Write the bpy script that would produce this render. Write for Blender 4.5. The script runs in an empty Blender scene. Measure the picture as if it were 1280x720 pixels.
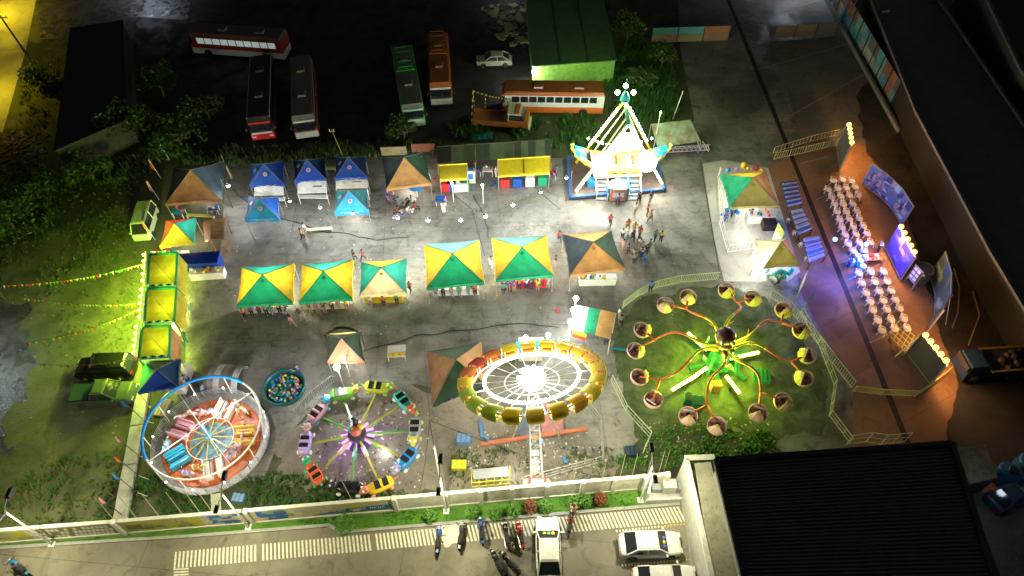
import bpy, math, random
from mathutils import Vector, Matrix, noise
random.seed(7)
R = math.radians
PI = math.pi
scene = bpy.context.scene
COL = scene.collection
RND = random.Random(11)

# ------------------------------------------------------------------ camera
F = 887.0; PITCH = R(51); CH = 50.0
SP, CP = math.sin(PITCH), math.cos(PITCH)
cam = bpy.data.cameras.new('camera'); co = bpy.data.objects.new('camera', cam); COL.objects.link(co)
co.location = (0, 0, CH); co.rotation_euler = (R(90) - PITCH, 0, 0)
cam.sensor_width = 36; cam.lens = F / 1280 * 36; cam.clip_end = 3000; cam.clip_start = .5
scene.camera = co

def W(px, py, z=0.0):
    """survey helper: a point of the place at height z, read off the photograph"""
    u = (px - 640) / F; v = (py - 360) / F
    t = (z - CH) / -(SP + v * CP)
    return Vector((u * t, (CP - v * SP) * t, z))

# ------------------------------------------------------------------ materials
MATS = {}
def mat(name, col, rough=.6, metal=0, var=.18, scale=2.5, trans=0, emit=0, bump=0, bscale=20, ecol=None, spec=.5, col2=None, stretch=None):
    if name in MATS: return MATS[name]
    m = bpy.data.materials.new(name); m.use_nodes = True
    nt = m.node_tree; N = nt.nodes; L = nt.links
    b = N['Principled BSDF']; out = N['Material Output']
    b.inputs['Roughness'].default_value = rough; b.inputs['Metallic'].default_value = metal
    b.inputs['Specular IOR Level'].default_value = spec
    c = (col[0], col[1], col[2], 1)
    if emit:
        e = ecol or col
        b.inputs['Base Color'].default_value = c
        b.inputs['Emission Color'].default_value = (e[0], e[1], e[2], 1); b.inputs['Emission Strength'].default_value = emit
        m.cycles.emission_sampling = 'NONE'
    else:
        tc = N.new('ShaderNodeTexCoord'); no = N.new('ShaderNodeTexNoise'); no.inputs['Scale'].default_value = scale
        no.inputs['Detail'].default_value = 6; no.inputs['Roughness'].default_value = .65
        src = tc.outputs['Object']
        if stretch:
            mp = N.new('ShaderNodeMapping'); mp.inputs['Scale'].default_value = stretch; L.new(src, mp.inputs[0]); src = mp.outputs[0]
        L.new(src, no.inputs['Vector'])
        mr = N.new('ShaderNodeMapRange'); mr.inputs[1].default_value = .3; mr.inputs[2].default_value = .7
        L.new(no.outputs['Fac'], mr.inputs[0])
        mx = N.new('ShaderNodeMix'); mx.data_type = 'RGBA'
        lo = [max(0, x * (1 - var)) for x in col]; hi = [min(1, x * (1 + var)) for x in (col2 or col)]
        if col2: lo = col
        mx.inputs[6].default_value = (*lo, 1); mx.inputs[7].default_value = (*hi, 1)
        L.new(mr.outputs[0], mx.inputs[0]); L.new(mx.outputs[2], b.inputs['Base Color'])
        if bump:
            n2 = N.new('ShaderNodeTexNoise'); n2.inputs['Scale'].default_value = bscale; n2.inputs['Detail'].default_value = 4
            L.new(src, n2.inputs['Vector'])
            bp = N.new('ShaderNodeBump'); bp.inputs['Strength'].default_value = bump; bp.inputs['Distance'].default_value = .05
            L.new(n2.outputs['Fac'], bp.inputs['Height']); L.new(bp.outputs[0], b.inputs['Normal'])
        if trans:
            t = N.new('ShaderNodeBsdfTranslucent'); L.new(mx.outputs[2], t.inputs['Color'])
            ms = N.new('ShaderNodeMixShader'); ms.inputs[0].default_value = trans
            L.new(b.outputs[0], ms.inputs[1]); L.new(t.outputs[0], ms.inputs[2]); L.new(ms.outputs[0], out.inputs[0])
    MATS[name] = m
    return m

def fabric(name, col, trans=.3): return mat('fabric_' + name, col, .7, 0, .3, .9, trans=trans, bump=.9, bscale=2.2)
def paint(name, col, rough=.35, metal=0): return mat('paint_' + name, col, rough, metal, .12, 4)
def plastic(name, col): return mat('plastic_' + name, col, .45, 0, .1, 3)
def bulbmat(name, col, s): return mat('glow_' + name, col, emit=s)

C = dict(yellow=(.75, .55, .03), green=(.01, .26, .12), teal=(.02, .32, .27), cream=(.72, .62, .35), tan=(.45, .25, .09), brown=(.28, .14, .06),
         dark=(.03, .04, .05), dgreen=(.02, .06, .035), blue=(.01, .08, .4), bblue=(.02, .25, .7), orange=(.6, .17, .03), red=(.5, .03, .03),
         white=(.78, .78, .76), pink=(.7, .25, .35), lav=(.42, .38, .72), grey=(.3, .3, .3), lgrey=(.5, .5, .5), black=(.015, .015, .018), purple=(.2, .05, .4),
         lime=(.3, .6, .05), skin=(.3, .16, .09), navy=(.02, .03, .1), khaki=(.3, .25, .15), olive=(.16, .16, .05))
def P(n): return paint(n, C[n])
def PL(n): return plastic(n, C[n])
steel = mat('galvanised_steel', (.5, .5, .5), .4, .6, .15, 6)
dsteel = mat('dark_steel', (.06, .06, .065), .5, .5, .2, 6)
wsteel = mat('white_painted_steel', (.75, .75, .73), .45, 0, .12, 6)
rubber = mat('rubber', (.02, .02, .02), .85)
glass = mat('dark_window_glass', (.02, .025, .03), .08, 0, .1, 1, spec=.8)
chrome = mat('chrome', (.7, .7, .7), .15, 1, .05)
wood = mat('weathered_wood', (.35, .17, .06), .7, 0, .4, 3, bump=.4, stretch=(1, 8, 1))
cable = mat('black_cable', (.01, .01, .01), .7)

# ------------------------------------------------------------------ mesh builder
class MB:
    def __init__(s): s.v = []; s.f = []; s.m = []
    def add(s, vs, fs, m=0):
        n = len(s.v); s.v += [tuple(v) for v in vs]; s.f += [tuple(i + n for i in f) for f in fs]; s.m += [m] * len(fs); return s
    def hexa(s, b, t, m=0):
        return s.add(list(b) + list(t), [(3, 2, 1, 0), (4, 5, 6, 7), (0, 1, 5, 4), (1, 2, 6, 5), (2, 3, 7, 6), (3, 0, 4, 7)], m)
    def box(s, c, d, rz=0, m=0, top=1.0):
        ca, sa = math.cos(rz), math.sin(rz); q = []
        for z, k in ((-.5, 1), (.5, top)):
            r = []
            for x, y in ((-.5, -.5), (.5, -.5), (.5, .5), (-.5, .5)):
                X, Y = x * d[0] * k, y * d[1] * k
                r.append((c[0] + X * ca - Y * sa, c[1] + X * sa + Y * ca, c[2] + z * d[2]))
            q.append(r)
        return s.hexa(q[0], q[1], m)
    def bar(s, p, q, w, h=None, m=0):
        p = Vector(p); q = Vector(q); d = (q - p)
        if d.length < 1e-5: return s
        d.normalize(); h = h or w
        a = d.cross(Vector((0, 0, 1)))
        if a.length < 1e-3: a = Vector((1, 0, 0))
        a.normalize(); b = a.cross(d)
        o = [(-a * w - b * h) / 2, (a * w - b * h) / 2, (a * w + b * h) / 2, (-a * w + b * h) / 2]
        return s.hexa([p + x for x in o][::-1], [q + x for x in o][::-1], m)
    def tube(s, p, q, r, r2=None, n=8, m=0):
        return s.path([p, q], [r, r if r2 is None else r2], n, m)
    def path(s, pts, r, n=6, m=0, closed=False):
        pts = [Vector(p) for p in pts]; k = len(pts)
        rr = r if isinstance(r, (list, tuple)) else [r] * k
        base = len(s.v); vs = []; fs = []
        pa = None
        for i, p in enumerate(pts):
            if closed: d = pts[(i + 1) % k] - pts[i - 1]
            else: d = pts[min(i + 1, k - 1)] - pts[max(i - 1, 0)]
            d.normalize()
            if pa is None:
                a = d.cross(Vector((0, 0, 1)))
                if a.length < 1e-3: a = Vector((1, 0, 0))
            else: a = pa - d * pa.dot(d)
            a.normalize(); pa = a; b = a.cross(d)
            for j in range(n):
                t = 2 * PI * j / n; vs.append(p + (a * math.cos(t) + b * math.sin(t)) * rr[i])
        for i in range(k if closed else k - 1):
            for j in range(n):
                a0 = i * n + j; a1 = i * n + (j + 1) % n; i2 = (i + 1) % k
                fs.append((a0, i2 * n + j, i2 * n + (j + 1) % n, a1))
        if not closed:
            fs.append(tuple(range(n))); fs.append(tuple((k - 1) * n + j for j in range(n))[::-1])
        return s.add(vs, fs, m)
    def lathe(s, prof, c=(0, 0, 0), n=16, m=0, M=None, a0=0, a1=2 * PI, cap=False):
        full = abs(a1 - a0 - 2 * PI) < 1e-6; vs = []; k = n if full else n + 1
        for (r, z) in prof:
            for j in range(k):
                t = a0 + (a1 - a0) * j / n; v = Vector((r * math.cos(t), r * math.sin(t), z))
                if M: v = M @ v
                vs.append(v + Vector(c))
        fs = []
        for i in range(len(prof) - 1):
            for j in range(n):
                j2 = (j + 1) % k
                fs.append((i * k + j, i * k + j2, (i + 1) * k + j2, (i + 1) * k + j))
        return s.add(vs, fs, m)
    def ball(s, c, r, n=10, k=6, m=0, M=None):
        rx, ry, rz = (r, r, r) if not isinstance(r, (tuple, list)) else r
        vs = []; fs = []
        for i in range(1, k):
            for j in range(n):
                a = PI * i / k; t = 2 * PI * j / n
                v = Vector((rx * math.sin(a) * math.cos(t), ry * math.sin(a) * math.sin(t), rz * math.cos(a)))
                vs.append((M @ v if M else v) + Vector(c))
        for z in (rz, -rz):
            v = Vector((0, 0, z)); vs.append((M @ v if M else v) + Vector(c))
        T = len(vs) - 2
        for i in range(k - 2):
            for j in range(n): fs.append((i * n + j, (i + 1) * n + j, (i + 1) * n + (j + 1) % n, i * n + (j + 1) % n))
        for j in range(n):
            fs.append((T, j, (j + 1) % n)); fs.append((T + 1, (k - 2) * n + (j + 1) % n, (k - 2) * n + j))
        return s.add(vs, fs, m)
    def slab(s, poly, z0, z1, m=0):
        n = len(poly); vs = [(p[0], p[1], z0) for p in poly] + [(p[0], p[1], z1) for p in poly]
        ar = sum(poly[i][0] * poly[(i + 1) % n][1] - poly[(i + 1) % n][0] * poly[i][1] for i in range(n))
        up = tuple(range(n, 2 * n)); dn = tuple(range(n))[::-1]
        sd = [(i, (i + 1) % n, n + (i + 1) % n, n + i) for i in range(n)]
        fs = [up, dn] + sd if ar > 0 else [up[::-1], dn[::-1]] + [f[::-1] for f in sd]
        return s.add(vs, fs, m)
    def sheet(s, poly, z, m=0):
        n = len(poly); ar = sum(poly[i][0] * poly[(i + 1) % n][1] - poly[(i + 1) % n][0] * poly[i][1] for i in range(n))
        f = tuple(range(n)); return s.add([(p[0], p[1], z) for p in poly], [f if ar > 0 else f[::-1]], m)
    def panel(s, a, b, c, d, th=.03, m=0):
        """flat quad with thickness"""
        a, b, c, d = map(Vector, (a, b, c, d)); n = (b - a).cross(d - a).normalized() * th / 2
        return s.hexa([a - n, b - n, c - n, d - n], [a + n, b + n, c + n, d + n], m)
    def build(s, name, mats, parent=None, world=True, smooth=False, loc=None, bevel=0):
        off = Vector((0, 0, 0))
        if world and parent is not None:
            q = parent
            while q is not None: off += q.location; q = q.parent
        if loc is not None and parent is None: off = Vector(loc)
        me = bpy.data.meshes.new(name)
        me.from_pydata([(v[0] - off.x, v[1] - off.y, v[2] - off.z) for v in s.v], [], s.f)
        if not isinstance(mats, (list, tuple)): mats = [mats]
        for m in mats: me.materials.append(m)
        if len(mats) > 1: me.polygons.foreach_set('material_index', s.m)
        if smooth: me.polygons.foreach_set('use_smooth', [True] * len(me.polygons))
        me.update()
        o = bpy.data.objects.new(name, me); COL.objects.link(o)
        if parent is not None: o.parent = parent
        if loc is not None and parent is None: o.location = loc
        if bevel:
            b = o.modifiers.new('bevel', 'BEVEL'); b.width = bevel; b.segments = 2; b.limit_method = 'ANGLE'
        return o

def tag(o, label, cat, group=None):
    o['label'] = label; o['category'] = cat
    if group: o['group'] = group
    return o
def thing(name, label, cat, loc=(0, 0, 0), rz=0, group=None):
    o = bpy.data.objects.new(name, None); COL.objects.link(o); o.location = loc; o.rotation_euler = (0, 0, rz)
    o.empty_display_size = .2
    return tag(o, label, cat, group)
def struct(name, mb, m, **k):
    o = mb.build(name, m, **k); o['kind'] = 'structure'; return o
def stuff(name, mb, m, label, cat, **k):
    o = mb.build(name, m, **k); o['kind'] = 'stuff'; return tag(o, label, cat)
def copy_tree(o, parent=None):
    c = o.copy(); COL.objects.link(c)
    if parent is not None: c.parent = parent
    for ch in list(o.children): copy_tree(ch, c)
    return c

LK = 1.0
def lamp(loc, power, col=(1, .95, .85), r=.15, parent=None, world=True, name='lamp_light'):
    l = bpy.data.lights.new(name, 'POINT'); l.energy = power * LK; l.color = col; l.shadow_soft_size = r
    o = bpy.data.objects.new(name, l); COL.objects.link(o); loc = Vector(loc)
    if parent is not None:
        o.parent = parent
        if world:
            q = parent
            while q is not None: loc -= q.location; q = q.parent
    o.location = loc
    return o
def spot(loc, target, power, col, angle=100, r=.15, parent=None, blend=.6):
    l = bpy.data.lights.new('spot_light', 'SPOT'); l.energy = power * LK; l.color = col; l.shadow_soft_size = r
    l.spot_size = R(angle); l.spot_blend = blend
    o = bpy.data.objects.new('spot_light', l); COL.objects.link(o); loc = Vector(loc); d = Vector(target) - loc
    o.rotation_euler = d.to_track_quat('-Z', 'Y').to_euler()
    if parent is not None:
        o.parent = parent; loc = loc - parent.location
    o.location = loc
    return o
WARM = (1, .88, .68); COOL = (.9, .96, 1); LIME = (.7, 1, .07); AMBER = (1, .48, .16); NEUT = (1, .96, .86)

# ------------------------------------------------------------------ world
w = bpy.data.worlds.new('World'); scene.world = w; w.use_nodes = True
nt = w.node_tree; sky = nt.nodes.new('ShaderNodeTexSky'); sky.sky_type = 'NISHITA'; sky.sun_disc = False
sky.sun_elevation = R(12); sky.sun_rotation = R(60)
hs_ = nt.nodes.new('ShaderNodeHueSaturation'); hs_.inputs['Saturation'].default_value = .25; nt.links.new(sky.outputs[0], hs_.inputs['Color']); nt.links.new(hs_.outputs[0], nt.nodes['Background'].inputs[0]); nt.nodes['Background'].inputs[1].default_value = .008
sl = bpy.data.lights.new('moon', 'SUN'); sl.energy = .012; sl.angle = R(.5); sl.color = (.8, .88, 1)
so = bpy.data.objects.new('moon', sl); COL.objects.link(so); so.rotation_euler = (R(40), R(-25), 0)
vs = scene.view_settings; vs.view_transform = 'Standard'; vs.look = 'None'; vs.gamma = 1; vs.exposure = 0
scene.cycles.use_denoising = True; scene.cycles.max_bounces = 4; scene.cycles.sample_clamp_indirect = 3; scene.cycles.sample_clamp_direct = 30
scene.cycles.use_light_tree = True

# ------------------------------------------------------------------ ground materials
def ground_mat(name, c1, c2, c3, joint=None, rough=(.35, .8), scale=.35, bump=.35, rot=0, grit=25, tread=True, wet=.5, streak=False):
    m = bpy.data.materials.new(name); m.use_nodes = True; nt = m.node_tree; N = nt.nodes; L = nt.links; b = N['Principled BSDF']
    tc = N.new('ShaderNodeTexCoord'); mp = N.new('ShaderNodeMapping'); mp.inputs['Rotation'].default_value = (0, 0, rot)
    L.new(tc.outputs['Object'], mp.inputs[0])
    def nz(s, d=8, r=.65, dist=0):
        n = N.new('ShaderNodeTexNoise'); n.inputs['Scale'].default_value = s; n.inputs['Detail'].default_value = d
        n.inputs['Roughness'].default_value = r; n.inputs['Distortion'].default_value = dist; L.new(mp.outputs[0], n.inputs['Vector']); return n
    def ramp(src, a, b_):
        r = N.new('ShaderNodeMapRange'); r.inputs[1].default_value = a; r.inputs[2].default_value = b_; L.new(src, r.inputs[0]); return r.outputs[0]
    def mix(f, a, b_, blend='MIX'):
        x = N.new('ShaderNodeMix'); x.data_type = 'RGBA'; x.blend_type = blend
        if isinstance(f, float): x.inputs[0].default_value = f
        else: L.new(f, x.inputs[0])
        for s_, i in ((a, 6), (b_, 7)):
            if isinstance(s_, tuple): x.inputs[i].default_value = (*s_, 1)
            else: L.new(s_, x.inputs[i])
        return x.outputs[2]
    big = nz(scale * .35, 5, .6, .8); mid = nz(scale * 2.2, 10, .7, 1.2); fine = nz(grit, 5, .8)
    c = mix(ramp(big.outputs['Fac'], .38, .62), c1, c2)
    c = mix(ramp(mid.outputs['Fac'], .52, .72), c, c3)
    c = mix(ramp(fine.outputs['Fac'], .25, .75), c, mix(1.0, c, (1.5, 1.5, 1.5), 'MULTIPLY'))
    if streak:
        mp2 = N.new('ShaderNodeMapping'); mp2.inputs['Scale'].default_value = (.18, 1.6, 1); mp2.inputs['Rotation'].default_value = (0, 0, rot + R(8)); L.new(tc.outputs['Object'], mp2.inputs[0])
        n3 = N.new('ShaderNodeTexNoise'); n3.inputs['Scale'].default_value = 1.1; n3.inputs['Detail'].default_value = 8; n3.inputs['Roughness'].default_value = .7; n3.inputs['Distortion'].default_value = .6; L.new(mp2.outputs[0], n3.inputs['Vector'])
        c = mix(ramp(n3.outputs['Fac'], .5, .75), c, mix(1.0, c, (.55, .55, .55), 'MULTIPLY'))
        n4 = N.new('ShaderNodeTexVoronoi'); n4.feature = 'DISTANCE_TO_EDGE'; n4.inputs['Scale'].default_value = .22; L.new(mix(.35, mp.outputs[0], nz(.9, 6, .7).outputs['Color']), n4.inputs['Vector'])
        c = mix(ramp(n4.outputs['Distance'], .006, 0), c, mix(1.0, c, (.72, .72, .72), 'MULTIPLY'))
    if joint:
        br = N.new('ShaderNodeTexBrick'); br.offset = 0; br.inputs['Scale'].default_value = 1; br.inputs['Brick Width'].default_value = joint[0]
        br.inputs['Row Height'].default_value = joint[1]; br.inputs['Mortar Size'].default_value = .035; br.inputs['Mortar Smooth'].default_value = .3
        br.inputs['Color1'].default_value = (1, 1, 1, 1); br.inputs['Color2'].default_value = (.86, .87, .88, 1); br.inputs['Mortar'].default_value = (.62, .62, .62, 1)
        L.new(mp.outputs[0], br.inputs['Vector']); c = mix(1.0, c, br.outputs['Color'], 'MULTIPLY')
    L.new(c, b.inputs['Base Color'])
    wt = nz(scale * .8, 4, .5, .5)
    r = N.new('ShaderNodeMapRange'); r.inputs[1].default_value = .38; r.inputs[2].default_value = .6; r.inputs[3].default_value = rough[0]; r.inputs[4].default_value = rough[1]
    L.new(wt.outputs['Fac'], r.inputs[0]); L.new(r.outputs[0], b.inputs['Roughness'])
    bp = N.new('ShaderNodeBump'); bp.inputs['Strength'].default_value = bump; bp.inputs['Distance'].default_value = .06
    L.new(fine.outputs['Fac'], bp.inputs['Height']); L.new(bp.outputs[0], b.inputs['Normal'])
    b.inputs['Specular IOR Level'].default_value = wet
    return m

g_soil = ground_mat('damp_soil_and_moss', (.035, .04, .02), (.06, .065, .03), (.02, .045, .012), rough=(.6, .95), scale=.5, bump=.9, grit=9)
g_conc = ground_mat('stained_concrete', (.095, .093, .082), (.235, .23, .205), (.045, .043, .038), joint=(9, 6.0), rough=(.1, .6), streak=True, rot=R(-4))
g_amber_conc = ground_mat('amber_lit_worn_concrete', (.19, .1, .05), (.25, .135, .07), (.12, .065, .035), joint=(6.5, 5.0), rough=(.5, .85), rot=R(-27))  # amber lamp light put into the brown of the concrete
g_dirt = ground_mat('gravelly_dirt', (.15, .135, .11), (.2, .18, .15), (.07, .06, .045), rough=(.6, .95), scale=1.2, bump=1, grit=14)
g_road = ground_mat('road_concrete', (.135, .125, .09), (.2, .185, .135), (.08, .072, .05), joint=(9, 4.5), rough=(.4, .8), rot=R(5))
g_field = ground_mat('mossy_field', (.06, .065, .03), (.12, .125, .055), (.035, .055, .018), rough=(.4, .95), scale=.7, bump=1, grit=8)
g_wet = ground_mat('wet_concrete', (.035, .035, .033), (.07, .07, .065), (.02, .02, .02), rough=(.08, .5), scale=1.4, bump=.8, grit=5, wet=.9)
g_black = ground_mat('oily_dark_yard', (.012, .012, .012), (.022, .021, .02), (.008, .008, .008), rough=(.4, .85), scale=.6, bump=.7)

def pxpoly(pts, z=0): return [W(x, y, z) for x, y in pts]
mb = MB(); mb.sheet([(-900, -60, 0), (900, -60, 0), (900, 1600, 0), (-900, 1600, 0)], 0); struct('ground', mb, g_soil)
def gs(name, pts, z, m, rag=0):
    G_ = pxpoly(pts)
    if rag:                      # natural, ragged outline
        out = []
        for i, a in enumerate(G_):
            b_ = G_[(i + 1) % len(G_)]; n = max(1, min(60, int((b_ - a).length / .35)))
            for k in range(n):
                q = a.lerp(b_, k / n); out.append(q + Vector((noise.noise(q * .45), noise.noise(q * .45 + Vector((9, 3, 0))), 0)) * rag + Vector((noise.noise(q * 2.1), noise.noise(q * 2.1 + Vector((4, 8, 0))), 0)) * rag * .35)
        G_ = out
    b = MB(); b.sheet(G_, z); return struct(name, b, m)
gs('fairground_pavement', [(283, 207), (420, 199), (560, 193), (700, 198), (828, 194), (868, 150), (850, 60), (845, -60), (930, -60), (1010, 200), (1120, 470), (1165, 570), (1000, 580), (960, 552),
    (905, 535), (850, 536), (800, 548), (770, 580), (700, 560), (600, 500), (520, 480), (400, 500), (345, 560), (330, 600), (225, 608), (190, 575), (205, 500), (232, 470), (232, 330), (275, 325)], .02, g_conc)
gs('arena_pavement', [(930, -60), (1065, -60), (1190, 200), (1330, 470), (1330, 600), (1165, 570), (1120, 470), (1010, 200)], .016, ground_mat('dark_parking_concrete', (.11, .105, .09), (.16, .15, .13), (.07, .065, .055), joint=(6.5, 5.0), rough=(.35, .8), rot=R(-27), streak=True))
gs('dirt_patch', [(345, 560), (400, 500), (520, 480), (600, 500), (700, 560), (770, 580), (770, 606), (560, 622), (470, 618), (380, 606), (335, 600)], .012, g_dirt, .9)
gs('field', [(-60, 340), (-60, 664), (120, 652), (180, 480), (185, 320), (190, 250), (80, 280)], .010, g_field, .8)
gs('wet_apron', [(-60, 330), (-60, 580), (8, 570), (16, 540), (22, 505), (40, 480), (44, 450), (34, 425), (26, 395), (10, 370), (4, 340)], .014, g_wet, 1.6)
gs('dark_asphalt', [(1070, 120), (1110, 60), (1340, 300), (1340, 620), (1185, 562), (1196, 480), (1170, 400), (1150, 320), (1125, 250), (1082, 190)], .031, ground_mat('dark_ground_m', (.018, .017, .016), (.032, .029, .026), (.01, .009, .008), rough=(.5, .9), scale=.6), .5)  # darker ground sheet, west edge along the banners
gs('bus_yard', [(170, 25), (180, 182), (300, 195), (560, 178), (640, 168), (700, 90), (760, 60), (760, -60), (200, -60)], .010, g_black, .8)
gs('yard_apron', [(50, 48), (70, 55), (88, 38), (150, 20), (235, 25), (245, -60), (40, -60)], .014, g_wet)
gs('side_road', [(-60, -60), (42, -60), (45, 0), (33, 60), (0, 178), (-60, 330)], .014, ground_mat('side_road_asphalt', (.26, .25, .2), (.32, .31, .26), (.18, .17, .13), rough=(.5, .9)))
# lower road
gs('road', [(-200, 700), (0, 685.5), (240, 671), (412, 657.5), (426, 666.5), (640, 648), (850, 631), (858, 640), (905, 800), (-200, 800)], .018, g_road)

gs('octopus_ground', [(775, 400), (800, 376), (850, 362), (900, 356), (955, 372), (1005, 420), (1035, 480), (1030, 540), (960, 552), (905, 535), (850, 536), (800, 548), (778, 500), (768, 450)], .024, ground_mat('mossy_concrete', (.018, .032, .01), (.07, .09, .04), (.01, .02, .006), rough=(.5, .9), scale=1.6, bump=.9, grit=10), .7)
gs('amber_lit_court_pavement', [(955, 208), (1014, 190), (1064, 176), (1095, 190), (1130, 250), (1155, 320), (1175, 400), (1200, 480), (1190, 562), (1066, 562), (1066, 486), (1040, 440), (1003, 372), (992, 330)], .027, g_amber_conc)  # sheet shaped to the amber-lit area, the light painted into its brown
# drain channel
mb = MB()
a, b = W(898, -30), W(1137, 560); d = (b - a).normalized(); n = Vector((-d.y, d.x, 0)) * .24
mb.hexa([a - n, a + n, b + n, b - n][::-1], [v + Vector((0, 0, .034)) for v in (a - n, a + n, b + n, b - n)][::-1])
k = 0; 
o = struct('drain_channel', mb, mat('drain_grate', (.012, .011, .01), .7))
# faint slab lines and worn paint
mb = MB()
def line(mb, p, q, w, z=.031, m=0):
    a, b = W(*p), W(*q); d = (b - a).normalized(); n = Vector((-d.y, d.x, 0)) * w / 2
    mb.sheet([a - n, b - n, b + n, a + n], z, m)
for p, q in (((912, 38), (1030, -2)), ((928, 62), (1062, 24)), ((945, 88), (1060, 55)), ((975, 152), (1082, 92)), ((1000, 205), (1035, 196)), ((1020, 250), (1060, 232)), ((1060, 350), (1100, 330)), ((1085, 430), (1110, 418))):
    line(mb, p, q, .12)
struct('slab_joint', mb, mat('pale_joint', (.33, .31, .27), .8, var=.4))
mb = MB()
for p, q in (((590, 262), (606, 320)), ((875, 200), (900, 345)), ((660, 228), (700, 262)), ((560, 238), (590, 262))): line(mb, p, q, .09)
struct('pavement_crack', mb, mat('dark_joint', (.05, .05, .045), .9, var=.4))
# lighter trampled slab beside the booth
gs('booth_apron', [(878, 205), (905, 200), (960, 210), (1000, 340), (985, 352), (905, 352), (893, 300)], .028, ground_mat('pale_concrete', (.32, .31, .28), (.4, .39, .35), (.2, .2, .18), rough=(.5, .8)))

# road markings: hatched bay strip of short bars
mb = MB()
A0, B0 = W(217, 711), W(860, 652); A1, B1 = W(219, 690), W(850, 633)
nb = 132
for i in range(nb):
    t = i / nb; t2 = (i + .48) / nb
    if RND.random() < .03: continue
    q = [A0.lerp(B0, t), A0.lerp(B0, t2), A1.lerp(B1, t2), A1.lerp(B1, t)]
    mb.sheet(q, .024)
for i in range(22):
    for (p, q) in (((777, 707), (865, 699)), ((770, 664), (858, 655))):
        a, b = W(*p), W(*q); t = i / 22
        u = a.lerp(b, t); v = a.lerp(b, t + .022); n = Vector((0, .07, 0)); mb.sheet([u - n, v - n, v + n, u + n], .025, 1 if i > 13 else 0)
for j in range(3): line(mb, (217, 712 + j * 3.5), (236, 711 + j * 3.5), .1, .024)
struct('road_markings', mb, [mat('road_paint', (.8, .78, .6), .7, var=.3, scale=5), mat('yellow_road_paint', (.6, .42, .03), .7, var=.3, scale=5)])

# kerb
KP = [(-60, 690), (0, 685), (240, 670.5), (412, 657), (426, 666), (640, 647.5), (850, 630)]
mb = MB()
for (a, b) in zip(KP[:-1], KP[1:]):
    a, b = W(*a), W(*b); mb.bar(a + Vector((0, 0, .065)), b + Vector((0, 0, .065)), .22, .13)
struct('kerb', mb, mat('kerb_concrete', (.33, .34, .32), .8, var=.2))
# verge lawn
gs('verge', [(-60, 678), (640, 624), (852, 605), (850, 630), (640, 647.5), (426, 666), (412, 657), (240, 670.5), (-60, 690)], .03, ground_mat('lawn_soil', (.05, .14, .015), (.08, .2, .02), (.1, .12, .02), rough=(.8, .95), scale=1, bump=.8))

# ------------------------------------------------------------------ grass
def inside(p, poly):
    c = False; n = len(poly)
    for i in range(n):
        a, b = poly[i], poly[i - 1]
        if (a[1] > p[1]) != (b[1] > p[1]) and p[0] < (b[0] - a[0]) * (p[1] - a[1]) / (b[1] - a[1]) + a[0]: c = not c
    return c
def grass(name, poly, dens, h, m, label, clump=.45, seed=1, cat='grass', wdt=.05):
    r = random.Random(seed); P_ = pxpoly(poly)
    x0 = min(p.x for p in P_); x1 = max(p.x for p in P_); y0 = min(p.y for p in P_); y1 = max(p.y for p in P_)
    mb = MB(); n = int((x1 - x0) * (y1 - y0) * dens)
    for i in range(n):
        x = r.uniform(x0, x1); y = r.uniform(y0, y1)
        if not inside((x, y), P_): continue
        k = noise.noise(Vector((x * clump, y * clump, seed * 3.1))) * .5 + .5 + .3 * noise.noise(Vector((x * clump * 4, y * clump * 4, seed)))
        if k < .35 + r.random() * .2: continue
        for b in range(3):
            a = r.random() * 2 * PI; hh = h * (.5 + r.random()) * (.4 + k); l = hh * r.uniform(.2, .9); wd = wdt * r.uniform(.6, 1.4)
            ca, sa = math.cos(a), math.sin(a); px, py = -sa * wd, ca * wd
            ox, oy = x + r.uniform(-.12, .12), y + r.uniform(-.12, .12)
            mb.add([(ox + px, oy + py, .005), (ox - px, oy - py, .005), (ox - px * .7 + ca * l * .5, oy - py * .7 + sa * l * .5, hh * .7), (ox + px * .7 + ca * l * .5, oy + py * .7 + sa * l * .5, hh * .7), (ox + ca * l, oy + sa * l, hh)],
                   [(0, 1, 2, 3), (3, 2, 4)], 0 if r.random() < .7 else 1)
    return stuff(name, mb, m, label, cat)
gr1 = mat('grass_green', (.045, .14, .02), .6, 0, .35, .8, trans=.25); gr2 = mat('grass_dry', (.14, .13, .05), .7, 0, .3, .8, trans=.2)
gr3 = mat('lawn_green', (.08, .26, .02), .6, 0, .3, .6, trans=.25)
grass('bank_grass', [(100, 205), (200, 190), (300, 184), (430, 180), (545, 178), (560, 192), (420, 200), (285, 208), (205, 215), (120, 235)], 16, .5, [gr1, gr2], 'rough tall grass bank along the back of the blue tents', seed=2)
grass('yard_grass', [(560, 160), (690, 148), (740, 140), (760, 90), (790, 50), (835, 60), (850, 130), (835, 170), (730, 195), (640, 178), (570, 176)], 16, .6, [gr1, gr1], 'bright tall grass behind and beside the swinging ship', seed=3)
grass('field_grass', [(-40, 240), (80, 210), (190, 230), (180, 330), (100, 340), (-40, 330)], 7, .16, [gr1, gr2], 'dark short grass across the upper left field', seed=4)
grass('lower_field_grass', [(-40, 600), (150, 560), (150, 650), (-40, 662)], 12, .3, [gr1, gr2], 'dark grass in the lower left field behind the wall', seed=5)
grass('mid_field_grass', [(40, 330), (178, 320), (170, 470), (60, 440)], 5, .16, [gr1, gr2], 'short grass lit yellow green left of the canopies', seed=6)
grass('carousel_grass', [(165, 600), (205, 590), (260, 612), (345, 590), (400, 600), (560, 622), (560, 632), (160, 655)], 26, .3, [gr1, gr1], 'green grass between the caterpillar ride and mural wall', seed=7)
grass('octopus_grass', [(790, 550), (850, 530), (960, 540), (975, 562), (890, 580), (800, 590), (770, 580)], 26, .24, [gr3, gr1], 'bright green weeds below the octopus ride', seed=8)
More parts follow.
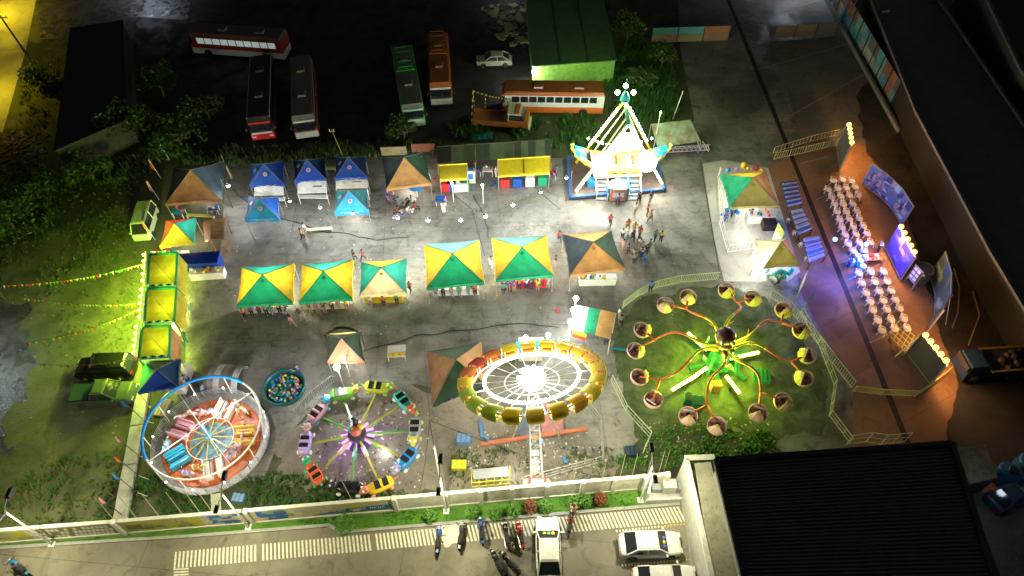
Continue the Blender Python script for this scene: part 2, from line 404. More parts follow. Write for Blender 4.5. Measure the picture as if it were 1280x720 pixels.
grass('dirt_grass', [(560, 560), (770, 560), (770, 600), (560, 618)], 12, .2, [gr1, gr2], 'sparse weeds around the foot of the spinning wheel arm', seed=9)
grass('roadside_grass', [(30, 80), (75, 60), (90, 100), (50, 170), (20, 175)], 8, .3, [gr2, gr1], 'dry grass verge beside the yellow lit road', seed=10)
grass('ditch_grass', [(-40, 230), (60, 205), (70, 290), (-40, 300)], 10, .5, [gr1, gr2], 'overgrown weeds at the left edge of the field', seed=12)
grass('verge_lawn', [(-20, 678), (640, 625), (850, 607), (850, 628), (640, 645), (426, 664), (412, 655), (240, 668.5), (-20, 684)], 40, .12, [gr3, gr3], 'mown bright green lawn strip between mural wall and kerb', seed=11, clump=.2)
# ------------------------------------------------------------------ buildings and walls
def corr_mat(name, col, sc=(6, 0, 0), rough=.5, metal=.3, rust=None, rot=0, var=.25):
    m = bpy.data.materials.new(name); m.use_nodes = True; nt = m.node_tree; N = nt.nodes; L = nt.links; b = N['Principled BSDF']
    tc = N.new('ShaderNodeTexCoord'); mp = N.new('ShaderNodeMapping'); mp.inputs['Rotation'].default_value = (0, 0, rot); L.new(tc.outputs['Object'], mp.inputs[0])
    wv = N.new('ShaderNodeTexWave'); wv.inputs['Scale'].default_value = sc[0]; wv.bands_direction = 'X'; L.new(mp.outputs[0], wv.inputs[0])
    bp = N.new('ShaderNodeBump'); bp.inputs['Strength'].default_value = 1; bp.inputs['Distance'].default_value = .06; L.new(wv.outputs['Fac'], bp.inputs['Height']); L.new(bp.outputs[0], b.inputs['Normal'])
    no = N.new('ShaderNodeTexNoise'); no.inputs['Scale'].default_value = 1.2; no.inputs['Detail'].default_value = 8; L.new(mp.outputs[0], no.inputs[0])
    mr = N.new('ShaderNodeMapRange'); mr.inputs[1].default_value = .42; mr.inputs[2].default_value = .65; L.new(no.outputs['Fac'], mr.inputs[0])
    mx = N.new('ShaderNodeMix'); mx.data_type = 'RGBA'; mx.inputs[6].default_value = (*col, 1); mx.inputs[7].default_value = (*(rust or [c * (1 - var) for c in col]), 1)
    L.new(mr.outputs[0], mx.inputs[0]); L.new(mx.outputs[2], b.inputs['Base Color']); b.inputs['Roughness'].default_value = rough; b.inputs['Metallic'].default_value = metal
    return m

def shed(name, label, cat, roofpx, zr, rmat, wmat, parapet=None, th=.12, wallin=.15):
    top = [W(x, y, zr) for x, y in roofpx]; c = sum(top, Vector()) / len(top)
    t = thing(name, label, cat, (c.x, c.y, 0))
    mb = MB(); mb.slab([(p.x, p.y) for p in top], zr, zr + th); mb.build('roof', rmat, t)
    ins = [c + (p - c) * (1 - wallin / max(1, (p - c).length) * 2) for p in top]
    mb = MB(); mb.slab([(p.x, p.y) for p in ins], 0, zr - .003); mb.build('wall', wmat, t)
    if parapet:
        mb = MB(); n = len(top)
        for i in range(n):
            mb.bar(top[i] + Vector((0, 0, th + .14)), top[(i + 1) % n] + Vector((0, 0, th + .14)), .3, .28)
        mb.build('parapet', parapet, t)
    return t, top
dkwall = mat('dark_block_wall', (.05, .05, .05), .85, var=.3)
shed('warehouse', 'huge dark grey flat roofed warehouse along the right edge', 'warehouse', [(1072, -40), (1140, -40), (1182, 15), (1340, 250), (1340, 490), (1237, 318), (1144, 142)], 3.6,
     corr_mat('warehouse_roof', (.11, .1, .105), (3, 0, 0), .6, .1, rot=R(35)), mat('warehouse_wall', (.014, .013, .013), .95, var=.4), mat('warehouse_parapet', (.11, .105, .11), .8, var=.4))
shed('outer_building', 'black roofed building beyond the dark alley in the top right corner', 'building', [(1212, -40), (1420, -40), (1420, 240), (1276, 92)], 5, mat('black_roof', (.01, .01, .01), .8), dkwall, mat('alley_parapet', (.1, .12, .13), .7, var=.5))
t, top = shed('storage_hall', 'large hall with dark ribbed metal roof at the lower right', 'hall', [(893, 577), (1188, 556), (1262, 790), (944, 790)], 5,
     corr_mat('ribbed_dark_roof', (.1, .125, .1), (1.15, 0, 0), .4, .3, rust=(.075, .06, .045), rot=R(86)), mat('hall_wall', (.2, .2, .18), .85), mat('hall_parapet', (.035, .045, .04), .6))
mb = MB()
for i in range(46):
    t_ = (i + .5) / 46; a = top[0].lerp(top[3], t_); b = top[1].lerp(top[2], t_)
    mb.bar(a + Vector((.3, 0, .15)), b + Vector((-.3, 0, .15)), .07, .06)
mb.build('roof_ribs', mat('dark_rib', (.2, .24, .2), .4, .2), t)
# mossy concrete side roof and its white parapet
t, top = shed('side_annex', 'low annex with mossy stained concrete roof beside the ribbed hall', 'annex', [(868, 580), (888, 578), (936, 790), (900, 790)], 3.2, ground_mat('mossy_roof', (.25, .25, .18), (.35, .34, .26), (.12, .13, .05), rough=(.7, .9), scale=1.5), mat('annex_wall', (.3, .3, .26), .85))
t = thing('white_parapet_wall', 'white topped boundary wall running down beside the bollards', 'wall', W(870, 640, 0))
a, b = W(858, 574, 3.3), W(905, 790, 3.3); a2 = W(870, 573, 3.3)
mb = MB(); mb.bar(Vector((a.x, a.y, 1.6)), Vector((b.x, b.y, 1.6)), .3, 3.2); mb.build('wall', mat('annex_wall2', (.4, .4, .36), .85), t)
mb = MB(); mb.bar(a, b, .36, .14); mb.bar(a + Vector((-.1, .1, 0)), W(893, 571, 3.3), .36, .14); mb.build('coping', mat('white_coping', (.75, .76, .7), .7), t)
gs('side_walk', [(852, 618), (868, 612), (884, 720), (910, 830), (880, 830), (862, 700)], .12, mat('grey_walk', (.32, .33, .34), .8, var=.2))

# green roofed shed, top centre
t, top = shed('green_roof_shed', 'shed with dark green corrugated roof and a lit green front', 'shed', [(655, -30), (748, -30), (771, 76), (665, 84)], 3.0, corr_mat('green_roof', (.05, .13, .04), (2.2, 0, 0), .5, .2, rot=R(90)),
     mat('green_wall', (.2, .42, .08), .8, var=.35))
mb = MB(); 
for s in (.33, .66):
    a = top[3].lerp(top[2], s); b = top[0].lerp(top[1], s); mb.bar(a + Vector((0, 0, .14)), b + Vector((0, 0, .14)), .12, .05)
mb.build('roof_seam', dsteel, t)
mb = MB(); mb.box((W(752, 93).x, W(752, 93).y + .3, .8), (2.6, .3, 1.5)); mb.build('shutter', paint('red', (.4, .08, .06)), t)
o = MB().ball(W(666, 90, 2.2), .16).build('wall_lamp', bulbmat('wall', (1, .95, .8), 30), None, loc=W(666, 90, 2.2)); tag(o, 'bare white lamp glowing at the corner of the green roofed shed', 'lamp')
lamp(W(666, 92, 2.2) + Vector((-.3, -.5, 0)), 900, (1, .97, .85), parent=o)
lamp(W(720, 96, 2.6) + Vector((0, -.5, 0)), 140, (.75, 1, .4), parent=t)

# black roofed building top left
shed('black_roof_house', 'unlit house with flat black roof between the road and the bus yard', 'house', [(88, 36), (154, 26), (160, 150), (68, 190)], 3.2, mat('black_felt', (.02, .02, .022), .7, var=.4), dkwall)

# boundary wall with painted murals
WP = [(-60, 683), (0, 677.5), (158, 665.5), (318, 652), (497, 636.5), (560, 631), (640, 624), (720, 617), (800, 610), (830, 607)]
WH = 2.0
t = thing('boundary_wall', 'long white boundary wall with painted murals facing the lower road', 'wall', W(400, 645))
G = [W(x, y) for x, y in WP]
up = Vector((0, 0, 1))
def along(px0, px1): 
    """points of the wall line between two image columns"""
    def at(px):
        for i in range(len(WP) - 1):
            if WP[i][0] <= px <= WP[i + 1][0]:
                k = (px - WP[i][0]) / (WP[i + 1][0] - WP[i][0]); return G[i].lerp(G[i + 1], k)
    return at(px0), at(px1)
mb = MB()
for a, b in zip(G[:-1], G[1:]): mb.bar(a + up * WH / 2, b + up * WH / 2, .2, WH)
mb.build('wall', mat('painted_wall', (.62, .6, .5), .85, var=.25), t)
mb = MB()
for a, b in zip(G[:-1], G[1:]): mb.bar(a + up * (WH + .06), b + up * (WH + .06), .24, .12)
mb.build('coping', mat('wall_coping', (.66, .66, .56), .8, var=.15), t)
mb = MB()
for a, b in zip(G[:-1], G[1:]): mb.bar(a + up * .14 + Vector((0, -.14, 0)), b + up * .14 + Vector((0, -.14, 0)), .12, .28)
mb.build('plinth', mat('wall_plinth', (.5, .5, .4), .85, var=.15), t)
for x in (0, 158, 318, 497, 560, 602, 640, 683, 726, 765, 800, 829):
    a, _ = along(x, x) ; mb = MB(); mb.box((a.x, a.y - .06, WH / 2 + .1), (.3, .36, WH + .2)); mb.build('pilaster', mat('wall_coping', 0), t)
def mural(px0, px1, z0, z1, m, cols, n, seed, blob=True):
    """painted shapes on the wall face: thin plaster-thick panels"""
    r = random.Random(seed); a, b = along(px0, px1); d = (b - a); L_ = d.length; d.normalize(); nn = Vector((d.y, -d.x, 0))
    mb = MB(); o = nn * .104
    def rect(s0, s1, y0, y1, k, off, sk=0):
        p = a + d * s0 + nn * off; q = a + d * s1 + nn * off; sh = d * sk
        mb.add([p + up * y0, q + up * y0, q + up * y1 + sh, p + up * y1 + sh], [(0, 1, 2, 3)], k)
    rect(.15, L_ - .15, z0, z1, 0, .104)
    for i in range(n):
        s = r.uniform(.2, L_ - 1.2); wd = r.uniform(.25, 1.1); y = r.uniform(z0, z1 - .3); h = r.uniform(.15, .7)
        rect(s, s + wd, y, min(z1, y + h), 1 + r.randrange(len(cols) - 1), .106 + i * .0012, r.uniform(-.3, .3))
    mb.build('mural', [paint('mural%s' % (k,), C[k] if k in C else k) for k in cols], t)
C.update(muryel=(.6, .55, .06), murblu=(.03, .12, .45), murlb=(.2, .45, .6), murgrn=(.25, .4, .15), mursand=(.55, .5, .3))
mural(-40, 50, .32, 1.9, t, ['muryel', 'mursand', 'muryel', 'murgrn'], 14, 1)
mural(161, 262, .32, 1.9, t, ['muryel', 'mursand', 'muryel', 'murgrn', 'olive'], 26, 3)
mural(264, 316, .32, 1.9, t, ['cream', 'murblu', 'murlb', 'murblu', 'mursand', 'red'], 22, 4)
mural(321, 376, .32, 1.9, t, ['cream', 'murblu', 'murlb', 'murblu', 'murgrn'], 26, 5)
mural(378, 494, .32, 1.9, t, ['mursand', 'muryel', 'mursand', 'murgrn', 'cream'], 10, 6)
# pale square tiles of the second mural
mural(52, 156, .3, 1.9, t, ['olive', 'olive', 'mursand'], 6, 8)
a, b = along(52, 156); d = (b - a).normalized(); nn = Vector((d.y, -d.x, 0)); mb = MB()
for i in range(19):
    for j in range(3):
        if RND.random() < .22: continue
        s = .2 + i * .3 + (j % 2) * .15; p = a + d * s + nn * .125 + up * (.36 + j * .52); q = p + d * .24
        if s > (b - a).length - .5: continue
        mb.add([p, q, q + up * .4, p + up * .4], [(0, 1, 2, 3)], 0)
mb.build('mural', [paint('muraltile', (.75, .75, .62))], t)
# dark blue band with white lettering-like strokes
a, b = along(392, 492); d = (b - a).normalized(); nn = Vector((d.y, -d.x, 0)); mb = MB(); L_ = (b - a).length
p = a + nn * .112; q = b + nn * .112
mb.add([p + up * .42, q + up * .42, q + up * 1.3, p + d * 2.6 + up * 1.2], [(0, 1, 2, 3)], 0)
x = .2; r = random.Random(5)
while x < L_ - .6:
    for k in range(r.choice((3, 5, 4))):
        hh = r.uniform(.3, .45); p = a + d * x + nn * .118 + up * .75
        for s in ((0, 0, .06, hh), (0, hh * .45, .2, hh * .6), (.15, 0, .21, hh) if r.random() < .6 else (0, hh - .07, .2, hh)):
            mb.add([p + d * s[0] + up * s[1], p + d * s[2] + up * s[1], p + d * s[2] + up * s[3], p + d * s[0] + up * s[3]], [(0, 1, 2, 3)], 1)
        x += .29
    x += .25
mb.build('mural_lettering', [paint('murblu2', (.02, .12, .35)), paint('murwhite', (.7, .72, .7))], t)
# bamboo poles propped behind the wall
pole_labels = 0
for i, x in enumerate((140, 196, 430 - 262, 225, 247, 262, 288, 436, 740 - 30, 746, 768, 783, 802, 816, 828 + 4, 845)):
    a = W(x + 6, (661 - x * .071) - 4 if x < 600 else 608)
    a = along(min(x + 6, 828), min(x + 6, 828))[0] + Vector((0, .5, 0))
    q = a + Vector((-.6 if x < 500 else .2, .8, 3.1))
    o = MB().tube(Vector(a), Vector(q), .03, .02, 5).build('bamboo_pole', mat('bamboo', (.35, .32, .2), .7), None, loc=a)
    tag(o, 'thin bamboo pole leaning up behind the boundary wall', 'pole', 'bamboo poles behind the boundary wall')

# concrete path wall at the left of the rides
t = None
mb = MB(); a, b = W(182, 482), W(152, 652)
for s0, s1 in ((0, .33), (.34, .62), (.63, 1)):
    p, q = a.lerp(b, s0), a.lerp(b, s1); mb.bar(p + up * .18, q + up * .18, .95, .36)
struct('concrete_walkway', mb, mat('pale_walk', (.36, .35, .32), .8, var=.35, scale=1.2, bump=.4))

# right fence of patched corrugated sheets
t = thing('sheet_metal_fence', 'patchwork fence of teal blue and rusty sheets along the warehouse', 'fence', W(1080, 80))
a, b = W(1031, -10), W(1133, 168); d = b - a; Ld = d.length; dn = d.normalized(); nn = Vector((-dn.y, dn.x, 0)) if dn.x * -1 < 0 else Vector((dn.y, -dn.x, 0))
cols = [('teal1', (.16, .5, .5)), ('blue1', (.15, .42, .6)), ('rust1', (.4, .18, .13)), ('wht1', (.6, .65, .62)), ('teal2', (.3, .58, .5)), ('grey1', (.22, .2, .18))]
sm = [corr_mat('sheet_' + n_, c_, (9, 0, 0), .5, .2, var=.4) for n_, c_ in cols]
r = random.Random(4); s = 0
while s < Ld - .5:
    wd = r.uniform(1.2, 3.2)
    for z0, z1 in ((0, 1.6), (1.62, 3.1)):
        k = r.choice((0, 1, 4, 0, 2, 3, 5, 4)); e = min(Ld, s + wd - .04)
        p = a + dn * s; q = a + dn * e; mb = MB(); mb.bar(p + up * (z0 + z1) / 2, q + up * (z0 + z1) / 2, .04 if z0 else .05, z1 - z0); mb.build('sheet_panel', sm[k], t)
    s += wd
mb = MB()
for i in range(13): p = a + dn * (Ld * i / 12) + Vector((-.12, -.06, 0)); mb.bar(p, p + up * 3.3, .1)
mb.bar(a + Vector((-.6, -.3, .5)), b + Vector((-.6, -.3, .5)), .08); mb.build('fence_frame', dsteel, t)
o = MB(); a2, b2 = W(1026, -10), W(1122, 166); o.bar(a2 + up * .25, b2 + up * .25, .25, .5); struct('low_wall', o, mat('low_wall', (.2, .2, .18), .85))
for i, (x, y) in enumerate(((1066, 12), (1092, 52))):
    o = MB(); p = W(x, y); o.bar(p, p + up * 3.2, .08); o.panel(p + Vector((-.5, 0, 3)), p + Vector((.4, .2, 3)), p + Vector((.4, .2, 4.1)), p + Vector((-.5, 0, 4.1)), .05)
    o = o.build('fence_sign', mat('sign_grey', (.45, .5, .48), .6, var=.3), None, loc=p); tag(o, ('blank grey sign board at the upper end of the patchwork fence', 'blank grey sign board halfway along the patchwork fence')[i], 'sign')

def hoarding(label, px0, px1, cols, h=2.2, lean=.0):
    a, b = W(*px0), W(*px1); t = thing('hoarding', label, 'hoarding', a.lerp(b, .5)); n = len(cols); d = (b - a).normalized(); nn = Vector((d.y, -d.x, 0))
    for i, (c1, c2) in enumerate(cols):
        p, q = a.lerp(b, i / n + .004), a.lerp(b, (i + 1) / n - .004)
        for z0, z1, c in ((.2, h * .55, c2), (h * .56, h, c1)):
            mb = MB(); mb.bar(p + up * (z0 + z1) / 2, q + up * (z0 + z1) / 2, .05, z1 - z0); mb.build('board', paint('hoard_%.2f%.2f' % (c[0], c[1]), c), t)
    for i in range(n + 1): mb = MB(); p = a.lerp(b, i / n) + nn * .08; mb.bar(p, p + up * (h + .2), .08); mb.build('post', dsteel, t)
hoarding('billboard fence with teal upper and tan lower boards at top right', (813, 55), (909, 52), [((.1, .36, .34), (.3, .24, .16)), ((.1, .36, .34), (.25, .27, .14)), ((.38, .18, .08), (.3, .2, .13))])
hoarding('dim brown board fence right of the teal billboard fence', (965, 50), (1043, 44), [((.2, .12, .06), (.14, .13, .08)), ((.18, .15, .07), (.14, .1, .07)), ((.1, .1, .09), (.1, .1, .08))], 1.8)

# row of plank / tin sheds behind the yellow stalls
t = thing('tin_roof_lean_to', 'long lean-to roofed with mixed dark and green tin sheets', 'lean-to', W(615, 195))
x = 546; r = random.Random(9)
while x < 688:
    wd = r.choice((9, 12, 15, 18)); x2 = min(690, x + wd); k = r.random(); c = (.02, .02, .02) if x < 560 else (r.choice(((.12, .17, .08), (.05, .09, .06), (.13, .06, .03), (.17, .22, .12), (.07, .1, .04))))
    if 566 < x < 574: c = (.02, .3, .2)
    y0 = 182 - (x - 546) * .05; y0b = 182 - (x2 - 546) * .05; y1 = 204 - (x - 546) * .07; y1b = 204 - (x2 - 546) * .07
    mb = MB(); mb.panel(W(x + .4, y1, 2.0), W(x2, y1b, 2.0), W(x2, y0b, 2.6), W(x + .4, y0, 2.6), .05); mb.build('roof_sheet', corr_mat('tin%d' % int(x), c, (6, 0, 0), .55, .2), t); x = x2
mb = MB()
for x in (547, 594, 642, 689):
    for (y, z) in ((203, 1.95), (181, 2.5)): p = W(x, y, z); mb.bar(Vector((p.x, p.y, 0)), p, .1)
mb.build('post', wood, t)
mb = MB(); p, q = W(546, 183, 2.62), W(690, 174, 2.62); mb.bar(p, q, .1); mb.bar(p - up * 1.3, q - up * 1.3, .05, 2.4); mb.build('back_boards', mat('plank_dark', (.06, .045, .03), .8, var=.4), t)
# tin screens left of it
for (x0, y0, x1, y1, c, lab) in ((477, 194, 509, 193, (.28, .25, .15), 'low fence of pale bamboo matting behind the brown tent'), (515, 190, 544, 189, (.25, .09, .06), 'rusty red tin screen right of the bamboo matting fence'), (590, 178, 616, 176, (.03, .3, .55), 'bright blue plastic sheet lying on the grass bank')):
    o = MB(); a, b = W(x0, y0), W(x1, y1); o.bar(a + up * .55, b + up * .55, .6 if 'plastic' in lab else .12, 1.1 if 'plastic' not in lab else .25)
    if 'plastic' in lab: o = MB(); o.sheet([a, b, b + Vector((0, 1.1, 0)), a + Vector((.1, 1.0, 0))], .3); o.sheet([a + Vector((.2, .3, 0)), b + Vector((-.3, .2, 0)), b + Vector((0, .8, 0)), a + Vector((.1, .9, 0))], .36)
    o = o.build('tin_screen' if 'plastic' not in lab else 'plastic_sheet', mat('scr%.2f' % c[0], c, .7, var=.4), None, loc=a); tag(o, lab, 'screen' if 'plastic' not in lab else 'tarpaulin')
# corrugated canopy + truss right of ship
t = thing('tin_canopy', 'tilted pale green corrugated roof panel right of the swinging ship', 'canopy', W(848, 185))
mb = MB(); mb.panel(W(822, 184, 1.6), W(876, 177, 1.6), W(863, 150, 2.6), W(814, 155, 2.6), .05); mb.build('roof_sheet', corr_mat('pale_tin', (.36, .45, .36), (2.4, 0, 0), .55, .2, rust=(.3, .22, .12)), t)
mb = MB()
for (x, y, z) in ((822, 184, 1.55), (876, 177, 1.55), (863, 150, 2.5), (814, 155, 2.5)): p = W(x, y, z); mb.bar(Vector((p.x, p.y, 0)), p, .08)
mb.build('post', steel, t)
t = thing('stage_truss', 'white lattice truss lying along the tin canopy', 'truss', W(850, 192))
mb = MB(); a, b = W(818, 194), W(886, 190); 
for z, dy in ((.3, 0), (.3, .5), (.8, .25)): mb.bar(a + Vector((0, dy, z)), b + Vector((0, dy, z)), .05)
for i in range(12):
    p, q = a.lerp(b, i / 12), a.lerp(b, (i + .5) / 12); r_ = a.lerp(b, (i + 1) / 12)
    mb.bar(p + up * .3, q + Vector((0, .25, .8)), .035); mb.bar(q + Vector((0, .25, .8)), r_ + up * .3, .035); mb.bar(p + Vector((0, .5, .3)), q + Vector((0, .25, .8)), .035)
mb.build('lattice', wsteel, t)
a = W(886, 190); mb = MB(); mb.bar(a, W(878, 176, 1.5), .06); mb.bar(a + Vector((-.8, .2, 0)), W(872, 178, 1.5), .06); mb.build('brace', wsteel, t)

# ------------------------------------------------------------------ poles
def utility_pole(label, foot, h, lean=(0, 0), arm=None, m=None, r=.09, name='utility_pole', cat='pole'):
    p = W(*foot); t = thing(name, label, cat, p); q = Vector((lean[0], lean[1], h))
    mb = MB(); mb.tube((0, 0, 0), q, r, r * .6, 8); mb.build('pole', m or mat('pole_grey', (.4, .4, .38), .7), t, world=False)
    if arm:
        mb = MB(); mb.bar(q - Vector((arm, 0, .3)), q + Vector((arm, 0, -.3)), .1); mb.build('crossarm', m or wood, t, world=False)
        for s in (-1, 1): mb = MB(); mb.tube(q + Vector((s * arm * .8, 0, -.25)), q + Vector((s * arm * .8, 0, 0)), .06, .04); mb.build('insulator', wsteel, t, world=False)
    return t
utility_pole('white leaning post in the weeds right of the swinging ship', (841, 149), 3.4, (.6, .5), None, wsteel, .07)
utility_pole('tall dark utility pole with crossarm beside the top left road', (32, 66), 5, (-.4, 0), .8, mat('dark_pole', (.05, .05, .045), .8), .14)
utility_pole('thin yellow pole leaning over the grass above the blue tents', (428, 194), 3.0, (-.7, .6), .25, mat('pole_yellow', (.45, .38, .06), .6), .05)
for i, (x, y, lx, c, lab) in enumerate(((290, 222, -.5, (.5, .45, .05), 'thin yellow flag stick beside the top left brown tent'), (539, 224, -.8, (.6, .6, .58), 'white post leaning beside the right side of the middle brown tent'))):
    utility_pole(lab, (x, y), 2.6, (lx, .6), None, mat('stick%d' % i, c, .6), .045)
t = utility_pole('tall thin mast with cables between the car ride and spinning wheel', (551, 606), 9.5, (0, .3), None, mat('mast', (.45, .45, .43), .6), .08)
mb = MB()
for q in (W(523, 624), W(760, 600, 2.2), W(530, 430, 2.4)): 
    a = Vector((t.location.x, t.location.y + .3, 9.3)); mb.path([a.lerp(q, k / 8) - up * math.sin(PI * k / 8) * .5 for k in range(9)], .02, 4)
mb.build('guy_wire', cable, t)
def street_lamp(label, foot, h=6.2):
    p = W(*foot); t = thing('street_lamp', label, 'street lamp', p, 0, 'street lamps along the lower road')
    mb = MB(); mb.tube((0, 0, 0), (0, 0, h), .085, .055, 8); mb.path([(0, 0, h - .2), (0, .25, h + .1), (0, .9, h + .25)], .045); mb.path([(0, 0, h - .3), (0, -.9, h + .06)], .045); mb.build('pole', wsteel, t, world=False)
    mb = MB(); mb.box((0, 0, .08), (.42, .42, .16)); mb.build('base', wsteel, t, world=False)
    mb = MB(); mb.box((0, 1.1, h + .27), (.34, .8, .12), top=.7); mb.build('lamp_head', dsteel, t, world=False)
    mb = MB(); mb.box((0, -1.1, h + .1), (.3, .6, .09), top=.7); mb.build('lamp_head', dsteel, t, world=False)  # added south head, throws light on the road and wall face
    mb = MB(); mb.box((0, 1.1, h + .2), (.24, .6, .012)); mb.box((0, -1.1, h + .04), (.22, .46, .012)); mb.build('lens', bulbmat('street', (1, .95, .65), 12), t, world=False)
    for dy, pw in ((-1.1, 1.0), (1.1, .3)):
        l = bpy.data.lights.new('street_light', 'SPOT'); l.energy = 2100 * pw * LK; l.color = (1, .93, .58); l.shadow_soft_size = .12; l.spot_size = R(165); l.spot_blend = .5
        o = bpy.data.objects.new('street_light', l); COL.objects.link(o); o.parent = t; o.location = (0, dy, h - .02 + .1 * (dy > 0))
    return t
street_lamp('street lamp at the far left end of the lawn strip', (66, 681))
street_lamp('street lamp below the caterpillar ride', (311, 660))
street_lamp('street lamp beside the parked blue motorcycle', (558, 640))
street_lamp('street lamp beside the machine enclosure at the wall end', (800, 626))

# machine enclosure
t = thing('machine_enclosure', 'white walled enclosure with grey machinery at the wall end', 'enclosure', W(832, 620))
mb = MB(); a, b, c_ = W(806, 629), W(812, 604), W(856, 627)
mb.bar(a + up * .9, b + up * .9, .15, 1.8); mb.bar(a + up * .35, c_ + up * .35, .15, .7); mb.build('wall', mat('encl_white', (.6, .62, .6), .8), t)
mb = MB(); mb.slab([W(808, 628), W(856, 625), W(854, 604), W(812, 608)], .03, .14); mb.build('floor_slab', mat('encl_floor', (.5, .5, .5), .8), t)
o = thing('generator', 'white boxy generator inside the machine enclosure', 'generator', W(834, 613))
mb = MB(); mb.box((0, 0, .75), (.95, .7, 1.1)); mb.build('housing', paint('gen', (.65, .65, .6)), o, world=False, bevel=.04)
mb = MB(); mb.box((-.9, 0, .5), (.7, .55, .6)); mb.build('fuel_tank', paint('eng', (.3, .33, .34)), o, world=False, bevel=.04); mb = MB(); mb.box((.85, 0, .55), (.75, .6, .7)); mb.build('engine', paint('eng', 0), o, world=False, bevel=.04)
o = thing('planter', 'terracotta planter box with a green plant near the white wall corner', 'planter', W(865, 602, .0))
mb = MB(); mb.box((0, 0, .25), (.7, .4, .5), top=1.1); mb.build('pot', mat('terracotta', (.45, .2, .06), .8), o, world=False)

# bollards with chain
BP = [(857, 637), (862, 661), (868, 684), (873, 702), (878, 718)]
for i, (x, y) in enumerate(BP):
    lab = ['topmost orange and white bollard by the crosswalk end', 'second orange and white bollard down the chain', 'middle bollard of the chain beside the upper white car', 'fourth bollard down, between the two white cars', 'lowest bollard of the chain at the picture edge'][i]
    t = thing('bollard', lab, 'bollard', W(x, y), 0, 'bollards with chain')
    mb = MB(); mb.lathe([(.17, 0), (.17, .06), (.08, .08), (.07, .75), (0, .78)], n=10); mb.build('post', paint('bol', (.6, .2, .05)), t, world=False)
    mb = MB(); mb.lathe([(.078, .5), (.078, .66)], n=10); mb.ball((0, 0, .82), .09); mb.build('cap', wsteel, t, world=False)
mb = MB()
for (p, q) in zip(BP[:-1], BP[1:]):
    p, q = W(*p), W(*q); mb.path([p.lerp(q, k / 6) + up * (.62 - .25 * math.sin(PI * k / 6)) for k in range(7)], .035, 5)
o = mb.build('chain', cable, None, loc=W(868, 680)); tag(o, 'dark chain slung between the orange bollards', 'chain')

# ------------------------------------------------------------------ foliage
def leaves(mb, c, r, n, sz, rnd, m=1, flat=1.0):
    for i in range(n):
        a = rnd.uniform(0, 2 * PI); u = rnd.uniform(-.6, 1); q = math.sqrt(max(0, 1 - u * u)); k = rnd.uniform(.55, 1.05)
        p = Vector((math.cos(a) * q * r * k, math.sin(a) * q * r * k, u * r * k * flat)) + Vector(c)
        x = Vector((rnd.uniform(-1, 1), rnd.uniform(-1, 1), rnd.uniform(-.5, .5))).normalized() * sz * rnd.uniform(.6, 1.3)
        y = x.cross(Vector((rnd.uniform(-1, 1), rnd.uniform(-1, 1), 1))).normalized() * sz * .5
        mb.add([p - x, p + y, p + x, p - y], [(0, 1, 2, 3)], rnd.randrange(m))
LF = [mat('leaf_dark', (.045, .1, .025), .55, 0, .3, 2, trans=.2), mat('leaf_mid', (.09, .16, .035), .55, 0, .3, 2, trans=.2)]
def tree(name, label, px, h, r, n, seed, mats=None, sz=.22, cat='tree', group=None):
    rnd = random.Random(seed); p = W(*px); t = thing(name, label, cat, p, 0, group); tr = MB(); cr = MB()
    tr.path([(0, 0, 0), (.1, .05, h * .3), (0, .1, h * .6)], [.16, .12, .07])
    for i in range(7):
        a = rnd.uniform(0, 2 * PI); q = Vector((math.cos(a) * r * .7, math.sin(a) * r * .7, h * rnd.uniform(.55, .95)))
        tr.path([(.05, .05, h * .35), q * .5 + Vector((0, 0, h * .25)), q], [.08, .05, .02], 5)
        leaves(cr, q, r * rnd.uniform(.35, .6), n // 8, sz, rnd, 2)
    leaves(cr, (0, 0, h * .8), r * .55, n // 6, sz, rnd, 2)
    tr.build('trunk', mat('bark', (.1, .07, .045), .9, var=.3), t, world=False); cr.build('crown', mats or LF, t, world=False)
for i, (x, y, h, r_, lab) in enumerate(((172, 176, 3.5, 2.6, 'bushy tree beside the black roofed house'), (228, 186, 3.2, 3.0, 'spreading dark tree left of the lower red bus'), (205, 120, 3, 2.2, 'dark tree between the black roofed house and the long red bus'), (262, 150, 2.6, 1.8, 'small dim tree below the long red bus'),
                                        (118, 226, 2.2, 2.2, 'low bright green bush on the grass bank, upper left'), (505, 176, 2.2, 1.6, 'small leafy bush below the green bus'), (20, 290, 3, 2.6, 'dark tree at the left edge of the field'), (60, 110, 2.5, 1.8, 'scrubby tree beside the top left road'), (50, 250, 2, 1.6, 'low scrub bush left of the field'), (782, 55, 3, 2, 'dark tree right of the green roofed shed'), (800, 110, 2.4, 1.8, 'leafy tree in the weeds above the tin canopy'), (825, 88, 3, 1.6, 'tree standing right of the tall weeds'))):
    tree('tree', lab, (x, y), h, r_, 900, 20 + i)
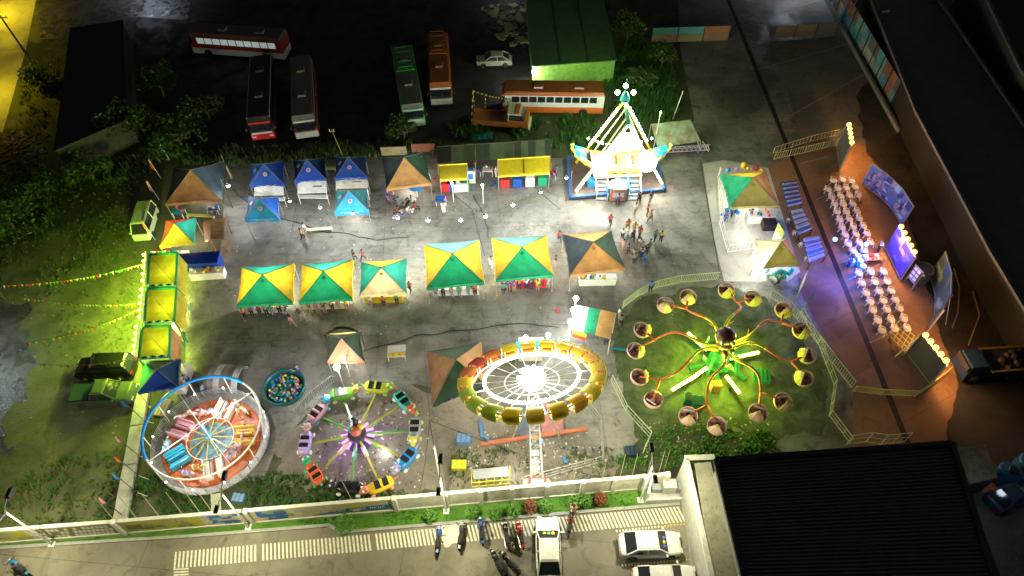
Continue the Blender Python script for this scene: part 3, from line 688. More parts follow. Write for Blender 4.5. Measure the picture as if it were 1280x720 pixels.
for i, (x, y, c, lab) in enumerate(((619, 645, 0, 'bright green round shrub left of the red shrub on the lawn'), (643, 641, 0, 'dark green shrub immediately left of the red shrub'), (663, 636, 1, 'upright red leaved shrub on the lawn strip'), (680, 636, 0, 'small green shrub right of the upright red shrub'), (719, 630, 0, 'green shrub second left of the orange shrub'), (731, 629, 0, 'bright green shrub touching the orange shrub'), (750, 627, 1, 'spiky orange red shrub near the wall end'), (432, 658, 0, 'leafy green shrub at the bend of the kerb'), (538, 648, 0, 'small dark shrub left of the mast on the lawn'), (590, 643, 0, 'small round shrub between mast and motorcycles'), (866, 600, 0, 'green plant in the terracotta planter'))):
    rnd = random.Random(i); t = thing('shrub', lab, 'shrub', W(x, y)); mb = MB(); leaves(mb, (0, 0, .45), .5 if i != 7 else .8, 260, .11, rnd, 2, 1.1)
    mb.build('foliage', [mat('red_leaf', (.16, .06, .025), .5, trans=.2), mat('red_leaf2', (.25, .1, .035), .5, trans=.2)] if c else [mat('shrub_leaf', (.07, .2, .02), .5, trans=.2), mat('shrub_leaf2', (.12, .28, .04), .5, trans=.2)], t, world=False)
    mb = MB(); mb.tube((0, 0, 0), (0, 0, .5), .03); mb.build('stem', mat('bark', 0), t, world=False)
# ------------------------------------------------------------------ vehicles
def wheels(t, xs, tw, r, w=.24, hub=True):
    for x in xs:
        for s in (-1, 1):
            M = Matrix.Rotation(PI / 2, 4, 'X'); o = MB(); o.lathe([(r * .55, -w / 2), (r * .95, -w / 2), (r, -w * .3), (r, w * .3), (r * .95, w / 2), (r * .55, w / 2)], (x, s * tw, r), 14, M=M.to_3x3()); wv = o.build('wheel', rubber, t, world=False)
            o = MB(); o.lathe([(0, w / 2 * s * -1), (r * .55, w / 2 * s * -1), (r * .58, w * .3 * s * -1)], (x, s * tw, r), 10, M=M.to_3x3()); o.build('rim', chrome, wv, world=False)
def car(name, label, cat, p, rz, col, L_=4.4, W_=1.78, kind='sedan', roofc=None):
    t = thing(name, label, cat, p, rz); h = W_ / 2; body = P_(col)
    prof = {'sedan': [(-.5, .62, .7), (-.485, .78, .84), (-.45, .87, .92), (-.3, .92, .98), (.2, .9, 1), (.38, .82, .95), (.45, .74, .88), (.485, .64, .78), (.5, .5, .62)],
            'suv': [(-.5, .8, .9), (-.48, 1.0, .95), (-.2, 1.05, 1), (.22, 1.02, 1), (.44, .92, .95), (.5, .68, .82)],
            'pickup': [(-.5, .9, .97), (-.16, .95, 1), (.22, 1.02, 1), (.43, .95, .96), (.5, .68, .85)],
            'van': [(-.5, .9, .95), (-.2, 1.0, 1), (.3, 1.0, 1), (.46, .95, .95), (.5, .7, .88)]}[kind]
    mb = MB(); rings = []
    for (x, zt, k) in prof:
        rings.append([(x * L_, -h * k, .28), (x * L_, -h * k * 1.0, .55), (x * L_, -h * k * .97, zt - .06), (x * L_, -h * k * .84, zt), (x * L_, 0, zt + .035), (x * L_, h * k * .84, zt), (x * L_, h * k * .97, zt - .06), (x * L_, h * k, .55), (x * L_, h * k, .28)])
    vs = [v for r in rings for v in r]; n = 9; fs = []
    for i in range(len(rings) - 1):
        for j in range(n): fs.append((i * n + j, i * n + (j + 1) % n, (i + 1) * n + (j + 1) % n, (i + 1) * n + j)[::-1])
    fs.append(tuple(range(n))); fs.append(tuple((len(rings) - 1) * n + j for j in range(n))[::-1])
    mb.add(vs, [f[::-1] for f in fs]); mb.build('body', body, t, world=False, smooth=False, bevel=.07)
    x0, x1, x2, x3, zr, zb = {'sedan': (-.41, -.24, .1, .26, 1.42, .93), 'suv': (-.49, -.42, .1, .27, 1.68, 1.04), 'pickup': (-.14, -.09, .1, .26, 1.7, 1.0), 'van': (-.49, -.45, .32, .44, 1.95, .98)}[kind]
    x0, x1, x2, x3 = [k * L_ for k in (x0, x1, x2, x3)]; wb, wr = h * .9, h * .72
    mb = MB(); mb.hexa([(x0, -wb, zb), (x3, -wb, zb), (x3, wb, zb), (x0, wb, zb)], [(x1, -wr, zr - .03), (x2, -wr, zr - .03), (x2, wr, zr - .03), (x1, wr, zr - .03)]); mb.build('windows', glass, t, world=False)
    mb = MB(); mb.hexa([(x1 - .05, -wr - .02, zr - .05), (x2 + .05, -wr - .02, zr - .05), (x2 + .05, wr + .02, zr - .05), (x1 - .05, wr + .02, zr - .05)], [(x1 + .12, -wr + .1, zr + .03), (x2 - .12, -wr + .1, zr + .03), (x2 - .12, wr - .1, zr + .03), (x1 + .12, wr - .1, zr + .03)])
    for s in (-1, 1):
        mb.bar((x0, s * wb, zb), (x1, s * wr, zr), .09); mb.bar((x3, s * wb, zb), (x2, s * wr, zr), .08); xm = (x1 + x2) / 2 - .05; mb.bar((xm, s * (wb + .005), zb), (xm, s * (wr + .01), zr), .09)
        mb.bar((x1, s * (wr + .005), zr - .03), (x2, s * (wr + .005), zr - .03), .07)
        mb.box((x3 - .15, s * (h + .08), zb + .03), (.12, .2, .14))
    mb.build('roof', P_(roofc) if roofc else body, t, world=False, bevel=.02)
    if kind == 'pickup':
        mb = MB(); mb.box((-.33 * L_, 0, .975), (.3 * L_, W_ * .8, .03)); mb.build('truck_bed', paint('bedcover', (.03, .07, .07)), t, world=False)
        mb = MB()
        for s in (-1, 1): mb.bar((-.49 * L_, s * h * .93, 1.02), (-.16 * L_, s * h * .93, 1.02), .09)
        mb.build('bed_rail', chrome, t, world=False)
    for s in (-1, 1):
        o = MB(); o.box((L_ * .485, s * h * .62, .66), (.12, .34, .14)); o.build('headlight', mat('lamp_lens', (.7, .7, .7), .15), t, world=False)
        o = MB(); o.box((-L_ * .497, s * h * .7, .75), (.07, .3, .14)); o.build('tail_light', paint('taillight', (.5, .01, .01)), t, world=False)
    wheels(t, (-.3 * L_, .31 * L_), h * .9, .33)
    return t
def P_(c): return paint('body_%.2f_%.2f_%.2f' % c, c, .25)
def ang(a, b): a, b = W(*a), W(*b); d = b - a; return math.atan2(d.y, d.x)
c1 = car('parked_car', 'white car parked nose to the wall with yellow items behind its windscreen', 'car', W(685, 690), R(90.5), (.72, .74, .66), 4.5, 1.76)
def dash(t, L_, cols):
    for i, c in enumerate(cols): mb = MB(); mb.ball((L_ * .19, -.35 + i * .3, 1.13 - .02 * i), (.15, .14, .05), 8, 5); mb.build('dashboard_item', paint('dash%d%.1f' % (i, c[0]), c), t, world=False)
dash(c1, 4.7, [(.8, .6, .02), (.1, .5, .2), (.8, .5, .05)])
c2 = car('parked_car', 'white sedan parked sideways beside the chain of bollards', 'car', W(811, 684), R(2), (.78, .8, .8), 4.3, 1.76)
dash(c2, 4.5, [(.05, .1, .5), (.6, .55, .1), (.1, .15, .5)])
c3 = car('parked_car', 'white sedan at the bottom edge below the other white sedan', 'car', W(829, 727), R(2), (.78, .8, .8), 4.3, 1.76)
car('suv', 'dark shiny sport utility parked left of the blue tent', 'suv', W(136, 464), R(2) + PI, (.006, .008, .008), 4.7, 1.85, 'suv')
car('pickup_truck', 'green tinted pickup truck with covered bed below the dark suv', 'pickup', W(134, 497), R(3), (.06, .085, .06), 5.0, 1.85, 'pickup')
car('old_sedan', 'old pale green sedan parked near the green roofed shed', 'car', W(618, 80), PI + R(2), (.4, .45, .33), 4.3, 1.7)
car('minivan', 'pale green white minivan parked left of the stalls', 'van', W(185, 285), ang((192, 250), (180, 290)), (.5, .6, .4), 4.0, 1.7, 'van')

def bus(label, p, rz, L_, side, roof, low=None, front=(.7, .7, .7), nwin=9, lit=0, W_=2.5, H_=3.1, stripe=None, group='coaches parked in the dark yard', litcol=(.8, .95, .9)):
    t = thing('bus', label, 'bus', p, rz, group); h = W_ / 2; low = low or side
    mb = MB(); mb.box((0, 0, .75), (L_, W_, .8)); mb.build('lower_body', P_(low), t, world=False, bevel=.06)
    mb = MB(); mb.box((0, 0, 1.4), (L_ - .02, W_ - .02, .5)); mb.box((-L_ * .5 + .3, 0, 2.1), (.6, W_ - .02, .95)); mb.build('upper_body', P_(side), t, world=False, bevel=.05)
    mb = MB(); mb.hexa([(-L_ / 2, -h, 2.6), (L_ / 2, -h, 2.6), (L_ / 2, h, 2.6), (-L_ / 2, h, 2.6)], [(-L_ / 2 + .15, -h + .2, H_), (L_ / 2 - .35, -h + .2, H_), (L_ / 2 - .35, h - .2, H_), (-L_ / 2 + .15, h - .2, H_)]); mb.build('roof', P_(roof), t, world=False)
    mb = MB()
    for s in (-1, 1): mb.bar((-L_ / 2 + .1, s * (h - .08), H_ - .1), (L_ / 2 - .3, s * (h - .08), H_ - .1), .08)
    mb.build('roof_rail', P_(stripe or side), t, world=False)
    for k in (-.25, .15): mb = MB(); mb.box((k * L_, 0, H_ + .09), (1.1, .9, .18), top=.85); mb.build('roof_vent', P_(tuple(c * .7 + .04 for c in roof)), t, world=False)
    x0 = -L_ / 2 + .75; wd = (L_ - 1.7) / nwin; wm = glass if not lit else bulbmat('buswin', litcol, lit)
    for s in (-1, 1):
        for i in range(nwin):
            mb = MB(); mb.box((x0 + wd * (i + .5), s * (h - .03), 2.12), (wd * .86, .05, .72)); mb.build('window', wm if s > 0 else glass, t, world=False)
        mb = MB(); mb.box((0, s * (h - .06), 2.12), (L_ - .5, .04, .95)); mb.build('pillar_panel', P_(side), t, world=False)
    mb = MB(); mb.box((L_ / 2 - .03, 0, 1.95), (.1, W_ * .86, .95)); mb.build('windscreen', glass, t, world=False)
    mb = MB(); mb.box((L_ / 2 - .12, 0, 2.55), (.4, W_ * .9, .25)); mb.build('destination_panel', P_(front), t, world=False)
    mb = MB(); mb.box((L_ / 2 + .05, 0, .85), (.25, W_ * .98, .8)); mb.build('front_bumper', P_(front), t, world=False, bevel=.06)
    for s in (-1, 1): mb = MB(); mb.box((L_ / 2 + .19, s * h * .72, .9), (.04, .4, .2)); mb.build('headlight', mat('lamp_lens', 0), t, world=False)
    for s in (-1, 1): mb = MB(); mb.bar((L_ / 2 - .1, s * h, 2.4), (L_ / 2 + .25, s * (h + .2), 2.1), .06); mb.box((L_ / 2 + .25, s * (h + .2), 1.95), (.08, .2, .35)); mb.build('mirror', dsteel, t, world=False)
    wheels(t, (-L_ * .3, L_ * .33), h * .93, .5, .3)
    return t
WH_ = (.7, .72, .72)
def rp(a, b, z=3.1):
    A, B = W(*a, z), W(*b, z); d = B - A; return Vector(((A.x + B.x) / 2, (A.y + B.y) / 2, 0)), math.atan2(d.y, d.x), d.length
p, a_, l_ = rp((352, 42), (239, 34)); bus('long dark roofed red and white bus with lit windows at the upper left', p, a_, l_ + .3, (.45, .05, .04), (.12, .09, .085), WH_, (.05, .05, .06), 10, .3)
lw = COL.objects
p, a_, l_ = rp((325.5, 69), (322, 147)); b2 = bus('black roofed bus with red front parked under the long red bus', p, a_, l_ + .3, (.05, .05, .06), (.03, .03, .034), (.4, .03, .03), (.62, .04, .03), 10, stripe=WH_)
p, a_, l_ = rp((375, 70), (378, 145)); b3 = bus('dark roofed bus with white front and red sides', p, a_, l_ + .3, (.4, .05, .03), (.16, .155, .15), (.4, .03, .03), (.62, .66, .66), 10, stripe=(.35, .06, .03))
p, a_, l_ = rp((502, 57), (515, 131)); b4 = bus('green bus with grey roof panels', p, a_, l_ + .3, (.04, .42, .08), (.16, .17, .13), (.1, .5, .15), (.4, .62, .42), 10, stripe=(.05, .6, .12))
p, a_, l_ = rp((546.5, 41), (550, 104)); b5 = bus('orange roofed bus with white front, right of the green bus', p, a_, l_ + .3, (.5, .14, .04), (.42, .11, .03), (.45, .12, .1), (.66, .64, .62), 9, stripe=(.6, .12, .04))
for t_, c_ in ((b2, WH_), (b3, (.15, .16, .17)), (b4, (.5, .6, .5)), (b5, (.1, .1, .1))):
    L_ = max(v[0] for v in t_.children[0].bound_box)
    mb = MB(); mb.box((L_ + .05, 0, 1.36), (.18, 2.1, .18)); mb.build('bumper_trim', P_(c_), t_, world=False)
for t_, c_ in ((b4, (.06, .6, .12)), (b5, (.65, .2, .04))):
    mb = MB(); mb.box((-.8, 0, 3.125), (.35, 2.1, .06)); mb.build('roof_band', P_(c_), t_, world=False)
    mb = MB()
    for s in (-1, 1): mb.bar((-5.5, s * .8, 3.2), (-1, s * .8, 3.2), .06)
    for k in range(5): mb.bar((-5.3 + k * 1.0, -.8, 3.2), (-5.3 + k, .8, 3.2), .06)
    mb.build('roof_rack', P_(c_), t_, world=False)
# orange school-type bus, side on
p, a_, l_ = rp((630, 117), (755, 119), 2.6)
b6 = bus('orange and white bus with open sash windows parked side on behind the tow truck', p + Vector((0, .9, 0)), a_ + PI, l_ + .2, WH_, (.32, .09, .03), (.6, .14, .03), (.6, .15, .04), 10, group='coaches parked in the dark yard', stripe=(.55, .14, .04), H_=3.0)
# small text on the red front of bus 2
def text(s, size, parent, loc, rot, m, ext=.01):
    c = bpy.data.curves.new('lettering', 'FONT'); c.body = s; c.size = size; c.extrude = ext; c.align_x = 'CENTER'; c.align_y = 'CENTER'; c.materials.append(m)
    o = bpy.data.objects.new('lettering', c); COL.objects.link(o); o.parent = parent; o.location = loc; o.rotation_euler = rot; return o

# tow truck
p, a_, l_ = rp((588, 146), (662, 152), .9)
t = thing('tow_truck', 'orange and white tow truck with yellow and black striped boom posts', 'truck', p, a_)
h = l_ / 2
mb = MB(); mb.box((-.9, 0, .85), (l_ - 2.4, 2.1, .3)); mb.bar((-h + .3, -1.0, 1.15), (h - 2.2, -1.0, 1.15), .08, .4); mb.bar((-h + .3, 1.0, 1.15), (h - 2.2, 1.0, 1.15), .08, .4); mb.build('flat_bed', P_((.45, .16, .06)), t, world=False)
mb = MB(); mb.box((h - 1.2, 0, 1.15), (2.3, 2.1, .9)); mb.build('cab', P_((.6, .2, .04)), t, world=False, bevel=.08)
mb = MB(); mb.hexa([(h - 2.3, -1, 1.6), (h - .5, -1, 1.6), (h - .5, 1, 1.6), (h - 2.3, 1, 1.6)], [(h - 2.2, -.9, 2.3), (h - .9, -.9, 2.3), (h - .9, .9, 2.3), (h - 2.2, .9, 2.3)]); mb.build('windows', glass, t, world=False)
mb = MB(); mb.box((h - 1.6, 0, 2.36), (1.5, 1.95, .14)); [mb.bar((h - 2.28, s, 1.6), (h - 2.2, s * .92, 2.3), .12) or mb.bar((h - .5, s, 1.6), (h - .9, s * .92, 2.3), .1) or mb.bar((h - 1.5, s, 1.6), (h - 1.5, s * .92, 2.3), .14) for s in (-1, 1)]; mb.build('roof', P_((.7, .62, .5)), t, world=False, bevel=.03)
mb = MB(); mb.box((h - 1.3, 0, 2.46), (.4, 1.9, .1)); mb.build('roof_band', P_((.6, .15, .03)), t, world=False)
mb = MB(); mb.box((h + .05, 0, .7), (.2, 2.1, .3)); mb.build('front_bumper', wsteel, t, world=False)
def striped(t, p, q, n, w=.1):
    mb = MB(); p = Vector(p); q = Vector(q)
    for i in range(n): mb.bar(p.lerp(q, i / n), p.lerp(q, (i + 1) / n), w, m=i % 2)
    mb.build('boom_post', [P_((.6, .45, .04)), P_((.02, .02, .02))], t, world=False)
striped(t, (-h + .3, 1, 1), (-h + .2, 1.3, 3.4), 9); striped(t, (-h + .3, -1, 1), (-h + .2, 1.2, 3.4), 9); striped(t, (-h + .2, 1.3, 3.4), (-h + 2.0, 1, 3.1), 8); striped(t, (-h + 2, 1, 3.1), (h - 2.6, 1, 2.9), 12); striped(t, (h - 2.6, 1, 2.9), (h - 2.4, 1, 1), 8); striped(t, (-h + 1.5, 1, 1), (-h + 1.6, 1, 3.1), 8)
wheels(t, (-h + 1.1, h - .9), .95, .45, .3)

# yellow edged skip truck on the far right
p = W(1250, 462); t = thing('dump_truck', 'dark truck with blue cab and yellow edged tipping body at the right edge', 'truck', p, R(4))
mb = MB(); mb.box((.4, 0, 1.1), (5, 2.2, .9)); mb.build('tipping_body', P_((.02, .02, .02)), t, world=False)
mb = MB(); [mb.bar(a, b, .16) for a, b in (((-2.1, -1.1, 1.65), (2.9, -1.1, 1.65)), ((-2.1, -1.1, 1.65), (-2.1, 1.1, 1.65)), ((-2.1, 1.1, 1.65), (2.9, 1.1, 1.65)))]; mb.build('rim', P_((.2, .15, .03)), t, world=False)
mb = MB(); mb.box((-3.1, 0, 1.2), (1.7, 2.1, 1.7), top=.85); mb.build('cab', P_((.01, .03, .07)), t, world=False, bevel=.08)
mb = MB(); mb.box((-3.75, 0, 1.7), (.6, 1.7, .5)); mb.build('windscreen', glass, t, world=False)
mb = MB(); [mb.ball((RND.uniform(-1.5, 2.3), RND.uniform(-.8, .8), 1.55), RND.uniform(.2, .4), 7, 5) for i in range(16)]; mb.build('load', mat('scrap', (.015, .016, .018), .7, var=.5), t, world=False)
wheels(t, (-3, .2, 1.6), 1.0, .45, .3)

# ------------------------------------------------------------------ people
def skin_mesh(verts, edges, radii, sub=1):
    me = bpy.data.meshes.new('tmp'); me.from_pydata(verts, edges, []); o = bpy.data.objects.new('tmp', me); COL.objects.link(o)
    o.modifiers.new('skin', 'SKIN'); s = o.modifiers.new('sub', 'SUBSURF'); s.levels = sub; s.render_levels = sub
    for i, r in enumerate(radii):
        r = r if isinstance(r, tuple) else (r, r); me.skin_vertices[0].data[i].radius = r
    me.skin_vertices[0].data[0].use_root = True
    dg = bpy.context.evaluated_depsgraph_get(); dg.update(); out = bpy.data.meshes.new_from_object(o.evaluated_get(dg)); bpy.data.objects.remove(o)
    return out
def joints(pose):
    """joint positions of a 1.65 m figure facing +x"""
    J = dict(pel=(0, 0, .92), sp=(0, 0, 1.1), ch=(0, 0, 1.3), nk=(.01, 0, 1.43), hd=(.02, 0, 1.5), tp=(.03, 0, 1.6))
    for s, n in ((-1, 'r'), (1, 'l')):
        J['hip' + n] = (0, s * .09, .88); J['kn' + n] = (.02, s * .1, .48); J['an' + n] = (0, s * .1, .08); J['to' + n] = (.17, s * .12, .035)
        J['sh' + n] = (0, s * .18, 1.36); J['el' + n] = (-.02, s * .23, 1.1); J['wr' + n] = (.06, s * .24, .87); J['ha' + n] = (.09, s * .24, .79)
    if pose == 'walk':
        J['knl'] = (.2, .1, .5); J['anl'] = (.25, .1, .08); J['tol'] = (.42, .11, .05); J['knr'] = (-.05, -.1, .48); J['anr'] = (-.32, -.1, .14); J['tor'] = (-.2, -.11, .04)
        J['elr'] = (.12, -.24, 1.12); J['wrr'] = (.3, -.22, .98); J['har'] = (.37, -.21, .94); J['ell'] = (-.14, .24, 1.12); J['wrl'] = (-.1, .25, .88); J['hal'] = (-.08, .25, .8)
    if pose == 'reach':
        for n, s in (('r', -1), ('l', 1)): J['el' + n] = (.18, s * .22, 1.14); J['wr' + n] = (.42, s * .16, 1.08); J['ha' + n] = (.5, s * .14, 1.07)
        J['ch'] = (.06, 0, 1.29); J['nk'] = (.12, 0, 1.41); J['hd'] = (.15, 0, 1.48); J['tp'] = (.18, 0, 1.57); J['shr'] = (.06, -.18, 1.34); J['shl'] = (.06, .18, 1.34)
    if pose in ('sit', 'ride'):
        dz = -.44 if pose == 'sit' else -.1
        for k in ('pel', 'sp', 'ch', 'nk', 'hd', 'tp', 'shr', 'shl', 'elr', 'ell', 'wrr', 'wrl', 'har', 'hal', 'hipr', 'hipl'): J[k] = (J[k][0], J[k][1], J[k][2] + dz)
        for n, s in (('r', -1), ('l', 1)):
            w_ = .1 if pose == 'sit' else .22; hz = J['pel'][2]
            J['kn' + n] = (.42, s * w_, hz + (0 if pose == 'sit' else -.12)); J['an' + n] = (.42 if pose == 'sit' else .15, s * w_, max(.08, hz - .42)); J['to' + n] = (J['an' + n][0] + .17, s * w_, max(.035, hz - .46))
            J['el' + n] = (.14, s * .24, hz + .2); J['wr' + n] = (.36, s * (.12 if pose == 'sit' else .26), hz + (.12 if pose == 'sit' else .2)); J['ha' + n] = (.44, s * (.12 if pose == 'sit' else .27), hz + (.1 if pose == 'sit' else .2))
    return J
def make_person(pose):
    J = joints(pose); order = ['pel', 'sp', 'ch', 'nk', 'hd', 'tp']; rad = dict(pel=(.13, .1), sp=(.115, .085), ch=(.14, .095), nk=.05, hd=(.08, .085), tp=(.06, .065))
    ed = [('pel', 'sp'), ('sp', 'ch'), ('ch', 'nk'), ('nk', 'hd'), ('hd', 'tp')]
    for n in 'rl':
        for k, r in (('hip', .085), ('kn', .055), ('an', .035), ('to', .035), ('sh', .055), ('el', .04), ('wr', .026), ('ha', (.035, .022))): order.append(k + n); rad[k + n] = r
        ed += [('pel', 'hip' + n), ('hip' + n, 'kn' + n), ('kn' + n, 'an' + n), ('an' + n, 'to' + n), ('ch', 'sh' + n), ('sh' + n, 'el' + n), ('el' + n, 'wr' + n), ('wr' + n, 'ha' + n)]
    ix = {k: i for i, k in enumerate(order)}
    body = skin_mesh([J[k] for k in order], [(ix[a], ix[b]) for a, b in ed], [rad[k] for k in order])
    # fingers, nose and ears joined into the body mesh
    mb = MB(); mb.v = [tuple(v.co) for v in body.vertices]; mb.f = [tuple(p.vertices) for p in body.polygons]; mb.m = [0] * len(mb.f)
    for n, s in (('r', -1), ('l', 1)):
        a = Vector(J['wr' + n]); b = Vector(J['ha' + n]); d = (b - a).normalized(); sd = Vector((1, 0, 0)) if abs(d.x) < .6 else Vector((0, 1, 0)); sd = (sd - d * sd.dot(d)).normalized()
        for k, l in enumerate((.06, .075, .08, .07)):
            o = b + sd * (.033 * (k / 1.5 - 1)); mb.path([o, o + d * l * .6, o + d * l + Vector((0, -s * .012, -.006))], [.009, .0085, .006], 5)
        o = a.lerp(b, .5) - sd * .03; mb.path([o, o - sd * .035 + d * .02, o - sd * .04 + d * .05], [.011, .01, .007], 5)
    hd = Vector(J['hd']); mb.ball(hd + Vector((.1, 0, .0)), (.02, .014, .022), 6, 4)
    for s in (-1, 1): mb.ball(hd + Vector((0, s * .088, 0)), (.02, .01, .03), 6, 4); mb.ball(hd + Vector((.085, s * .032, .025)), .011, 6, 4, m=1)
    mb.ball(hd + Vector((.088, 0, -.045)), (.012, .025, .007), 6, 4, m=2)
    t = bpy.data.objects.new('x', None)
    o = mb.build('person', [mat('skin_tone', C['skin'], .6, var=.1), mat('eye', (.02, .02, .02), .3), mat('lips', (.28, .09, .07), .5)], None, smooth=True)
    so_ = [k for k in ('pel', 'sp', 'ch', 'shr', 'elr', 'shl', 'ell', 'nk')]; si = {k: i for i, k in enumerate(so_)}
    half = lambda k: tuple(Vector(J['sh' + k]).lerp(Vector(J['el' + k]), .75))
    sv = [J['pel'], J['sp'], J['ch'], J['shr'], half('r'), J['shl'], half('l'), tuple(Vector(J['ch']).lerp(Vector(J['nk']), .7))]
    me = skin_mesh(sv, [(0, 1), (1, 2), (2, 3), (3, 4), (2, 5), (5, 6), (2, 7)], [(.16, .125), (.145, .11), (.165, .12), .075, .062, .075, .062, .07])
    sh = bpy.data.objects.new('shirt', me); COL.objects.link(sh); sh.parent = o
    pv = [J['pel'], J['hipr'], J['knr'], tuple(Vector(J['knr']).lerp(Vector(J['anr']), .8)), J['hipl'], J['knl'], tuple(Vector(J['knl']).lerp(Vector(J['anl']), .8))]
    me = skin_mesh(pv, [(0, 1), (1, 2), (2, 3), (0, 4), (4, 5), (5, 6)], [(.15, .12), .1, .075, .058, .1, .075, .058])
    tr = bpy.data.objects.new('trousers', me); COL.objects.link(tr); tr.parent = o
    mb = MB(); M = Matrix.Rotation(R(-14), 3, 'Y'); mb.ball(hd + Vector((-.022, 0, .055)), (.108, .105, .1), 10, 7, M=M)
    ha = mb.build('hair', mat('black_hair', (.012, .01, .01), .5), o, world=False, smooth=True)
    for q in (sh, tr):
        q.data.materials.append(PL('white')); q.material_slots[0].link = 'OBJECT'
        for pl in q.data.polygons: pl.use_smooth = True
    return o
PROTO = {}; USED = {}
CLN = dict(white='white', red='red', blue='blue', black='black', pink='pink', green='green', yellow='yellow', orange='orange', grey='grey', navy='dark blue', khaki='tan', teal='teal', purple='purple', lav='lilac')
SEEN = {}
def person(px, pose, rz, shirt, pants, where, scale=1.0, z=0, group=None, at=None):
    if pose not in PROTO: PROTO[pose] = make_person(pose); o = PROTO[pose]
    else: o = copy_tree(PROTO[pose])
    o.location = at if at is not None else W(px[0], px[1], 0) + Vector((0, 0, z)); o.rotation_euler = (0, 0, R(rz)); s = scale * RND.uniform(.96, 1.05); o.scale = (s, s, s)
    for c in o.children:
        if c.name.startswith('shirt'): c.material_slots[0].material = mat('cloth_' + shirt, C[shirt], .8, var=.12)
        if c.name.startswith('trousers'): c.material_slots[0].material = mat('cloth_' + pants, C[pants], .8, var=.12)
    v = {'stand': 'standing', 'walk': 'walking', 'sit': 'sitting', 'ride': 'riding', 'reach': 'leaning'}[pose]
    lab = 'person, %s top, %s trousers, %s %s' % (CLN[shirt], CLN[pants], v, where)
    tag(o, lab, 'person', group); return o
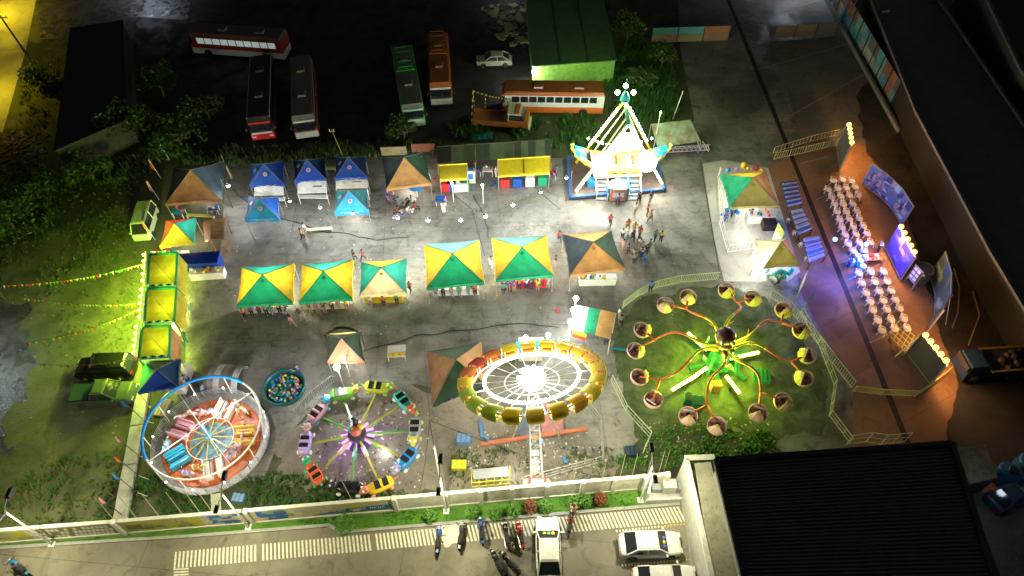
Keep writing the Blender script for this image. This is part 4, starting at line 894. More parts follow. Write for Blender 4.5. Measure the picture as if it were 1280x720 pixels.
# ------------------------------------------------------------------ tents
FB = {k: fabric(k, C[k]) for k in ('yellow', 'green', 'teal', 'cream', 'tan', 'brown', 'dark', 'dgreen', 'blue', 'bblue', 'orange', 'red', 'white', 'black', 'olive')}
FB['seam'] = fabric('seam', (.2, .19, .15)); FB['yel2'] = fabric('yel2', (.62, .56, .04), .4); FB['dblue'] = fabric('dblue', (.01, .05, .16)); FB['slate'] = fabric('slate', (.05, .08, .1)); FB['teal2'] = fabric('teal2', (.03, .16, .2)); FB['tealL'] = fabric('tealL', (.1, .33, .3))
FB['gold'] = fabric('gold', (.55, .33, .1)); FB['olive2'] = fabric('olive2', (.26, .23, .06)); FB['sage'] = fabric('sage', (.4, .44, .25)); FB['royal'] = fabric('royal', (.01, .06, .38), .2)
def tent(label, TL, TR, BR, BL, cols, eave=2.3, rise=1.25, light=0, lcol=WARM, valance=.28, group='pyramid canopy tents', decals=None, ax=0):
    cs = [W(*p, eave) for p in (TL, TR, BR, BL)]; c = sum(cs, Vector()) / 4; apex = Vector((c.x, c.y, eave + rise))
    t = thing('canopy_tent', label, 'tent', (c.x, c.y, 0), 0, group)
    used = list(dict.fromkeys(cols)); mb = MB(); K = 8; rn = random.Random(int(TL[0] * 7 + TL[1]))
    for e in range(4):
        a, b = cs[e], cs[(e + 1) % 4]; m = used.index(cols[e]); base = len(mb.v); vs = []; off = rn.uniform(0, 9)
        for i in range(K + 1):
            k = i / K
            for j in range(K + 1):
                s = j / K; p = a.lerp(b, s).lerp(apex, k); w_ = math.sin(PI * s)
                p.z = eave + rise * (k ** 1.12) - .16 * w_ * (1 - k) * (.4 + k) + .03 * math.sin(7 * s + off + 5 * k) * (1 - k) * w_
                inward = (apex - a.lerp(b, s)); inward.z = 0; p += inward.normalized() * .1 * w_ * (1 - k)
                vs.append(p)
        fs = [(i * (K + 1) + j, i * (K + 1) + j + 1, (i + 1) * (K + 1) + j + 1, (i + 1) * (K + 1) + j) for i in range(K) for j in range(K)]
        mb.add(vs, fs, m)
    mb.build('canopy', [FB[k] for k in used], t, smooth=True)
    mb = MB()
    for p in cs: mb.path([p.lerp(apex, k / 8) * 1 + Vector((0, 0, eave + rise * ((k / 8) ** 1.12) + .015 - p.lerp(apex, k / 8).z)) for k in range(9)], .03, 5)
    mb.build('seam', FB['seam'], t)
    if valance:
        mb = MB(); n = 12
        for e in range(4):
            a, b = cs[e], cs[(e + 1) % 4]; m = used.index(cols[e]); out = (a.lerp(b, .5) - c); out.z = 0; out.normalize(); vs = []
            for j in range(n + 1):
                p = a.lerp(b, j / n); w_ = math.sin(PI * j / n); p = p - out * .1 * w_; p.z -= .015; vs += [p, p + out * (.05 + .03 * (j % 2)) - up * valance]
            mb.add(vs, [(2 * j, 2 * j + 1, 2 * j + 3, 2 * j + 2) for j in range(n)], m)
        mb.build('valance', [FB[k] for k in used], t)
    for p in cs:
        q = p.lerp(c, .03); mb = MB(); mb.bar(Vector((q.x, q.y, 0)), Vector((q.x, q.y, eave - .04)), .04); mb.box((q.x, q.y, .02), (.14, .14, .04)); mb.build('leg', steel, t)
    mb = MB()
    for e in range(4):
        a, b = cs[e].lerp(c, .03) - up * .1, cs[(e + 1) % 4].lerp(c, .03) - up * .1
        for i in range(4): p, q = a.lerp(b, i / 4), a.lerp(b, (i + 1) / 4); mb.bar(p, q - up * .25, .03); mb.bar(p - up * .25, q, .03)
    mb.build('truss_frame', steel, t)
    if decals:
        mb = MB()
        for (e, s, k) in decals:
            a, b = cs[e], cs[(e + 1) % 4]; p = a.lerp(b, s).lerp(apex, k); nrm = (b - a).cross(apex - a).normalized(); nrm = nrm if nrm.z > 0 else -nrm
            u_ = (b - a).normalized(); v_ = nrm.cross(u_); vs = [p + nrm * .06 + u_ * .22 * math.cos(q) + v_ * .22 * math.sin(q) for q in [2 * PI * i / 12 for i in range(12)]]
            mb.add(vs, [tuple(range(12))], 0); vs = [p + nrm * .075 + u_ * .15 * math.cos(q) + v_ * .15 * math.sin(q) for q in [2 * PI * i / 10 for i in range(10)]]; mb.add(vs, [tuple(range(10))], 1)
        mb.build('decal', [paint('decal_w', (.35, .4, .6)), paint('decal_r', (.5, .12, .15))], t)
    if light:
        o = MB().ball((c.x, c.y, eave + .1), .09, 8, 6).build('bulb', bulbmat('tent', (1, .9, .7), 25), t)
        lamp((c.x, c.y + .5, 1.45), light * 1.9, lcol, .07, t)
    return t, cs, c
Y, Gn, T = 'yellow', 'green', 'teal'
tent('green and yellow tent at the left end of the middle row', (302, 334), (367.5, 328.6), (366, 378), (295, 382.5), ['teal', Y, Gn, Y], light=560)
tent('green and yellow tent second from the left in the middle row', (377, 330), (441, 324), (440.5, 373), (373, 378), ['teal', Y, Gn, Y], light=560)
tent('smaller teal tent with cream front panel in the middle row', (451, 327), (508, 323), (508, 366), (449, 369), ['yellow', 'teal', 'cream', 'teal'], light=480)
tent('green and yellow tent right of the cream fronted tent', (530, 305), (598.6, 299.5), (605.5, 353), (533, 360), ['tealL', Y, Gn, Y], light=620)
tent('green and yellow tent immediately left of the brown one in the row', (615, 297), (683, 294), (692.5, 344), (619.5, 350), ['tealL', Y, Gn, Y], light=700)
tent('tan and dark green tent at the right end of the middle row', (703, 292.5), (764, 288), (782, 335), (712.5, 344), ['gold', 'dgreen', 'tan', 'slate'], light=380)
tent('large brown and black tent at the upper left corner', (217, 209), (281, 201), (276, 249), (206, 255), ['black', 'slate', 'brown', 'black'], light=170, rise=1.6)
tent('small tent with orange red teal and yellow panels', (207, 275), (244, 272), (242, 303), (199, 308), ['red', 'teal', 'yel2', 'orange'], light=200, rise=1.1)
BD = [(2, .5, .5), (0, .5, .4), (3, .5, .4)]
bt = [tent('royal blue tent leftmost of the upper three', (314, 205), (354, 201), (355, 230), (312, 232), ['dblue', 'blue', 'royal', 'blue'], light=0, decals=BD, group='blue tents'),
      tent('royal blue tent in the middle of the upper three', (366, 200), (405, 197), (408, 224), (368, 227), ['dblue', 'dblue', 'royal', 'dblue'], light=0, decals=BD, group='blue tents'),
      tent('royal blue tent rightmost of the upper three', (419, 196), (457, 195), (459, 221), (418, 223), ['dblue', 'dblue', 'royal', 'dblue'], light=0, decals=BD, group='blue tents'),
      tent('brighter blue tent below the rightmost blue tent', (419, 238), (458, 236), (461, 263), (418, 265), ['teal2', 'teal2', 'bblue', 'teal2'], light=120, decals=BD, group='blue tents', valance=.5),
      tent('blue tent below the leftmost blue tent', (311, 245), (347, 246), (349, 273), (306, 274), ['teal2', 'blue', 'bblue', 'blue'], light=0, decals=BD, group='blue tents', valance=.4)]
for i, (x0, x1, y0, y1, lab) in enumerate(((318, 354, 233, 245, 'white awning board before the leftmost upper blue tent'), (372, 408, 228, 242, 'white awning board before the middle upper blue tent'), (420, 459, 223, 236, 'white awning board before the rightmost upper blue tent'))):
    mb = MB(); mb.panel(W(x0, y0, 2.1), W(x1, y0 - 2, 2.1), W(x1 + 1, y1 - 1, 1.5), W(x0, y1, 1.5), .05); a = W(x0, y1, 1.5); b = W(x1, y1, 1.5); t = thing('awning', lab, 'awning', Vector((a.x, a.y, 0)))
    mb.build('board', fabric('awning_white', (.72, .72, .7), .15), t); mb = MB()
    for p in (a, b): mb.bar(Vector((p.x, p.y, 0)), p, .05)
    mb.bar(Vector((a.x, a.y + .2, .9)), Vector((b.x, b.y + .2, .9)), .5, .06); mb.build('counter_frame', wsteel, t)
    mb = MB(); mb.box(((a.x + b.x) / 2 + .5, (a.y + b.y) / 2 + .75, 1.87), (.9, .35, .03)); mb.build('notice', P_((.12, .12, .14)), t)
tent('brown and dark green tent beside the seated group, top middle', (477, 196), (531, 189), (539, 229), (483, 236), ['dgreen', 'dgreen', 'tan', 'dark'], light=230, rise=1.6)
tent('small dark brown tent above the animal car ride', (407, 418), (449, 415), (456, 453), (409, 452), ['dark', 'dgreen', 'brown', 'dark'], light=100)
tent('tan and dark green tent tucked under the spinning wheel', (533, 439), (601, 427), (609, 481), (541, 506), ['dgreen', 'tan', 'dgreen', 'brown'], light=120, rise=1.5)
tent('green and brown booth tent with balloons on its back edge', (901, 217), (958, 214), (974.5, 257), (913, 259), ['yellow', 'brown', 'olive2', 'green'], light=260, lcol=NEUT, rise=1.5)
tent('pale yellow green tent beside the blue lit tables', (945, 299), (985, 297.6), (1001, 330), (955, 333), ['sage', 'brown', 'olive2', 'sage'], light=160, rise=1.3)
tent('deep blue tent next to the dark suv', (178, 450), (225, 448), (223, 484), (172, 491), ['dblue', 'dblue', 'royal', 'teal'], light=0, rise=.7, valance=.2)

# striped lean-to beside the wheel
t = thing('striped_awning', 'white green and orange striped sloping awning near the octopus ride', 'awning', W(742, 412))
q = [W(719, 381, 2.9), W(770, 391, 2.9), W(763, 424, 2.2), W(713, 411, 2.2)]
mb = MB()
for s0, s1, m in ((0, .33, 0), (.33, .62, 1), (.62, 1, 2)):
    a, b, c, d = q[0].lerp(q[1], s0), q[0].lerp(q[1], s1), q[3].lerp(q[2], s1), q[3].lerp(q[2], s0); mb.panel(a, b, c, d, .03, m)
mb.build('canopy', [FB['white'], FB['green'], FB['gold']], t)
mb = MB()
for p in q: mb.bar(Vector((p.x, p.y, 0)), p - up * .03, .07)
mb.build('post', wsteel, t)
mb = MB(); a, b = W(716, 414, 1.9), W(733, 420, 1.9); mb.bar(a, b, .06, .45, 0); mb.bar(a - up * .5, b - up * .5, .06, .45, 1); mb.build('sign_board', [P_((.7, .55, .03)), P_((.6, .08, .03))], t)

# entrance booths with teal borders
for i, (TL, TR, BR, BL, lab) in enumerate((((187, 319), (222, 317), (220, 357), (185, 359), 'square yellow entrance canopy with teal border, topmost of three'), ((184, 362), (221, 361), (218, 402), (181, 405), 'square yellow entrance canopy with teal border, middle of three'), ((178, 409), (213, 408), (212, 446), (174, 449), 'square yellow entrance canopy with teal border, lowest of three'))):
    z = 3.0; cs = [W(*p, z) for p in (TL, TR, BR, BL)]; c = sum(cs, Vector()) / 4; t = thing('entrance_canopy', lab, 'canopy', (c.x, c.y, 0), 0, 'yellow entrance canopies')
    mb = MB(); vs = []; K = 8
    for a_ in range(K + 1):
        for b_ in range(K + 1):
            p = cs[0].lerp(cs[1], b_ / K).lerp(cs[3].lerp(cs[2], b_ / K), a_ / K); p.z = z - .22 * math.sin(PI * a_ / K) * math.sin(PI * b_ / K) + .03 * math.sin(a_ * 2.3 + b_ * 1.7); vs.append(p)
    mb.add(vs, [(a_ * (K + 1) + b_, a_ * (K + 1) + b_ + 1, (a_ + 1) * (K + 1) + b_ + 1, (a_ + 1) * (K + 1) + b_) for a_ in range(K) for b_ in range(K)][::-1]); mb.build('canopy', FB['yel2'], t, smooth=True)
    mb = MB()
    for e in range(4): mb.bar(cs[e] + up * .08, cs[(e + 1) % 4] + up * .08, .15, .2)
    mb.build('border', paint('tealborder', (.02, .3, .25)), t)
    mb = MB(); a, b = cs[0] + up * .05, cs[2] + up * .02; mb.bar(a, b, .07, .05); mb.build('ridge_pole', paint('ridge', (.4, .36, .15)), t)
    mb = MB(); a, b = cs[3] + up * .2, cs[2] + up * .2
    for k in range(7): mb.bar(a.lerp(b, (k + .1) / 7), a.lerp(b, (k + .6) / 7), .18, .04, m=k % 2)
    mb.build('trim', [P_((.75, .75, .7)), P_((.02, .02, .02))], t)
    for p in cs: mb = MB(); mb.bar(Vector((p.x, p.y, 0)), p, .1); mb.build('leg', P_((.02, .3, .25)), t)
    mb = MB(); a, b = cs[1], cs[2]; o_ = Vector((.45, -.15, -1.3)); mb.panel(a, b, b + o_, a + o_, .03); mb.build('side_awning', FB['yel2'] if i != 2 else FB['gold'], t)
    mb = MB(); a, b = cs[0] + Vector((-.2, 0, .35)), cs[3] + Vector((-.2, 0, .35)); mb.bar(a, b, .05, .3); mb.build('sign_strip', P_((.7, .7, .4)), t)
    for k in range(5):
        p = a.lerp(b, (k + .5) / 5) + Vector((-.1, 0, .12)); MB().ball(p, .14, 8, 6).build('bulb', bulbmat('lime', (.8, 1, .25), 3.2), t)
    for k in (.15, .5, .85): lamp(a.lerp(b, k) + Vector((-.6, 0, .3)), 950, LIME, .15, t)
    lamp((c.x, c.y, 1.6), 190, (1, .95, .3), .2, t)

# counters and stalls
def table(name, label, cat, px, size, h, col, rz=0, goods=None, legs='leg', group=None, z0=0, m=None):
    t = thing(name, label, cat, W(*px) + up * z0, R(rz), group); a, b = size
    mb = MB(); mb.box((0, 0, h - .03), (a, b, .06)); mb.build('table_top', m or PL(col) if isinstance(col, str) else P_(col), t, world=False)
    mb = MB()
    if legs == 'cloth': mb.box((0, 0, (h - .07) / 2), (a * .97, b * .94, h - .07), top=1.02); mb.build('skirt', PL(col) if isinstance(col, str) else P_(col), t, world=False)
    else:
        for sx in (-1, 1):
            for sy in (-1, 1): mb = MB(); mb.bar((sx * (a / 2 - .06), sy * (b / 2 - .06), 0), (sx * (a / 2 - .06), sy * (b / 2 - .06), h - .06), .05); mb.build('leg', wsteel, t, world=False)
    if goods:
        r = random.Random(int(px[0])); 
        for k in range(goods):
            mb = MB(); s = r.uniform(.07, .14); mb.box((r.uniform(-a / 2 + .1, a / 2 - .1), r.uniform(-b / 2 + .1, b / 2 - .1), h + s), (s * 1.6, s * 1.4, s * 2), r.random()); c = r.choice(('red', 'white', 'yellow', 'blue', 'pink', 'green', 'orange')); mb.build('goods', PL(c), t, world=False)
    return t
for i, (x, y, w_, c, lab) in enumerate(((331, 386, 4.0, 'white', 'white prize counter under the leftmost green yellow tent'), (408, 381, 4.0, 'cream', 'cream prize counter under the second green yellow tent'), (481, 373, 3.4, 'yellow', 'yellow prize counter under the cream fronted tent'), (570, 364, 4.2, 'white', 'white prize counter under the fourth tent of the row'), (656, 355, 4.4, 'red', 'red prize counter under the tent left of the brown one'), (746, 352, 3.4, 'white', 'white counter under the brown tent of the middle row'))):
    table('game_counter', lab, 'counter', (x, y + 2), (w_, .7), .9, c, 2, 12, 'cloth', 'prize counters')
table('long_table', 'long table with bright royal blue top at the upper left stalls', 'table', (252, 336), (4.0, 1.4), 1.5, (.01, .05, .42), 5, 0, 'cloth')
table('white_counter', 'white cluttered counter in front of the royal blue table', 'counter', (262, 346), (3.1, .8), .9, 'white', 5, 14, 'cloth')
table('white_counter', 'white counter strip between the multicoloured tent and yellow canopy', 'counter', (216, 324), (3.6, .5), .9, 'white', 2, 16, 'cloth')
table('ticket_counter', 'white ticket counter along the right side of the deep blue tent', 'counter', (232, 478), (.8, 2.4), 1.0, 'white', 0, 3, 'cloth')
table('white_rack', 'white slatted rack beside the middle entrance canopy', 'rack', (232, 392), (.9, 2.2), 1.0, 'white', 20, 2)
table('white_rack', 'white slatted rack beside the lowest entrance canopy', 'rack', (226, 418), (1.0, 1.6), .9, 'white', 0, 2)
table('drink_table', 'white and yellow folding table between dark tent and car ride', 'table', (497, 445), (1.5, 1.2), .75, 'white', 5, 0)
t = bpy.context.scene.objects.get('drink_table')
for k in range(3): mb = MB(); mb.box((-.45 + k * .45, -.4, .83), (.35, .3, .14)); mb.build('yellow_tub', PL('yellow'), t, world=False)
table('bench', 'long pale wooden bench beside the two people in the open court', 'bench', (398, 290), (2.8, .35), .45, (.5, .52, .38), 5, 0)
table('bench', 'yellow green bench under the large brown tent', 'bench', (252, 273), (2.7, .35), .45, (.5, .55, .12), -3, 0)
table('bench', 'pale yellow bench between the two right blue tents', 'bench', (413, 214), (1.3, .4), .5, (.5, .55, .25), 0, 0)
for x, y, c, lab in ((552, 255, 'blue', 'blue table before the brown tent in the top middle'), (226, 270, 'bblue', 'bright blue table under the large brown tent'), (268, 266, 'blue', 'blue plastic table in the right half of the large brown tent'), (594, 219, 'bblue', 'small sky blue table between the two yellow stalls'), (610, 218, 'white', 'small white table between the two yellow stalls'), (689, 222, 'blue', 'blue chair like stand right of the long yellow stall')):
    table('plastic_table', lab, 'table', (x, y), (1.1, .8), .75, c, RND.uniform(-15, 15), 3)
def stool(px, c, lab):
    t = thing('plastic_stool', lab, 'stool', W(*px), R(RND.uniform(0, 90))); mb = MB(); mb.lathe([(0, .45), (.16, .45), (.17, .42), (.15, .4)], n=10); mb.build('seat', PL(c), t, world=False)
    for k in range(4): a = PI / 4 + k * PI / 2; mb = MB(); mb.bar((.13 * math.cos(a), .13 * math.sin(a), .42), (.18 * math.cos(a), .18 * math.sin(a), 0), .04); mb.build('leg', PL(c), t, world=False)
stool((617, 231), 'blue', 'blue stool before the white table between yellow stalls'); stool((641, 222), 'white', 'white stool in front of the long yellow stall'); stool((533, 237), 'red', 'red stool at the right corner of the middle brown tent')
stool((544, 227), 'red', 'red stool right of the middle brown tent'); stool((479, 236), 'blue', 'blue stool left of the middle brown tent'); stool((715, 392), 'white', 'white stool beside the striped awning'); stool((698, 391), 'red', 'red stool alone on the concrete left of the striped awning')
# yellow roofed stalls
for i, (TL, TR, BR, BL, lab, c, light) in enumerate((((549, 207), (584, 205), (584, 222), (550, 224), 'small yellow roofed stall behind the row of bulbs', (.42, .34, .01), 0), ((622, 200), (687, 196), (687, 215), (623, 219), 'long two panel yellow roofed stall behind the row of bulbs', (.62, .48, .01), 0))):
    t = thing('yellow_stall', lab, 'stall', W((BL[0] + BR[0]) / 2, BL[1] + 6)); q = [W(TL[0], TL[1], 2.5), W(TR[0], TR[1], 2.5), W(BR[0], BR[1], 2.2), W(BL[0], BL[1], 2.2)]
    mb = MB(); mb.panel(*q, .05); mb.build('roof', mat('stall_yellow%d' % i, c, .6, var=.15), t)
    mb = MB(); mb.bar(q[3] - up * .15 + Vector((0, -.04, 0)), q[2] - up * .15 + Vector((0, -.04, 0)), .05, .2); mb.build('trim', P_((.7, .6, .05)), t); mb = MB(); mb.bar(q[0] + up * .05, q[1] + up * .05, .08, .14); mb.build('trim', P_((.7, .6, .05)), t)
    if i: mb = MB(); mb.bar(q[0].lerp(q[1], .5) + up * .05, q[3].lerp(q[2], .5) + up * .05, .06, .05); mb.build('roof_seam', dsteel, t)
    for p in q: mb = MB(); mb.bar(Vector((p.x, p.y, 0)), p - up * .03, .07); mb.build('post', steel, t)
    if not i: mb = MB(); a, b = W(567, 229, 1.1), W(585, 228, 1.1); mb.bar(a, b, .9, .08); mb.bar(a - up * .5, b - up * .5, .7, .9); mb.build('counter', PL('white'), t)
    for k in range(4): mb = MB(); p = q[3].lerp(q[2], (k + .5) / 4) + Vector((0, .6, 0)); mb.box((p.x, p.y, .6), (.9, .5, 1.1)); mb.build('game_cabinet', PL(('red', 'blue', 'white', 'green')[k]), t)
t = thing('water_dispenser', 'pale blue and white vending cabinet right of the small yellow stall', 'cabinet', W(589, 227)); mb = MB(); mb.box((0, 0, .8), (.9, .6, 1.6)); mb.build('cabinet', PL('white'), t, world=False, bevel=.03); mb = MB(); mb.box((0, -.31, 1.0), (.5, .04, .7)); mb.box((0, 0, 1.62), (.5, .4, .05)); mb.build('panel', PL('bblue'), t, world=False)
# wooden pallet stall
t = thing('wooden_stall', 'brown slatted wooden hut roof between the upper left tents', 'hut', W(270, 305))
a, b, c_, d = W(264, 274, 2.2), W(281, 272, 2.2), W(280, 300, 2.0), W(263, 300, 2.0)
for k in range(9): mb = MB(); p, q = a.lerp(d, k / 9), a.lerp(d, (k + .8) / 9); p2, q2 = b.lerp(c_, k / 9), b.lerp(c_, (k + .8) / 9); mb.panel(p, p2, q2, q, .05); mb.build('roof_board', wood, t)
mb = MB(); e, f_ = W(254, 277, 1.3), W(256, 303, 1.3); mb.panel(a - up * .05, d - up * .05, f_, e, .04); mb.build('side_boards', mat('dark_wood', (.2, .09, .03), .7, var=.4), t)
mb = MB(); [mb.bar(Vector((p.x, p.y, 0)), p - up * .04, .09) for p in (a, b, c_, d)]; mb.build('post', wood, t)
lamp(W(258, 302, 1.5), 70, (1, .6, .2), .1, t)
# cloth valance flap of the big brown tent
# arch sign
t = thing('arch_sign', 'dark arched sign with yellow strip behind the small dark tent', 'sign', W(429, 425)); mb = MB(); a, b = W(406, 419, 1.8), W(451, 416, 1.8)
mb.path([a.lerp(b, k / 10) + up * math.sin(PI * k / 10) * .9 for k in range(11)], .12, 6); mb.build('arch', P_((.02, .02, .015)), t); mb = MB(); mb.bar(a + up * .12, b + up * .12, .06, .2); mb.build('strip', P_((.6, .6, .2)), t); mb = MB(); [mb.bar(Vector((p.x, p.y, 0)), p, .08) for p in (a, b)]; mb.build('post', dsteel, t)
# floodlight mast by small tent
def flood(label, px, z, pw, col=(1, 1, .95), r=.17, st=40, pole=True, name='flood_light'):
    p = W(px[0], px[1], z); t = thing(name, label, 'lamp', (p.x, p.y, 0), 0, None); mb = MB(); mb.ball(p, r, 10, 7); mb.build('bulb', bulbmat('fl_%.1f%.1f%.1f' % tuple(col), col, st), t)
    if pole: mb = MB(); mb.tube((p.x, p.y + .05, 0), (p.x, p.y + .05, z - r), .04); mb.build('pole', wsteel, t)
    mb = MB(); mb.lathe([(r * .5, -r * 1.5), (r * .9, -r * .6)], p, 8); mb.build('socket', dsteel, t)
    lamp(p + Vector((0, -.05, -r - .25)), pw * .35, col, r, t); lamp(p + Vector((0, -.1, r + .3)), pw * .65, col, r, t); return t
flood('very bright white floodlight at the foot of the small dark tent', (421, 459), 3.2, 950, r=.26, st=60); flood('small pale lamp just above the brightest floodlight', (430, 447), 2.9, 60, (.8, 1, 1), .12, 8)
for x, y, lab in ((720, 373, 'topmost white floodlight beside the striped awning'), (717, 387, 'second white floodlight beside the striped awning'), (713, 402, 'third white floodlight at the striped awning corner')): flood(lab, (x, y), 3.1, 520, r=.22)
flood('small white bulb below the striped awning', (709, 425), 1.8, 120, r=.12)
# bulb string over the court
t = thing('festoon_string', 'string of bare white bulbs hanging over the open court', 'string lights', W(480, 260)); BZ = 3.6
BL_ = [(285, 232), (362, 251), (400, 259), (441, 266), (497, 272), (535, 275), (576, 275), (607, 270), (641, 256), (676, 240), (708, 222)]
pts = [W(x, y, BZ) for x, y in BL_]
for i, p in enumerate(pts):
    q = p - up * .0; MB().ball(q, .17 if i in (0, 4, 5, 6, 7, 8) else .14, 10, 7).build('bulb', bulbmat('court', (.97, 1, 1), 30), t); MB().lathe([(.05, .26), (.09, .22), (.16, .1), (.15, .08)], q, 8).build('socket', dsteel, t); lamp(q - up * .32, 430, (.95, 1, .97), .12, t)
mb = MB(); 
for a, b in zip(pts[:-1], pts[1:]): mb.path([a.lerp(b, k / 6) + up * (.2 - .15 * math.sin(PI * k / 6)) for k in range(7)], .012, 4)
mb.build('cable', cable, t)
for x, y, lab in ((565, 229, 'bulb hanging before the small yellow stall'), (603, 231, 'bulb hanging between the yellow stalls')): flood(lab, (x, y), 2.6, 170, r=.12, pole=True)
for i, (x, y, lab) in enumerate(((291, 300, 'plain pole carrying the bulb string at its left end'), (594, 320, 'plain pole carrying the bulb string in the middle'), (712, 250, 'plain pole carrying the bulb string at its right end'))):
    if i != 1: utility_pole(lab, (x, y - (40 if i == 0 else 0)), 3.9, (0, 0), None, dsteel, .04)
# small flag sticks
for i, (x, y, c) in enumerate(((201, 223, 'orange'), (199, 250, 'pink'), (194, 300, 'orange'), (212, 200, 'bblue'))):
    t = thing('flag', ('orange feather flag left of the large brown tent', 'pale pink feather flag beside the minivan', 'orange feather flag below the minivan', 'light blue feather flag on the grass bank')[i], 'flag', W(x, y)); mb = MB(); mb.tube((0, 0, 0), (-.35, .2, 2.4), .02); mb.build('pole', wsteel, t, world=False); mb = MB(); mb.panel((-.15, .1, 1.0), (-.35, .2, 2.4), (-.5, .2, 2.3), (-.5, .1, 1.2), .02); mb.build('banner', PL(c), t, world=False)
# ------------------------------------------------------------------ octopus ride
oc = W(898, 462); oc = Vector((oc.x, oc.y, 0)); t = thing('octopus_ride', 'octopus ride with eight curved arms carrying pink and yellow cups', 'fairground ride', oc)
cups = [(275, 155), (360, 125), (503, 100), (602, 130), (717, 173), (782, 250), (808, 345), (795, 430), (715, 517), (622, 558), (468, 607), (360, 570), (228, 512), (176, 425), (162, 326), (187, 248)]
hubp = W(897, 452, 0)
gm = paint('ride_green', (.012, .1, .06)); om = paint('arm_red', (.6, .12, .03)); ym = paint('arm_yellow', (.5, .42, .04)); pinkm = paint('cup_pink', (.8, .5, .48)); shellm = paint('cup_yellow', (.55, .5, .06))
mb = MB(); mb.lathe([(1.3, 0), (1.3, .3), (.9, .4), (.75, 1.6), (.9, 1.7), (.9, 2.1), (0, 2.2)], hubp, 16); mb.build('pedestal', gm, t)
mb = MB()
for k in range(6):
    a = k * PI / 3 + .3; mb.bar(hubp + Vector((0, 0, .25)), hubp + Vector((math.cos(a) * 2.6, math.sin(a) * 2.6, .15)), .28, .22)
mb.build('outrigger', gm, t)
for sx in (-1, 1):
    for sy in (-1, 1): mb = MB(); mb.bar(hubp + Vector((sx * .9, sy * .9, 2.2)), hubp + Vector((sx * 1.2, sy * 1.2 - .3, .3)), .22); mb.build('brace', gm, t)
hb = W(900, 425, 0); hz = 3.7; hd_ = Vector((hubp.x - .2, hubp.y, hz))
mb = MB(); mb.ball(hd_, (.82, .82, .75), 18, 12); mb.ball(hd_ + Vector((0, -.3, -.55)), (.7, .7, .6), 12, 8); mb.path([hd_ + Vector((-.1, -.6, -.6)), hd_ + Vector((0, -1.2, -1.1)), hd_ + Vector((.2, -1.6, -2.0))], [.35, .22, .1]); mb.build('octopus_head', mat('head_maroon', (.13, .045, .035), .35, var=.5, scale=3), t, smooth=True)
for s in (-1, 1): mb = MB(); mb.ball(hd_ + Vector((s * .4, -.78, .15)), .2, 8, 6, m=0); mb.ball(hd_ + Vector((s * .44, -.94, .17)), .1, 8, 6, m=1); mb.build('eye', [PL('white'), PL('black')], t)
CZ = 1.35
